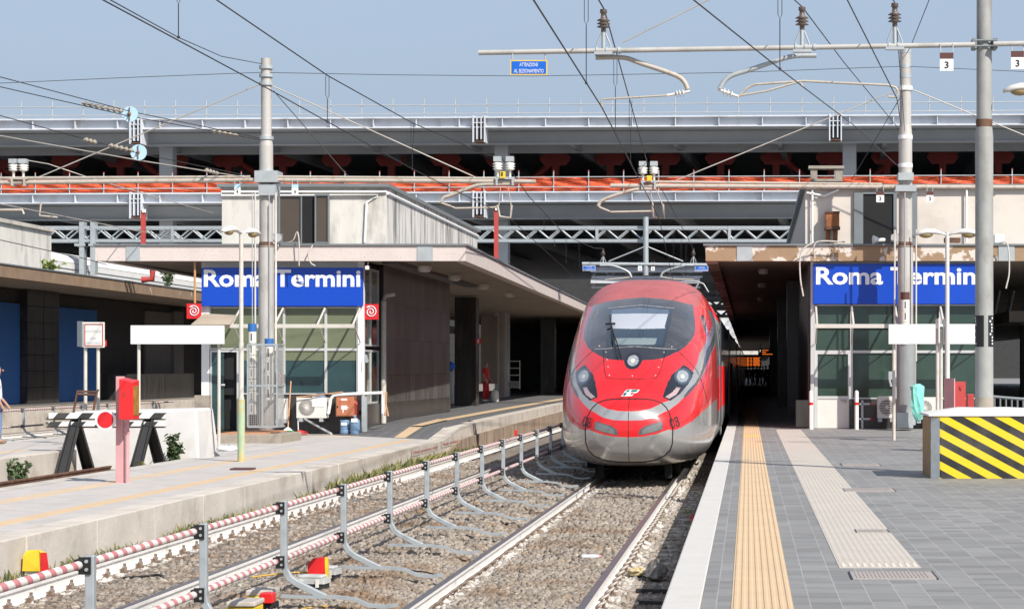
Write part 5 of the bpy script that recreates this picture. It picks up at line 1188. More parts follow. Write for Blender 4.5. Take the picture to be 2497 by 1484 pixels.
mb = MB(); mb.fb(1577, 428, 1589, 441, YC-.15, .02); mb.build('yellow_plate', M['yplate'], PRo)
mb = MB(); mb.tube(smooth([P(a, b_, YC) for a, b_ in ((1590, 461), (1550, 462), (1500, 476), (1466, 490), (1458, 503))]), .045, 8); mb.build('registration_arm', M['beam'], PRo)
mb = MB(); mb.tube([P(a, b_, YC) for a, b_ in ((1458, 504), (1482, 514), (1490, 517), (1588, 515), (1594, 517))], .025, 6); mb.build('steady_arm', M['beam'], PRo)
mb = MB(); mb.tube([P(a, b_, YC) for a, b_ in ((1590, 495), (1592, 528), (1618, 533), (1616, 498))], .03, 6); mb.tube([P(1585, 462, YC), P(1591, 498, YC)], .012, 6); mb.tube([P(1600, 462, YC), P(1615, 500, YC)], .012, 6); mb.build('contact_clamp', M['beam'], PRo)
plate3('hanging plate with digit 3 before the dark penthouse doorway', 2136, 2155, 467, 493, YC-.15, '3', M['brown']); plate3('hanging plate with digit 3 against the pale penthouse wall', 2258, 2275, 467, 493, YC-.15, '3', M['brown'])
mb = MB(); mb.tube([P(2181, 560, 53), P(2180, 900, 53)], .022, 6); mb.tube([P(2233, 560, 53), P(2233, 880, 53)], .022, 6); mb.tube([P(2205, 470, 52.9), P(2205, 713, 52.9)], .014, 6); mb.build('conduit', M['greypost'], PRo)
weights(PRo, 2206, 712, 840, 52.85, .105, M['brown'])
mb = MB(); mb.cyl((xr_, 53.0, Z(1035, 53)), (xr_, 53.0, Z(840, 53)), .23, n=28, caps=False); mb.build('mesh_sleeve', M['galvd'], PRo)
mb = MB(); mb.fb(2186, 1005, 2226, 1043, 52.7, .5); mb.build('base_box', M['galvd'], PRo)
mb = MB(); zz = Z(838, 52.7)
for i in range(30):
    a = math.pi+math.pi*i/29; mb.tube([(xr_+.235*math.cos(a), 53+.235*math.sin(a), Z(1005, 53)), (xr_+.235*math.cos(a), 53+.235*math.sin(a), zz)], .005, 4)
mb.build('cage_mesh', M['mesh'], PRo)
mb = MB(); mb.fb(2166, 905, 2176, 925, 52.9, .06); mb.tube([P(2168, 925, 52.9), P(2172, 942, 52.9)], .03, 6); mb.build('switch_handle', M['galvd'], PRo)

# ------------------------------------------------------------------ wires
WN = [0]
def wire(label, pts, r=.011, mt='wire', sag=0, name='overhead_wire', ends=None):
    v = [P(*p) if not isinstance(p, Vector) else p for p in pts]
    if sag:
        q = []
        for a, b_ in zip(v[:-1], v[1:]):
            for k_ in range(8): t_ = k_/8; q.append(a.lerp(b_, t_)-Vector((0, 0, sag*4*t_*(1-t_))))
        v = q+[v[-1]]
    mb = MB(); mb.tube(v, r*(.78 if mt == 'wire' else .9), 6); return tag(mb.build(name, M[mt], org='base'), label, 'wire')
V = Vector
wire('messenger wire over the train track from the picture top to the gantry', [V((-1.75, 12, 6.7)), (1452, -12, 29.6), (1473, 24, 30.9), (1577, 394, 53.1), (1690, 606, 87.7)], .013)
wire('contact wire over the train track slanting down past the curved arm', [V((-2.15, 12, 5.2)), (1300, 0, 21.8), (1467, 262, 30.9), (1606, 531, 53.1), (1640, 681, 88)], .012)
wire('contact wire over the empty track crossing the sky left of centre', [V((-6.6, 12, 5.2)), (250, 0, 21.8), (632, 205, 28.3), (1005, 412, 40.3), (1240, 530, 53.2), (1400, 676, 88)], .0115)
wire('heavy messenger wire crossing the sky from the top left to the twin insulators', [V((-7.9, 14, 6.6)), (527, 0, 27.5), (799, 185, 32.6), (1005, 300, 40.3), (1190, 378, 51.2), (1222, 384, 51.3)], .013)
wire('messenger wire falling from twin insulators to the left gantry insulator', [(1222, 384, 51.3), (1290, 480, 62), (1380, 575, 76), (1448, 605, 86), (1470, 606, 87.7)], .016)
wire('second wire peeling off to the top of the caged pole', [(268, 0, 24), (435, 92, 34), (540, 138, 43), (637, 156, 51.4)], .011)
wire('contact wire anchored to the grey pole at right, crossing under the front beam', [V((-1.0, 13, 5.3)), (1690, 0, 21.8), (1900, 168, 27), (1957, 212, 30.9), (2080, 305, 40), (2192, 408, 53.2)], .011)
wire('messenger wire from the middle front insulator to the grey pole at right', [V((-.4, 13, 6.8)), (1930, -5, 29.7), (1955, 17, 30.85), (2055, 150, 40), (2192, 316, 53.2)], .011)
wire('wire from the picture top down past the long tan steady arm', [V((.3, 12, 5.6)), (2065, 0, 25), (2186, 240, 30.9), (2197, 310, 53)], .01)
wire('wire over the rightmost front insulator ending low on the grey pole', [V((1.2, 13, 6.9)), (2172, -10, 29.8), (2181, 8, 30.7), (2200, 250, 45), (2205, 320, 53)], .01)
wire('thin wire rising from the grey pole top to the upper right', [(2212, 128, 53.2), (2222, 108, 52), (2265, 0, 46), (2290, -60, 42)], .012)
wire('pale stay from the front beam up to the large pole', [(1515, 105, 30.8), (2399, -332, 30.7)], .011, 'wirel')
wire('pale stay from the grey pole down left to the middle beam', [(2192, 218, 53.2), (1648, 440, 53.1)], .016, 'wirel')
wire('pale stay from the grey pole down right behind the large pole', [(2222, 218, 53.2), (2600, 372, 53.1)], .016, 'wirel')
wire('pale stay from the caged pole down right to the twin insulators', [(664, 210, 51.4), (1158, 432, 51.3)], .016, 'wirel')
wire('pale stay from the caged pole down left to the beam end', [(634, 205, 51.4), (90, 434, 51.3)], .016, 'wirel')
wire('dark stay from the caged pole down to its right-hand beam', [(667, 222, 51.4), (850, 432, 51.3)], .013)
wire('dark crossing wire from the grey pole down toward the lower netting', [(2196, 235, 53.2), (2040, 500, 60)], .011)
wire('thin span wire across the whole sky between the poles', [(-60, 206, 50), (300, 190, 50.8), (636, 177, 51.4), (950, 183, 52), (1300, 186, 52.4), (1800, 177, 52.8), (2206, 162, 53.2), (2560, 178, 53.4)], .009)
for (a, b_, c_, lb) in (((0, 188), (317, 272), (634, 337), 'upper'), ((0, 212), (317, 284), (634, 341), 'lower')):
    wire('%s of two parallel wires through the higher blue disc to the caged pole' % lb, [(-80, a[1]-20, 40), (*a, 42), (*b_, 47), (*c_, 51.3)], .012)
wire('upper wire through the lower blue disc to the caged pole clamp', [(-80, 262, 40), (0, 282, 42), (210, 340, 45), (338, 374, 47), (600, 428, 51.2)], .012)
wire('lower pale wire from the left edge to the caged pole clamp', [(-80, 322, 40), (0, 331, 42), (338, 391, 47), (608, 434, 51.2)], .014, 'wirel')
wire('green-grey wire falling from the left edge behind the pink canopy', [(-60, 480, 46), (0, 497, 48), (320, 560, 57), (480, 590, 70)], .014, 'wirel')
wire('dark wire across the white plant room at the left edge', [(-60, 570, 46), (0, 585, 48), (205, 630, 56), (260, 645, 60)], .013)
wire('thin wire from the twin insulators on the far left beam rising right', [(60, 390, 51.3), (118, 400, 51.3), (225, 436, 51.4), (520, 520, 60)], .012, 'wirel')
def dropper(label, px, y0, y1, Y): 
    a, b_ = P(px, y0, Y), P(px, y1, Y); mb = MB(); m_ = a.lerp(b_, .42)
    mb.tube([a+V((-.025, 0, 0)), m_+V((-.025, 0, 0)), m_+V((0, 0, -.06)), m_+V((.025, 0, 0)), a+V((.025, 0, 0))], .0045, 4); mb.tube([m_+V((0, 0, -.06)), b_], .006, 4); mb.ball(b_, .02, 6)
    tag(mb.build('dropper', M['wire'], org='base'), label, 'dropper', 'droppers between messenger and contact wires')
dropper('dropper hanging from the picture top at upper left onto the wire', 435, -70, 91, 24.4)
dropper('dropper in the sky right of the caged pole', 798, 185, 297, 32.6); dropper('dropper across the dark overpass opening left of centre', 1005, 300, 413, 40.3)
dropper('dropper from the picture top just right of the large blue sign', 1429, -60, 203, 28.2); dropper('dropper crossing the upper girder near the bent steady arm', 1500, 120, 318, 34); dropper('dropper passing before the overpass girders above the train', 1537, 245, 397, 41)
dropper('dropper from the picture top ending left of the tan steady arm', 1901, -60, 168, 27)
for px, a, b_, Y in ((1326, 530, 560, 68), (1352, 560, 600, 71), (1380, 578, 640, 76), (1412, 590, 648, 80), (1642, 560, 655, 78), (1660, 580, 655, 82), (1672, 590, 660, 85)):
    dropper('thin distant dropper above the train at the gantry, around %d m off' % Y if False else {1326: 'leftmost thin distant dropper below the truss gantry', 1352: 'second thin distant dropper from the left below the truss gantry', 1380: 'third thin distant dropper from the left below the gantry', 1412: 'distant dropper just left of the small blue sign', 1642: 'distant dropper right of the gantry drop post', 1660: 'middle of three distant droppers left of the brown canopy', 1672: 'distant dropper nearest the brown canopy corner'}[px], px, a, b_, Y)
def disc(label, px, py, Y, r):
    o = thing('wire_disc', label, 'disc', P(px, py, Y)); c = P(px, py, Y)
    mb = MB(); mb.cyl(c+V((0, -.02, 0)), c+V((0, .02, 0)), r*Y/F, n=32); mb.build('disc', M['ltblue'], o)
    mb = MB(); mb.cyl(c+V((0, -.05, r*.9*Y/F)), c+V((0, -.05, -r*.9*Y/F)), .01, n=6); mb.ball(c+V((0, -.05, 0)), .04, 8); mb.build('fitting', M['rust'], o)
disc('pale blue round disc on the wires, higher of two', 317, 279, 47, 19); disc('pale blue round disc on the wires, lower of two', 338, 372, 47, 19.5)
def ins_string(label, a, b_, Y0_, Y1_, n=5):
    mb = MB(); p, q = P(*a, Y0_), P(*b_, Y1_); d = (q-p).normalized(); mb.tube([p, q], .02, 6)
    for i in range(n): mb.lathe([(.02, -.03), (.055, 0), (.02, .03)], p.lerp(q, (i+.5)/n), d, n=8)
    tag(mb.build('insulator_string', M['stone'], org='base'), label, 'insulator')
ins_string('knobbly insulator string left of the higher blue disc', (200, 252), (300, 272), 45.2, 46.7, 7); ins_string('knobbly insulator string left of the lower blue disc', (265, 354), (325, 368), 45.8, 46.8, 5)
ins_string('insulator string on the twin wires near the caged pole, upper line', (515, 320), (580, 330), 50, 50.8, 5); ins_string('short insulator string on the wire left of the lower disc', (205, 340), (235, 348), 44.8, 45.3, 3); ins_string('short insulator string just left of the caged pole clamp', (500, 414), (532, 424), 50, 50.6, 4)

# ------------------------------------------------------------------ striped concrete block round the large pole
HB = thing('hazard_block', 'concrete block with yellow and black diagonal stripes and a whitewashed top around the large pole', 'block', (3.6, 30.4, 0))
hx0, hx1, hy0, hy1, hz = X(2291, 29.7), 5.2, 29.7, 31.2, .845
ch_ = .11
mb = MB(); mb.prism([(hx0, hy0, 0), (hx1, hy0, 0), (hx1, hy1, 0), (hx0-ch_, hy1, 0), (hx0-ch_, hy0+ch_*.6, 0)], (0, 0, hz), 0)
hb = mb.build('block_body', [M['hazard']], HB, bevel=.015)
mb = MB(); mb.add([(hx0-.004, hy0-.012, 0), (hx0-ch_-.01, hy0+ch_*.6-.006, 0), (hx0-ch_-.01, hy0+ch_*.6-.006, hz-.01), (hx0-.004, hy0-.012, hz-.02)], [(0, 1, 2, 3)]); mb.build('metal_corner', M['galv'], HB)
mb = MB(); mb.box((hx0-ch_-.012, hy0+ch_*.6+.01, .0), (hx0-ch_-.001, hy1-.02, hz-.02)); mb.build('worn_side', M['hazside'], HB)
mb = MB(); tp = [(hx0-ch_-.05, hy0-.02, hz), (hx1, hy0-.02, hz), (hx1, hy1+.02, hz), (hx0-ch_-.05, hy1+.02, hz)]
pk = [(px_-.35, YP-.2, hz+.11), (px_+.35, YP-.2, hz+.11), (px_+.35, YP+.25, hz+.11), (px_-.35, YP+.25, hz+.11)]
mb.add(tp+pk+[(a, b_, hz+.03) for a, b_, _ in tp], [(8, 9, 5, 4), (9, 10, 6, 5), (10, 11, 7, 6), (11, 8, 4, 7), (4, 5, 6, 7), (0, 1, 9, 8), (1, 2, 10, 9), (2, 3, 11, 10), (3, 0, 8, 11), (3, 2, 1, 0)])
mb.build('whitewashed_top', M['chalk'], HB, bevel=.012)

# ------------------------------------------------------------------ lamp posts
def lamp_head(parent, p, ang, L=.62):
    d = V((math.cos(ang), math.sin(ang), 0)); n_ = V((-d.y, d.x, 0))
    st = [(.0, .035, .03, 0), (.18, .045, .04, .03), (.36, .085, .075, .05), (.60, .11, .085, .05), (.80, .10, .07, .03), (.95, .04, .04, .0)]
    mb = MB(); k = 12; vs = []
    for t_, w_, h_, up in st:
        for j in range(k): a = 2*math.pi*j/k; vs.append(p+d*(t_*L/.95)+n_*(w_*math.cos(a))+V((0, 0, up+h_*math.sin(a)*(1 if math.sin(a) > 0 else .35))))
    mb.add(vs, [(i*k+j, i*k+(j+1) % k, (i+1)*k+(j+1) % k, (i+1)*k+j) for i in range(len(st)-1) for j in range(k)]+[tuple(range(k))[::-1], tuple(len(vs)-k+j for j in range(k))], 0, True)
    h = mb.build('lamp_head', M['lampwhite'], parent)
    mb = MB(); mb.ball(p+d*(.62*L/.95)+V((0, 0, .015)), .09, 12, sc=(1.5 if abs(d.x) > .7 else 1, 1.5 if abs(d.y) > .7 else 1, .75)); mb.build('lamp_glass', M['lampglass'], h)
def lamp_post(label, px, Y, pytop, z0, angs, sleeve=None, sleevetop=None):
    x = X(px, Y); o = thing('lamp_post', label, 'lamp post', (x, Y, z0)); zt_ = Z(pytop, Y)
    mb = MB(); mb.cyl((x, Y, z0), (x, Y, z0+1.2), .055, n=14); mb.cyl((x, Y, z0+1.2), (x, Y, z0+2.2), .048, n=14); mb.cyl((x, Y, z0+2.2), (x, Y, zt_), .04, n=14); mb.build('post', M['lampwhite'] if not sleeve else M['greypost'], o)
    if sleeve: mb = MB(); mb.cyl((x, Y, z0-.01), (x, Y, sleevetop), .069, n=14); mb.build('rusty_sleeve', sleeve, o)
    for a in angs: lamp_head(o, V((x, Y, zt_-.06)), a)
    return o
lamp_post('double lamp post with peeling green and rust foot on the low platform', 588, 40.2, 562, ZL, (R(250), R(72)), M['greenrust'], Z(973, 40.2))
lamp_post('double lamp post with two long heads behind the red box at right', 2309, 41, 566, 0, (R(181), R(-1)))
o = thing('lamp_fixture', 'single lamp head with yellowed glass cut by the right picture edge', 'lamp', (X(2500, 30.5), 30.5, Z(230, 30.5)))
lamp_head(o, V((X(2452, 30.5)+.62, 30.5, Z(225, 30.5))), R(180), .66); mb = MB(); mb.tube([(X(2452, 30.5)+.6, 30.5, Z(225, 30.5)), (X(2452, 30.5)+1.4, 30.5, Z(215, 30.5))], .03, 8); mb.build('arm', M['greypost'], o)

# ------------------------------------------------------------------ boards and notices
def board(label, x0, x1, y0, y1, Y, posts, zg):
    o = thing('blank_board', label, 'sign board', (X((x0+x1)/2, Y), Y, zg))
    mb = MB(); mb.fb(x0, y0, x1, y1, Y, .08); mb.build('panel', M['white'], o, bevel=.008)
    for px in posts: mb = MB(); mb.cyl((X(px, Y), Y+.14, zg), (X(px, Y), Y+.14, Z(y1-8, Y)), .036, n=12); mb.build('post', M['greypost'], o)
board('blank white board on two thin posts behind the buffer stop', 318, 545.5, 793, 838.5, 47.6, (334, 530), ZL)
board('blank white board on posts in front of the dark green windows', 2166, 2420, 790.5, 838.5, 45.4, (2180, 2392), 0)
SB = thing('notice_board', 'small white notice with faded blue words and red rim on twin posts, left part', 'notice', (X(220, 49), 49, ZL))
mb = MB(); mb.fb(203, 785, 254, 847, 49, .05); mb.build('panel', M['acwhite'], SB, bevel=.01)
mb = MB(); x0, x1, y0, y1 = 206, 251, 789, 843
for a in ((x0, y0, x1, y0+1.6), (x0, y1-1.6, x1, y1), (x0, y0+1.6, x0+1.6, y1-1.6), (x1-1.6, y0+1.6, x1, y1-1.6)): mb.fb(*a, 48.985, .012)
mb.build('red_rim', M['redfade'], SB)
for body, w_, py in (('VIETATO ATTRAVERSARE', 38, 809), ('I BINARI', 14, 826), ('SERVIRSI DEL SOTTOPASSAGGIO', 38, 837)): text('lettering', body, w_*49/F, 5.5*49/F, (X(228.5, 49), 48.98, Z(py, 49)), M['letterblue'], SB)
mb = MB(); mb.prism([P(188, 783, 49.3), P(200, 784, 49.02), P(200, 846, 49.02), P(188, 844, 49.3)], (.03, .03, 0)); mb.build('second_panel', M['galvd'], SB)
for px in (205, 236): mb = MB(); mb.cyl((X(px, 49), 49.1, ZL), (X(px, 49), 49.1, Z(790, 49)), .04, n=12); mb.build('post', M['greypost'], SB)
o = thing('step_frame', 'rusty tubular step frame leaning against the twin-posted notice', 'step frame', (X(212, 48.8), 48.8, ZL))
mb = MB()
for pts in (((180, 1000), (189, 953), (236, 955), (240, 949)), ((228, 1000), (236, 956)), ((190, 960), (233, 962))): mb.tube([P(a, b_, 48.8) for a, b_ in pts], .028, 6)
for a, b_ in (((180, 1000), (178, 1060)), ((228, 1000), (226, 1060))): mb.tube([P(*a, 48.8), P(*b_, 48.8)], .028, 6)
mb.build('tube_frame', M['rust'], o)
o = thing('notice_board', 'pair of notices seen edge-on, back to back on two posts beside the right lamp post', 'notice', (X(2292, 44), 44, 0))
for px in (2287, 2296): mb = MB(); mb.cyl((X(px, 44), 44.2, 0), (X(px, 44), 44.2, Z(800, 44)), .035, n=12); mb.build('post', M['greypost'], o)
for a, b_, m_ in ((2280, 2288, 'acwhite'), (2298, 2304, 'galvd')): mb = MB(); mb.prism([P(a, 778, 44.6), P(b_, 775, 44.0), P(b_, 836, 44.0), P(a, 838, 44.6)], (.025, 0, 0)); mb.build('panel', M[m_], o, bevel=.004)
mb = MB(); mb.fb(2288.5, 796, 2298, 830, 44.25, .05); mb.build('link_bracket', M['alud'], o)

def signal_box(label, px, Y, pyb, z0, posttop, bx0, bx1, by0, by1, dep, amber=True):
    o = thing('signal_box', label, 'signal box', (X(px, Y), Y, z0))
    return o
o = thing('signal_box', 'bright red cabinet with amber side on a faded pink post by the buffer stop', 'signal box', (X(292, 32.7), 32.7, ZL))
mb = MB(); mb.fb(282, 917, 300, 1179, 32.75, .11); mb.build('post', M['pink'], o, bevel=.006)
mb = MB(); mb.cyl((X(308, 32.7), 32.75, ZL), (X(308, 32.7), 32.75, Z(1000, 32.7)), .031, n=12); mb.cyl((X(308, 32.7), 32.75, Z(1058, 32.7)), (X(308, 32.7), 32.75, Z(1050, 32.7)), .04, n=12); mb.fb(300.1, 1056, 304, 1059, 32.73, .04); mb.build('pipe', M['pink'], o)
x0, x1 = X(290, 32.4), X(323.5, 32.4); mb = MB(); z0_, z1_ = Z(1022, 32.4), Z(927, 32.4)
mb.add([(x0, 32.4, z0_), (x1, 32.4, z0_), (x1, 32.745, z0_), (x0, 32.745, z0_), (x0, 32.4, z1_+.02), (x1, 32.4, z1_-.03), (x1, 32.745, z1_+.0), (x0, 32.745, z1_+.04)], [(0, 3, 2, 1), (4, 5, 6, 7), (0, 1, 5, 4), (1, 2, 6, 5), (2, 3, 7, 6), (3, 0, 4, 7)]); bx = mb.build('cabinet', M['redbox'], o, bevel=.006)
mb = MB(); mb.box((x1+.001, 32.44, z0_+.06), (x1+.008, 32.70, z1_-.08)); mb.build('amber_panel', M['amber'], bx)
mb = MB()
for k_ in range(3): mb.box((X(298, 32.4), 32.392, Z(957+k_*4.4, 32.4)), (X(307, 32.4), 32.3995, Z(955+k_*4.4, 32.4)))
mb.build('vent', M['redfade'], bx)
o = thing('stop_disc', 'round red stop disc with white rim beside the pink post', 'stop sign', (X(257, 32.6), 32.6, Z(1048, 32.6))); c = P(257, 1023, 32.6)
mb = MB(); mb.cyl(c, c+V((0, .03, 0)), .155, n=40); mb.build('rim', M['white'], o); mb = MB(); mb.cyl(c+V((0, -.006, 0)), c+V((0, .01, 0)), .121, n=40); mb.build('red_face', M['red'], o)
mb = MB(); mb.fb(262, 1019, 284, 1027, 32.66, .02); mb.build('arm', M['galvd'], o)
o = thing('signal_box', 'dull red cabinet with pink side panel beside the right lamp post', 'signal box', (X(2330, 39), 39, 0))
xa_, xm_, xb_ = X(2301, 39.3), X(2326, 38.9), X(2354, 39.1); zb_, zt_ = 0, Z(926, 39)
mb = MB(); mb.prism([(xm_, 38.9, 0), (xb_, 39.1, 0), (xb_-.05, 39.5, 0), (xa_+.05, 39.5, 0)], (0, 0, zt_-.03)); mb.build('cabinet', M['redfade'], o, bevel=.006)
mb = MB(); mb.prism([(xm_-.002, 38.895, 0), (xa_, 39.3, 0), (xa_+.02, 39.32, 0), (xm_+.015, 38.91, 0)], (0, 0, zt_+.03)); mb.build('pink_side', M['pink'], o)
mb = MB()
for k_ in range(2): mb.box((X(2338, 39), 38.965, Z(943+k_*4, 39)), (X(2347, 39), 38.985, Z(941+k_*4, 39)))
mb.build('vent', M['redfade'], o)
mb = MB(); mb.fb(2358, 960, 2374, 1000, 39.6, .25); tag(mb.build('small_red_box', M['redfade'], org='base', bevel=.01), 'small faded red box low behind the striped block', 'box')

# ------------------------------------------------------------------ buffer stop, white block, plants
BS = thing('buffer_stop', 'old buffer stop with two black and white striped planks on black A-frames', 'buffer stop', (X(258, 45), 45, -.75))
for y0, y1 in ((1006, 1020), (1027.5, 1039)):
    mb = MB(); mb.fb(118, y0, 403, y1, 45.2, .09); mb.build('plank', M['planks'], BS, bevel=.008)
    mb = MB(); mb.fb(106, y0+1, 400, y1+3.5, 45.31, .16); mb.build('backing_plank', M['wood'] if False else M['stone'], BS)
for px in (186, 363):
    for (xa_, ya_, xb2, yb2) in ((px+3, 45.35, px-36, 44.6), (px-4, 45.45, px+34, 46.3)):
        a, b_ = P(xa_, 1012, ya_), V((X(xb2, yb2), yb2, -.72)); mb = MB(); d = (b_-a).normalized(); n_ = d.cross(V((0, 1, 0))).normalized()
        for off, th in ((0, .018),): mb.prism([a-n_*.095, a+n_*.095, b_+n_*.12, b_-n_*.12], (0, .025, 0))
        for s in (-1, 1): mb.prism([a+n_*(.085*s-.012), a+n_*(.085*s+.012), b_+n_*(.108*s+.012), b_+n_*(.108*s-.012)], (0, -.10, 0))
        mb.build('frame_leg', M['blackpaint'], BS)
WB = MB()
xa_, xb_, xc_ = X(172, 46.6), X(482, 46.6), X(526, 48.2); zt_ = Z(996, 46.6)
WB.prism([(xa_, 46.6, -1), (xb_, 46.6, -1), (xc_+.08, 48.3, -1), (xa_, 48.3, -1)], (0, 0, 0.001))
WB.v = []; WB.f = []; WB.m = []; WB.s = []
lo = [(xa_, 46.6, -1), (xb_+.06, 46.6, -1), (xc_+.14, 48.3, -1), (xa_, 48.3, -1)]; hi = [(xa_+.05, 46.62, zt_-.06), (xb_-.04, 46.66, zt_), (xc_-.06, 48.2, zt_), (xa_+.05, 48.2, zt_-.06)]
WB.add(lo+hi, [(3, 2, 1, 0), (4, 5, 6, 7), (0, 1, 5, 4), (1, 2, 6, 5), (2, 3, 7, 6), (3, 0, 4, 7)])
tag(WB.build('concrete_block', M['chalk'], org='base', bevel=.05), 'large whitewashed concrete block behind the striped buffer stop', 'block')
def leafy(name, label, cat, base, w, h, n, mt, ls=.06, stems=6):
    o = thing(name, label, cat, base); base = V(base); mb = MB(); sm = MB(); rr = random.Random(hash(label) % 999 if False else len(label)*7)
    tops = []
    for i in range(stems):
        a = rr.uniform(0, 6.28); t_ = base+V((math.cos(a)*w*rr.uniform(.1, .9), math.sin(a)*w*.6*rr.uniform(.1, .9), h*rr.uniform(.6, 1.0))); tops.append(t_); sm.tube([base+V((math.cos(a)*.02, math.sin(a)*.02, 0)), base.lerp(t_, .5)+V((0, 0, h*.08)), t_], [.012, .009, .004], 5)
    sm.build('stem', M['leafdry'], o)
    for i in range(n):
        t_ = rr.choice(tops); q = base.lerp(t_, rr.uniform(.15, 1.02))+V((rr.gauss(0, w*.13), rr.gauss(0, w*.13), rr.gauss(0, h*.05)))
        if q.z < base.z: q.z = base.z+.02
        s = ls*rr.uniform(.5, 1.25); m_ = Euler((rr.uniform(-1.1, 1.1), rr.uniform(-1.1, 1.1), rr.uniform(0, 6.28))).to_matrix()
        mb.add([q+m_@V(p_)*s for p_ in ((0, -1, 0), (.5, -.35, .12), (.45, .4, .1), (0, 1, -.12), (-.45, .4, .1), (-.5, -.35, .12))], [(0, 1, 2, 3), (0, 3, 4, 5)])
    mb.build('foliage', mt, o)
leafy('leafy_plant', 'leafy green shrub growing against the whitewashed block', 'plant', (X(420, 46.2), 46.2, -.62), .30, .75, 330, M['leaf'], .065, 9)
leafy('leafy_plant', 'low green plant in the stub track at the left edge', 'plant', (-14.2, 42.0, -.72), .30, .46, 260, M['leaf'], .055, 9)
leafy('leafy_plant', 'small weed at the right foot of the buffer stop', 'plant', (X(346, 44.6), 44.6, -.6), .12, .22, 60, M['leafdry'], .04, 5)
leafy('leafy_plant', 'light green plant sprouting on the canopy beside the white plant room', 'plant', (-26.3, 27*F/(VX-150)*1.0-3.4, 5.12), .5, .45, 90, M['leaflight'], .1, 6)
leafy('leafy_plant', 'green climbing plant beyond the arched roof left of the blue sign', 'plant', (-26.4, 98, 5.1), .45, 1.1, 200, M['leaf'], .1, 9)
# weeds along the curb foot
wm = MB(); rr = random.Random(3)
def tuft(x, y, z, s, n):
    for i in range(n):
        a = rr.uniform(0, 6.28); l = s*rr.uniform(.5, 1.3); d = V((math.cos(a), math.sin(a), 0)); nrm = V((-d.y, d.x, 0))*s*.055; p = V((x, y, z))+d*rr.uniform(0, s*.4); t_ = p+d*l*rr.uniform(.2, .8)+V((0, 0, l*rr.uniform(.3, 1))); m_ = p.lerp(t_, .55)+V((0, 0, l*.12))
        wm.add([p-nrm*.6, p+nrm*.6, m_+nrm, t_, m_-nrm], [(0, 1, 2, 3, 4)], 0 if rr.random() < .7 else 1)
for i in range(900):
    y = rr.uniform(15, 58); dens = .5+.5*math.sin(y*.9)+.3*math.sin(y*2.3)
    if rr.random() > dens+.15 and not 40 < y < 54: continue
    x = -7.46+abs(rr.gauss(0, .10)); tuft(x, y, -.69, rr.uniform(.06, .15)*(2.0 if 38 < y < 54 else 1.2), 15)
for x, y, s in ((-4.3, 24.5, .07), (-4.15, 24.7, .08), (-4.2, 25.0, .07), (-4.05, 24.9, .06), (-1.0, 33, .12), (-.8, 36, .16)): tuft(x, y, -.6 if x < -2 else -.72, s, 26)
stuff(tag(wm.build('weeds', [M['leafdry'], M['leaf']]), 'dry and green weeds growing along the foot of the pale platform curb', 'weeds'))
mb = MB(); rr = random.Random(5)
c = V((X(540, 45.5), 45.5, ZL)); 
for i in range(3): mb.ball(c+V((rr.uniform(-.25, .25), rr.uniform(-.1, .1), .04)), .13, 10, sc=(1.5, 1, .55))
mb.v = [(v[0]+rr.uniform(-.02, .02), v[1]+rr.uniform(-.02, .02), max(ZL, v[2]+rr.uniform(-.02, .02))) for v in mb.v]
tag(mb.build('crumpled_sheet', M['cloth'], org='base'), 'crumpled white sheet lying on the low platform by the whitewashed block', 'sheet')
mb = MB(); rr = random.Random(8)
for i in range(70):
    x, y = rr.uniform(X(185, 45.5), X(330, 45.5)), rr.uniform(44.8, 46.5); s = rr.uniform(.03, .09); mb.box((x-s, y-s, -.76), (x+s, y+s, -.74+s*1.1), 0, rr.uniform(0, 3))
stuff(tag(mb.build('rubble', M['fasc_dirt']), 'loose brick and stone rubble under the buffer stop', 'rubble'))

# ------------------------------------------------------------------ small things on the track
def wedge_marker(label, px0, px1, py0, py1, Y):
    o = thing('ground_marker', label, 'marker', P((px0+px1)/2, py1, Y)); x0, x1, z0, z1 = X(px0, Y), X(px1, Y), Z(py1, Y), Z(py0, Y)
    mb = MB(); mb.add([(x0, Y, z0), (x1-.035, Y-.02, z0), (x1, Y+.14, z0), (x0, Y+.16, z0), (x0+.01, Y, z1-.05), (x0+.04, Y+.02, z1), (x1-.06, Y+.0, z1+.01), (x1-.035, Y-.02, z1-.02), (x1-.02, Y+.13, z1-.03), (x0+.02, Y+.15, z1-.02)], [(0, 1, 7, 6, 5, 4), (0, 4, 9, 3), (3, 2, 1, 0), (3, 9, 8, 2), (4, 5, 9), (5, 6, 8, 9), (6, 7, 8)]); mb.build('yellow_body', M['yplate'], o)
    mb = MB(); mb.add([(x1-.033, Y-.021, z0), (x1+.003, Y+.14, z0), (x1-.017, Y+.13, z1-.03), (x1-.033, Y-.021, z1-.02)], [(0, 1, 2, 3)]); mb.build('red_face', M['redbox'], o)
    mb = MB(); mb.box((x0+.02, Y+.02, -.72), (x1-.06, Y+.12, z0-.001)); mb.build('foot', M['chalk'], o)
wedge_marker('yellow wedge-shaped marker with red edge at the foot of the curb', 54, 108, 1341, 1391, 22.2)
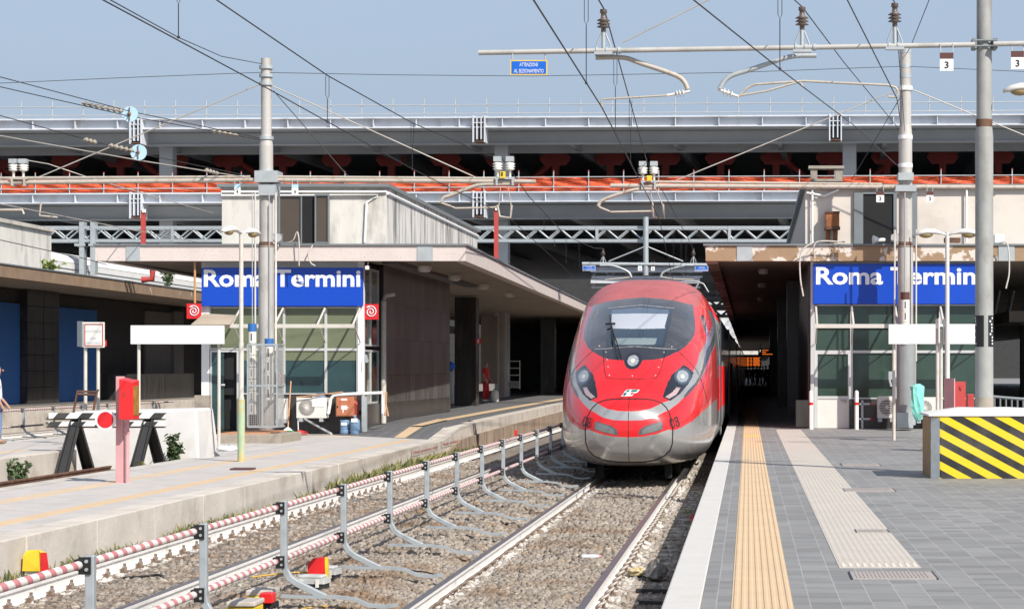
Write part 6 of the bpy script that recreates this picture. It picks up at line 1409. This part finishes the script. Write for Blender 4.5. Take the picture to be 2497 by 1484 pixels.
def lunchbox(label, px, py, Y, w_, rz, lid, zbase):
    x = X(px, Y); o = thing('track_box', label, 'box', (x, Y, zbase), rz)
    mb = MB(); mb.box((-w_/2, -.09, 0), (w_/2, .09, .10)); mb.build('lower_case', M['blackpaint'], o, local=True, bevel=.01)
    mb = MB(); mb.prism([(-w_/2-.01, -.10, .101), (w_/2+.01, -.10, .101), (w_/2+.01, .10, .101), (-w_/2-.01, .10, .101)][::-1], (0, 0, .05)); mb.box((-w_/2+.02, -.075, .1511), (w_/2-.02, .075, .18)); mb.build('lid', lid, o, local=True, bevel=.012)
    for q in (-.3, .3): mb = MB(); mb.box((q*w_-.015, -.113, .07), (q*w_+.015, -.101, .14)); mb.build('latch', M['acwhite'], o, local=True)
LIDG = mat('grey_box_lid', (.52, .52, .50), .5, var=.05)
lunchbox('grey-lidded black equipment box standing in front of the red one', 762, 1412, 20.3, .27, R(-8), LIDG, -.60); lunchbox('grey-lidded black equipment box half hidden behind the red one', 797, 1400, 21.2, .22, R(-8), LIDG, -.60)
o = thing('track_magnet', 'red wedge-shaped track box with yellow edge between two grey-lidded boxes', 'marker', P(775, 1415, 20.75)); x0, x1 = X(750, 20.75), X(793, 20.75)
mb = MB(); mb.prism([(x0, 20.75, -.6), (x1, 20.75, -.6), (x1-.01, 20.75, -.30), (x0+.05, 20.75, -.31), (x0, 20.75, -.36)], (0, .12, 0)); mb.build('red_body', M['redbox'], o, bevel=.008); mb = MB(); mb.prism([(x1+.001, 20.76, -.6), (x1+.02, 20.80, -.6), (x1+.01, 20.80, -.31), (x1-.008, 20.76, -.30)], (0, .05, 0)); mb.build('yellow_edge', M['yplate'], o)
o = thing('equipment_case', 'beige case with red front and yellow corner at the bottom edge', 'case', (X(618, 18.6), 18.6, -.62))
def bxx(a, b_, py0, py1, Y, d, m_, nm): mb = MB(); mb.box((X(a, Y), Y, Z(py1, Y)), (X(b_, Y), Y+d, Z(py0, Y))); mb.build(nm, m_, o, bevel=.01)
bxx(598, 664, 1438, 1452, 18.7, .30, M['beige'], 'lid'); bxx(632, 664, 1445, 1470, 18.55, .14, M['redbox'], 'red_front'); bxx(600, 631, 1453, 1484, 18.68, .3, M['yplate'], 'body'); bxx(630, 662, 1471, 1490, 18.6, .3, M['blackpaint'], 'base')
o = thing('equipment_case', 'beige flat case cut by the bottom edge of the picture, left of the red-fronted one', 'case', (X(570, 18.0), 18.0, -.65)); bxx(550, 622, 1466, 1478, 18.0, .35, M['beige'], 'lid'); bxx(552, 620, 1479, 1500, 18.02, .33, M['yplate'], 'body')
o = thing('plastic_bottle', 'empty clear plastic bottle with pink cap lying between the rails of the train', 'bottle', V((X(1438, 24.6), 24.6, -.64)))
p = V((X(1418, 24.6), 24.6, -.63)); d = V((1, .15, .02)).normalized()
mb = MB(); mb.lathe([(.028, 0), (.032, .01), (.032, .06), (.029, .07), (.032, .08), (.032, .14), (.022, .18), (.013, .2)], p, d, n=14); mb.build('shell', mat('clear_plastic', (.55, .57, .58), .12, coat=.5), o); mb = MB(); mb.cyl(p+d*.2, p+d*.225, .016, n=10); mb.build('cap', mat('pink_cap', (.7, .25, .3), .4), o)
def rag(name, label, cat, c, rx, ry, rz_, mt, seed):
    rr = random.Random(seed); mb = MB(); mb.ball((0, 0, 0), 1, 18); mb.v = [(c[0]+v[0]*rx*rr.uniform(.65, 1.15), c[1]+v[1]*ry*rr.uniform(.65, 1.15), c[2]+max(-.3, v[2])*rz_*rr.uniform(.55, 1.2)) for v in mb.v]; mb.s = [False]*len(mb.s); return tag(mb.build(name, mt, org='base'), label, cat)
rag('plastic_sack', 'torn dark grey plastic sack beside the rail below the platform edge', 'sack', (X(1600, 22.6), 22.6, -.62), .13, .30, .13, mat('grey_sack', (.15, .14, .13), .4, var=.3), 4)
rag('foam_lump', 'yellowish lump of foam debris beside the near rail', 'debris', (X(1556, 22.9), 22.9, -.65), .13, .16, .06, mat('dirty_foam', (.52, .42, .24), .9, var=.25, vs=12), 6)
rag('red_rag', 'small faded red rag caught under the platform edge', 'rag', (X(1690, 28.2), 28.2, -.45), .05, .12, .06, M['redfade'], 9)
for i, (px, Y, l, a) in enumerate(((1595, 21.3, .36, -8), (1607, 20.2, .38, -14), (1610, 18.6, .30, 2), (1592, 17.4, .3, -10))):
    mb = MB(); mb.box((X(px, Y)-l/2, Y-.03, -.70), (X(px, Y)+l/2, Y+.03, -.655), 0, R(a)); tag(mb.build('timber_offcut', M['blackpaint'], org='base'), 'dark timber strip lying right of the near rail, %s from the foam lump' % ('first', 'second', 'third', 'fourth')[i], 'timber', 'timber strips beside the rail')
def cable(label, pts, r, mt): mb = MB(); mb.tube(pts, r, 6); tag(mb.build('loose_cable', mt, org='base'), label, 'cable')
ycol = mat('yellow_cable', (.6, .36, .06), .5)
cable('yellow cable on the ballast left of the grey-lidded boxes', [V((X(a, 20.5), F*2.06/(b_-VY), -.55)) for a, b_ in ((560, 1408), (620, 1398), (680, 1395), (720, 1399))], .008, ycol)
cable('yellow cable crossing the ballast at the bottom of the picture', [V((X(a, 18.6), F*2.05/(b_-VY), -.55)) for a, b_ in ((735, 1483), (790, 1476), (840, 1480))], .008, ycol)
cable('black rubber hose between the rails of the empty track', [V((X(a, F*2.2/(b_-VY)), F*2.2/(b_-VY), -.69)) for a, b_ in ((300, 1410), (340, 1407), (385, 1402), (397, 1405), (396, 1410))], .012, M['black'])
cable('thin black cable lying across the ballast beside the grey-lidded boxes', [V((X(a, F*2.07/(b_-VY)), F*2.07/(b_-VY), -.56)) for a, b_ in ((820, 1386), (900, 1387), (960, 1388), (1040, 1396), (1070, 1404))], .008, M['black'])

# ------------------------------------------------------------------ things leaning on and hung on the buildings
def ac_unit(label, x0, x1, y0, y1, Y, d, fan, vertical=False, rot=0):
    o = thing('air_conditioner', label, 'air conditioner', (X((x0+x1)/2, Y), Y, Z(y1, Y)))
    mb = MB(); mb.fb(x0, y0, x1, y1, Y, d); mb.build('casing', M['acwhite'], o, bevel=.015)
    if fan:
        fx, fy, fr = fan; c = P(fx, fy, Y); r = fr*Y/F
        mb = MB(); mb.cyl(c+V((0, -.002, 0)), c+V((0, .02, 0)), r, n=32); g = mb.build('fan_grill', M['grill'], o)
        mb = MB(); k = 22
        if vertical:
            for i in range(9): z = -r+2*r*(i+.5)/9; hw = math.sqrt(max(r*r-z*z, 0)); mb.box((c.x-hw, Y-.02, c.z+z-.006), (c.x+hw, Y-.008, c.z+z+.006))
        else:
            for i in range(k):
                a = 2*math.pi*i/k; mb.tube([c+V((math.cos(a)*r*.25, -.015, math.sin(a)*r*.25)), c+V((math.cos(a+.25)*r*.65, -.02, math.sin(a+.25)*r*.65)), c+V((math.cos(a+.6)*r, -.012, math.sin(a+.6)*r))], .007, 4)
        mb.cyl(c+V((0, -.028, 0)), c+V((0, -.01, 0)), r*.22, n=16); mb.build('louvre', M['acwhite'], g)
        mb = MB(); mb.lathe([(r*1.0, -.012), (r*1.06, 0), (r*1.0, .012)], c, (0, 1, 0), n=32); 
    for px in (x0+(x1-x0)*.15, x0+(x1-x0)*.82): mb = MB(); mb.box((X(px, Y)-.05, Y, Z(y1, Y)-.09), (X(px, Y)+.05, Y+d, Z(y1, Y)-.001)); mb.build('foot', M['galvd'], o)
    return o
YA = 56.9
ac_unit('white air conditioner with a towel on it under the windows with blinds', 722, 796, 969, 1019, YA, .32, (747.5, 993, 19.5))
ac_unit('white air conditioner mostly hidden behind the pole cage', 672, 697, 971, 1022, YA, .3, None)
ac_unit('white air conditioner with horizontal slats left of the thin board post', 2139, 2182, 966, 1019, 54.0, .3, (2162, 992, 19), True)
ac_unit('white air conditioner half hidden behind the turquoise bag', 2231, 2290, 968, 1022, 54.0, .3, (2254, 994, 18))
mb = MB(); mb.box((X(761, YA)-.0, YA-.012, Z(991, YA)), (X(791, YA), YA-.003, Z(968, YA)+.01)); mb.box((X(761, YA), YA-.012, Z(968, YA)+.0101), (X(791, YA), YA+.2, Z(968, YA)+.02)); tag(mb.build('towel', M['cloth'], org='base', bevel=.004), 'white towel draped over the air conditioner', 'towel')
mb = MB(); mb.lathe([(.09, 0), (.11, .03), (.12, .12), (.125, .12), (.1, .125)], P(782, 967.5, YA+.12), n=14); tag(mb.build('basin', M['waterblue'], org='base'), 'small blue basin standing on the air conditioner with the towel', 'basin')
o = thing('hose_cabinet', 'terracotta metal cabinet with white stencil on the dark wall beside the air conditioner', 'cabinet', P(841, 1015, YA))
mb = MB(); mb.fb(818.5, 966, 863.5, 1014.5, YA, .3); cb = mb.build('casing', M['orangeB'], o, bevel=.01)
mb = MB(); mb.fb(820.5, 968.5, 858, 1012, YA-.012, .011); mb.build('door', M['orangeB'], o)
mb = MB(); mb.fb(832, 988, 846, 998, YA-.016, .003); mb.fb(835, 998.001, 837.5, 1006, YA-.016, .003); mb.fb(846.001, 992, 849, 994, YA-.016, .003); mb.build('stencil', M['white'], o)
mb = MB(); mb.fb(831, 971, 846, 975.5, YA-.016, .003); mb.build('name_label', M['white'], o)
mb = MB(); mb.fb(821, 989, 824.5, 993, YA-.02, .007); mb.build('lock', M['black'], o)
for px in (826, 849):
    mb = MB()
    for q in range(3): mb.fb(px, 977+q*3, px+5, 978+q*3, YA-.015, .002)
    mb.build('vent', M['redfade'], o)
mb = MB(); mb.tube([P(862, 980, YA+.1), P(867, 982, YA+.1), P(869, 988, YA+.1), P(869, 1018, YA+.1), P(869, 1040, YA+.12)], .055, 8); mb.build('red_pipe', M['redpipe'], o)
mb = MB(); mb.tube([P(800, 1008, YA), P(804, 985, YA), P(806, 972, YA), P(814, 963, YA), P(826, 961.5, YA), P(932, 957, YA), P(933, 1008, YA)], .045, 8); tag(mb.build('lagged_pipe', M['white'], org='base'), 'white lagged pipe running along the window sill above the terracotta cabinet', 'pipe')
mb = MB(); mb.fb(881.5, 966, 893.5, 1054, 56.75, .12); tag(mb.build('corner_post', M['galvd'], org='base'), 'grey-green square post at the corner of the dark plinth', 'post')
zA = Z(1058, 56.4)
def jug(label, px, pyt, Y, r, bottle):
    x = X(px, Y); z0 = ZL+.03; h = Z(pyt, Y)-z0; o = thing('water_jug', label, 'jug', (x, Y, z0)); mb = MB()
    pr = [(r*.9, 0), (r, .02), (r, h*.3), (r*.95, h*.33), (r, h*.36), (r, h*.62), (r*.95, h*.66)]+([(r*.8, h*.74), (r*.3, h*.84), (r*.22, h*.9)] if bottle else [(r, h*.7), (r*1.02, h*.97), (r*.98, h)])
    mb.lathe(pr, (x, Y, z0), n=18); mb.build('body', M['waterblue'], o)
    if bottle: mb = MB(); mb.cyl((x, Y, z0+h*.9), (x, Y, z0+h), r*.26, n=12); mb.build('cap', M['ltblue'], o)
    mb = MB(); mb.box((x-r*.6, Y-r-.012, z0+h*.63), (x+r*.6, Y-r*.75, z0+h*.82)); mb.build('sticker', M['white'], o)
jug('cut-open blue water jug on the ground under the terracotta cabinet', 840.5, 1023, 56.2, .12, False); jug('large blue water bottle with cap beside the grey corner post', 866, 1011, 56.1, .13, True)
o = thing('broom', 'broom with wooden handle and green head leaning on the wall by the cage', 'broom', P(701, 1060, 56.2))
mb = MB(); mb.tube([P(702, 1042, 56.2), P(709, 929, 56.9)], .018, 8); mb.build('handle', M['wood'], o); mb = MB(); mb.prism([P(685, 1058, 56.1), P(717, 1058, 56.1), P(714, 1049, 56.15), P(690, 1049, 56.15)], (0, .12, 0)); mb.build('head', M['green'], o, bevel=.01); mb = MB(); mb.prism([P(690, 1048.5, 56.12), P(712, 1048.5, 56.12), P(703, 1041, 56.15), P(699, 1041, 56.15)], (0, .08, 0)); mb.build('collar', M['white'], o)
o = thing('dustpan', 'red dustpan with upright metal handle on the ground under the air conditioner', 'dustpan', P(736, 1060, 56.2)); mb = MB(); mb.prism([P(723, 1057, 56.0), P(750, 1057, 56.0), P(746, 1052, 56.3), P(726, 1047, 56.3)], (0, .16, 0)); mb.build('pan', M['red'], o, bevel=.006); mb = MB(); mb.tube([P(727, 1048, 56.2), P(726, 1018, 56.3)], .014, 6); mb.build('handle', M['alu'], o)
mb = MB(); mb.tube([P(722, 968, YA-.1), P(836, 955, YA-.05)], .016, 6); tag(mb.build('broomstick', M['wood'], org='base'), 'long wooden stick lying across the top of the air conditioner', 'stick')
mb = MB(); mb.tube([P(743, 1021, 56.7), P(780, 1042, 56.3), P(808, 1057, 55.9)], .03, 6); tag(mb.build('leaning_tube', M['alu'], org='base'), 'aluminium tube leaning from the air conditioner down to the ground', 'tube')
for a, b_, lb in ((935, 1012, 'left'), (942, 1014, 'right')):
    mb = MB(); mb.tube(smooth([P(a, 955, 57.1), P(a-1, 985, 57.1), P(a+2, 1000, 57.05), P(a+4, b_, 57.0)]), .022, 6); tag(mb.build('hose', M['wood'], org='base'), 'yellow-tan hose hanging at the corner of the dark marble wall, %s one of two' % lb, 'hose')
# red hose-reel signs with white spirals
def hose_sign(label, x0, x1, y0, y1, Y):
    o = thing('fire_hose_sign', label, 'fire sign', P((x0+x1)/2, y1, Y)); mb = MB(); mb.fb(x0, y0, x1, y1, Y, .04); mb.build('panel', M['red'], o)
    c = P((x0+x1)/2, (y0+y1)/2, Y); r = (x1-x0)*.40*Y/F; pts = [c+V((r*t_*math.cos(t_*14.5+.4), -.012, r*t_*math.sin(t_*14.5+.4))) for t_ in np.linspace(.08, 1, 90)]
    mb = MB(); mb.tube(pts, r*.085, 6); mb.tube([pts[-1], pts[-1]+V((r*.5, 0, r*.12))], r*.10, 6); mb.build('spiral', M['letter'], o); return o
hose_sign('red sign with white hose spiral at the corner right of the windows with blinds', 886, 922.5, 741, 778.5, YL+.1)
o = hose_sign('red sign with white hose spiral hanging left of the blue sign', 455, 490, 740, 776.5, 57.2)
mb = MB(); mb.cyl(P(475, 739, 57.22), P(475, 636, 57.22), .03, n=8); mb.build('hanger', M['wood'], o)
o = thing('extinguisher_sign', 'small red extinguisher sign on the dark pier near the man in red', 'fire sign', P(1165, 838, 85.8)); mb = MB(); mb.fb(1158.5, 824, 1172.5, 838, 85.8, .03); mb.build('panel', M['red'], o); mb = MB(); mb.fb(1163, 828, 1168, 836, 85.78, .01); mb.fb(1164.5, 825.5, 1167, 827.9, 85.78, .01); mb.build('pictogram', M['letter'], o)
o = thing('extinguisher_sign', 'small red sign edge behind the twin-posted notice', 'fire sign', P(256, 843, 70)); mb = MB(); mb.fb(248, 829, 260, 844, 70, .03); mb.build('panel', M['red'], o); mb = MB(); mb.fb(251, 832, 256, 841, 69.98, .01); mb.build('pictogram', M['letter'], o)
o = thing('floodlight', 'small white floodlight under the canopy at the corner of the blue sign', 'floodlight', P(894, 656, 57.2)); mb = MB(); mb.fb(890, 648, 899, 657, 57.1, .15); mb.build('lamp_body', M['white'], o, bevel=.01); mb = MB(); mb.tube([P(896, 648, 57.2), P(898, 638, 57.2)], .02, 6); mb.build('bracket', M['galvd'], o)
o = thing('paper_notice', 'torn white paper notice taped at the corner window', 'paper', P(893, 882, 57.3)); mb = MB(); mb.add([P(889, 864, 57.35), P(894, 863, 57.3), P(899, 880, 57.2), P(894, 884, 57.25), P(888, 881, 57.35)], [(0, 4, 3, 2, 1)]); mb.build('sheet', M['cloth'], o)
# loudspeakers and cameras on the canopy edges
def horn(label, px, py, Y, box=True):
    o = thing('loudspeaker', label, 'loudspeaker', P(px, py+10, Y)); c = P(px, py, Y)
    mb = MB()
    if box: mb.fb(px-11, py-10, px+11, py+10, Y, .06); mb.fb(px-8, py-8, px+8, py+8, Y+.07, .2); mb.build('casing', M['alud'], o, bevel=.01); mb = MB(); mb.lathe([(.11, -.05), (.1, 0), (.03, .06)], c, (0, 1, 0), n=16); mb.build('horn', M['girder_g'], o)
    else: mb.lathe([(.12, 0), (.1, .05), (.05, .15), (.05, .3)], c+V((-.15, 0, 0)), (1, .2, 0), n=16); mb.build('horn', M['white'], o)
    mb = MB(); mb.cyl(c+V((0, .05, -.1)), c+V((0, .05, -.22)), .02, n=6); mb.build('bracket', M['galvd'], o)
horn('grey box loudspeaker on the pink canopy edge right of the caged pole', 677, 580, 56.8); horn('grey box loudspeaker in front of the concrete-coloured pole', 2182, 580, 54.0); horn('small white horn loudspeaker on the brown canopy edge', 2143, 585, 54.3, False)
mb = MB(); mb.fb(2424, 571, 2449, 593, 54.4, .25); tag(mb.build('antenna_box', M['white'], org='base', bevel=.02), 'white antenna box on the canopy edge right of the large pole', 'antenna')
mb = MB(); mb.fb(2301, 579, 2342, 592, 54.6, .1); tag(mb.build('roof_box', M['rust'], org='base', bevel=.02), 'dark rusty box on the canopy behind the right lamp post', 'box')
# turquoise bag tied to the pole
rr = random.Random(2); mb = MB(); n = 12; vs = []
for j, (px, py, w_) in enumerate(((2238, 935, .04), (2234, 942, .16), (2234, 960, .15), (2236, 990, .14), (2238, 1010, .12), (2239, 1024, .06), (2240, 1028, .01))):
    c = P(px, py, 52.3)
    for i in range(n): a = 2*math.pi*i/n; q = w_*(1+.25*math.sin(3*a+j)+rr.uniform(-.1, .1)); vs.append(c+V((q*math.cos(a), q*.8*math.sin(a), 0)))
mb.add(vs, [(j*n+i, j*n+(i+1) % n, (j+1)*n+(i+1) % n, (j+1)*n+i) for j in range(6) for i in range(n)][::1], 0, False); tag(mb.build('refuse_bag', M['teal'], org='base'), 'turquoise plastic refuse bag hanging by the concrete-coloured pole', 'bag')
# red and white hoop posts beside the door
for px, lb in ((1977, 'left'), (2088, 'right')):
    o = thing('guard_post', 'white guard post with red band just %s of the white door' % lb, 'post', (X(px, 53.6), 53.6, 0)); mb = MB(); mb.cyl((X(px, 53.6), 53.6, 0), (X(px, 53.6), 53.6, Z(956, 53.6)), .05, n=12); mb.ball((X(px, 53.6), 53.6, Z(956, 53.6)), .05, 10); mb.build('tube', M['white'], o); mb = MB(); mb.cyl((X(px, 53.6), 53.6, Z(987, 53.6)), (X(px, 53.6), 53.6, Z(980, 53.6)), .052, n=12); mb.build('red_band', M['red'], o)
o = thing('pipe_rail', 'grey pipe rail with red valve caps beside the air conditioner with slats', 'pipe rail', P(2113, 1040, 53.9)); mb = MB(); mb.tube([P(2095, 985, 53.9), P(2120, 984, 53.9)], .03, 6); mb.tube([P(2095, 1021, 53.9), P(2120, 1021, 53.9)], .03, 6); mb.tube([P(2102, 1044, 53.9), P(2102, 975, 53.9)], .03, 6); mb.build('pipes', M['galv'], o)
for py in (984, 1021): mb = MB(); mb.ball(P(2122, py, 53.9), .035, 8); mb.build('valve_cap', M['red'], o)
# railing at the far right
o = thing('handrail', 'dark handrail with balusters behind the striped block at the right edge', 'railing', (X(2460, 50), 50, 0))
for i in range(7): x = X(2424+i*14, 50); mb = MB(); mb.cyl((x, 50, 0), (x, 50, Z(968, 50)), .022, n=8); mb.build('baluster', M['alud'], o)
mb = MB(); mb.tube([P(2418, 966, 50), P(2450, 969, 50), P(2530, 975, 50)], .035, 8); mb.build('top_rail', M['alud'], o)
# red pipes on the canopy roofs
for px, y0, y1, Y, lb in ((348, 512, 600, 80, 'left'), (1209, 507, 626, 80, 'right')):
    mb = MB(); mb.fb(px-5, y0, px+5, y1+40, Y, .15); mb.fb(px-2, y0-2, px+7, y0+6, Y-.05, .05, 1); tag(mb.build('red_mast', [M['redpipe'], M['white']], org='base'), 'square red mast rising behind the %s end of the pink canopy' % lb, 'mast')
mb = MB(); mb.tube([P(345, 682, 84), P(371, 680, 84), P(372, 656, 84)], .12, 4); tag(mb.build('red_duct', M['redpipe'], org='base'), 'short bent red duct on the arched white roof', 'duct')
# displays deep in the corridor
def display(label, x0, x1, y0, y1, Y, lines, digit=None):
    o = thing('departure_display', label, 'display', P((x0+x1)/2, y0, Y)); mb = MB(); mb.fb(x0, y0, x1, y1, Y, .25); mb.build('casing', M['black'], o)
    mb = MB()
    for a, b_, c_, d_ in lines: mb.fb(a, b_, c_, d_, Y-.01, .008)
    mb.build('glowing_text', M['amberled'], o)
    if digit: text('digit', digit[0], digit[1]*Y/F, digit[2]*Y/F, (X(digit[3], Y), Y-.012, Z(digit[4], Y)), M['whiteled'], o)
    for q in (x0+6, x1-6): mb = MB(); mb.cyl(P(q, y0, Y+.1), P(q, y0-12, Y+.1), .02, n=6); mb.build('hanger', M['alud'], o)
display('black departure display with orange lines hanging in the dark corridor', 1848, 1885, 850, 866, 110, [(1858, 852.5, 1873, 854.5), (1858, 857, 1867, 859.5), (1858, 862, 1883, 864)], ('7', 3.5, 5, 1853, 858))
o = thing('departure_board', 'large orange glowing departure board far down the corridor above the crowd', 'departure board', P(1840, 893, 210)); mb = MB(); mb.fb(1808, 864, 1856, 896, 210.1, .2); mb.build('casing', M['black'], o)
for a, b_ in ((1811, 1818), (1820, 1827), (1829, 1834), (1836, 1853)):
    mb = MB()
    for k_ in range(10): mb.fb(a, 871+k_*2.2, b_-(k_*7 % 4)*.8, 872.5+k_*2.2, 210, .05)
    mb.build('glowing_rows', M['amberled'], o)

# ------------------------------------------------------------------ people
def person(label, loc, h, face, shirt, trousers, hairm, pose='stand', shoes=None, group=None, low=False):
    o = thing('person', label, 'person', loc, face, group); k = h/1.75
    def skin(name, verts, edges, radii, mt, parent=o, sub=2):
        me = bpy.data.meshes.new(name); me.from_pydata([(x*k, y*k, z*k) for x, y, z in verts], edges, []); me.materials.append(mt)
        ob_ = bpy.data.objects.new(name, me); COL.objects.link(ob_); ob_.parent = parent
        md = ob_.modifiers.new('skin', 'SKIN'); sv = me.skin_vertices[0].data
        for i, r_ in enumerate(radii): sv[i].radius = (r_[0]*k, r_[1]*k) if isinstance(r_, tuple) else (r_*k, r_*k)
        sv[0].use_root = True
        sd = ob_.modifiers.new('sub', 'SUBSURF'); sd.levels = sub; sd.render_levels = sub
        dg = bpy.context.evaluated_depsgraph_get(); m2 = bpy.data.meshes.new_from_object(ob_.evaluated_get(dg)); ob_.modifiers.clear(); ob_.data = m2
        for p_ in m2.polygons: p_.use_smooth = True
        return ob_
    st = .05 if pose != 'walk' else .22
    # facing +X: x forward, y sideways
    hand = (.22, .26, .86) if pose == 'stand' else (.08, .27, .80)
    elb = (.02, .27, 1.10)
    vs = [(0, 0, .93), (0, 0, 1.12), (0, 0, 1.35), (.01, 0, 1.47), (.03, 0, 1.56), (.045, 0, 1.66), (.03, 0, 1.73)]
    ed = [(i, i+1) for i in range(6)]; ra = [(.13, .15), (.11, .14), (.12, .17), .055, (.07, .06), (.095, .075), (.06, .05)]
    for s in (1, -1):
        b0 = len(vs); vs += [(0, s*.17, 1.40), (elb[0], s*elb[1], elb[2]), (hand[0]*(1 if s > 0 else .6), s*hand[1], hand[2]), (hand[0]*(1 if s > 0 else .6)+.05, s*(hand[1]-.01), hand[2]-.09)]; ed += [(2, b0), (b0, b0+1), (b0+1, b0+2), (b0+2, b0+3)]; ra += [.055, .042, .032, (.038, .02)]
        b0 = len(vs); f_ = st*s; vs += [(0, s*.09, .86), (f_*.6+.02, s*.10, .48), (f_-.02, s*.10, .09), (f_+.13, s*.11, .03)]; ed += [(0, b0), (b0, b0+1), (b0+1, b0+2), (b0+2, b0+3)]; ra += [.085, .06, .042, (.04, .03)]
    skin('body', vs, ed, ra, M['skin'])
    sh = [(0, 0, .93), (0, 0, 1.12), (0, 0, 1.36), (.01, 0, 1.47)]; se = [(0, 1), (1, 2), (2, 3)]; sr = [(.15, .175), (.135, .165), (.14, .19), (.07, .08)]
    for s in (1, -1): b0 = len(sh); sh += [(0, s*.175, 1.41), (elb[0]*.7, s*.25, 1.18)]; se += [(2, b0), (b0, b0+1)]; sr += [.075, .07]
    skin('shirt', sh, se, sr, shirt)
    tr = [(0, 0, .95)]; te = []; tr_r = [(.14, .165)]
    for s in (1, -1): b0 = len(tr); f_ = st*s; tr += [(0, s*.09, .84), (f_*.6+.02, s*.10, .48), (f_-.02, s*.10, .10)]; te += [(0, b0), (b0, b0+1), (b0+1, b0+2)]; tr_r += [.105, .08, .07]
    skin('trousers', tr, te, tr_r, trousers)
    hb_ = MB(); hb_.ball((.0, 0, 1.695*k), .098*k, 12, sc=(1, .85, .8)); hb_.build('hair', hairm, o, local=True)
    nz = MB(); nz.cyl((.125*k, 0, 1.665*k), (.155*k, 0, 1.635*k), .012*k, .018*k, n=6); nz.build('nose', M['skin'], o, local=True)
    if shoes:
        for s in (1, -1): f_ = st*s; b_ = MB(); b_.ball(((f_+.05)*k, s*.105*k, .045*k), .05*k, 10, sc=(2.4, 1, .9)); b_.build('shoe', shoes, o, local=True)
    return o
person('man in red work clothes standing on the platform under the left canopy', (X(1184, 96), 96, ZR+.015), 1.76, R(-15), M['redcloth'], M['redcloth'], M['hair'], shoes=M['whitecloth'])
rf = MB(); base = Vector((X(1184, 96), 96, ZR+.015))
person('man in white shirt and blue jeans cut by the left picture edge', (X(-9, 49.6), 49.6, ZL), 1.78, R(15), M['whitecloth'], M['denim'], M['hair'], shoes=M['shoe'])
crowd = [(1812, 205, 'whitecloth', 'darkcloth'), (1820, 190, 'whitecloth', 'darkcloth'), (1828, 195, 'bluecloth', 'denim'), (1836, 180, 'darkcloth', 'whitecloth'), (1845, 192, 'darkcloth', 'darkcloth'), (1852, 186, 'redfade', 'darkcloth'), (1859, 200, 'whitecloth', 'denim'), (1866, 165, 'darkcloth', 'darkcloth'), (1875, 158, 'darkcloth', 'darkcloth'), (1803, 215, 'bluecloth', 'darkcloth')]
desc = ['leftmost but one far traveller in white beside the train', 'far traveller in white top and dark trousers under the orange board', 'far traveller in blue shirt under the orange board', 'far traveller in dark top and pale trousers mid corridor', 'far traveller all in dark clothes right of the orange board', 'far traveller in dull red top in the corridor crowd', 'far traveller in white top and jeans near the corridor wall', 'dark-dressed traveller nearer in the corridor, left of a pair', 'dark-dressed traveller nearest the corridor wall', 'leftmost far traveller in blue shirt by the train side']
for i, (px, Y, a, b_) in enumerate(crowd): person(desc[i], (X(px, Y), Y, 0.0), 1.68+.02*(i % 5), R(90+40*i), M[a], M[b_], M['hair'] if i % 2 else M['darkcloth'], 'walk', group='travellers far down the corridor')

o = thing('ground_marker', 'small red marker box standing on the ballast under the raised curb', 'marker', (X(1254, 69.5), 69.5, -.72)); mb = MB(); mb.box((X(1254, 69.5)-.09, 69.4, -.66), (X(1254, 69.5)+.09, 69.55, -.46)); mb.build('red_body', M['redbox'], o, bevel=.012); mb = MB(); mb.box((X(1254, 69.5)-.05, 69.43, -.74), (X(1254, 69.5)+.05, 69.52, -.661)); mb.build('foot', M['chalk'], o)

# odds and ends in the shade of the canopy
o = thing('waste_bin', 'grey waste bin with a blue sack on top beside the dark pier', 'bin', (X(1097, 84), 84, ZR)); mb = MB(); mb.fb(1088, 905, 1104, 984, 84, .35); mb.build('body', M['galvd'], o, bevel=.02); mb = MB(); mb.ball(P(1096, 893, 84.15), .22, 12, sc=(1, .8, .9)); mb.build('sack', M['smallblue'], o)
o = thing('bucket', 'white plastic canister on the ground beside the man in red', 'bucket', (X(1206, 96), 96, ZR)); mb = MB(); mb.lathe([(.16, 0), (.18, .05), (.18, .42), (.08, .5), (.05, .52)], (X(1206, 96), 96, ZR+.01), n=14); mb.build('body', M['acwhite'], o); mb = MB(); mb.cyl((X(1206, 96), 96, ZR+.53), (X(1206, 96), 96, ZR+.58), .055, n=10); mb.build('cap', M['green'], o)
o = thing('luggage_cart', 'metal rack cart standing in the shade under the long canopy', 'cart', (X(1253, 104), 104, ZR)); mb = MB()
for px in (1238, 1267): mb.tube([P(px, 948, 104), P(px, 878, 104)], .02, 6)
for py in (880, 897, 914, 930, 944): mb.tube([P(1238, py, 104), P(1267, py, 104)], .018, 6)
mb.build('rack', M['greypost'], o); mb = MB(); mb.fb(1240, 932, 1265, 944, 103.9, .5); mb.build('load', M['dimpanel'], o)
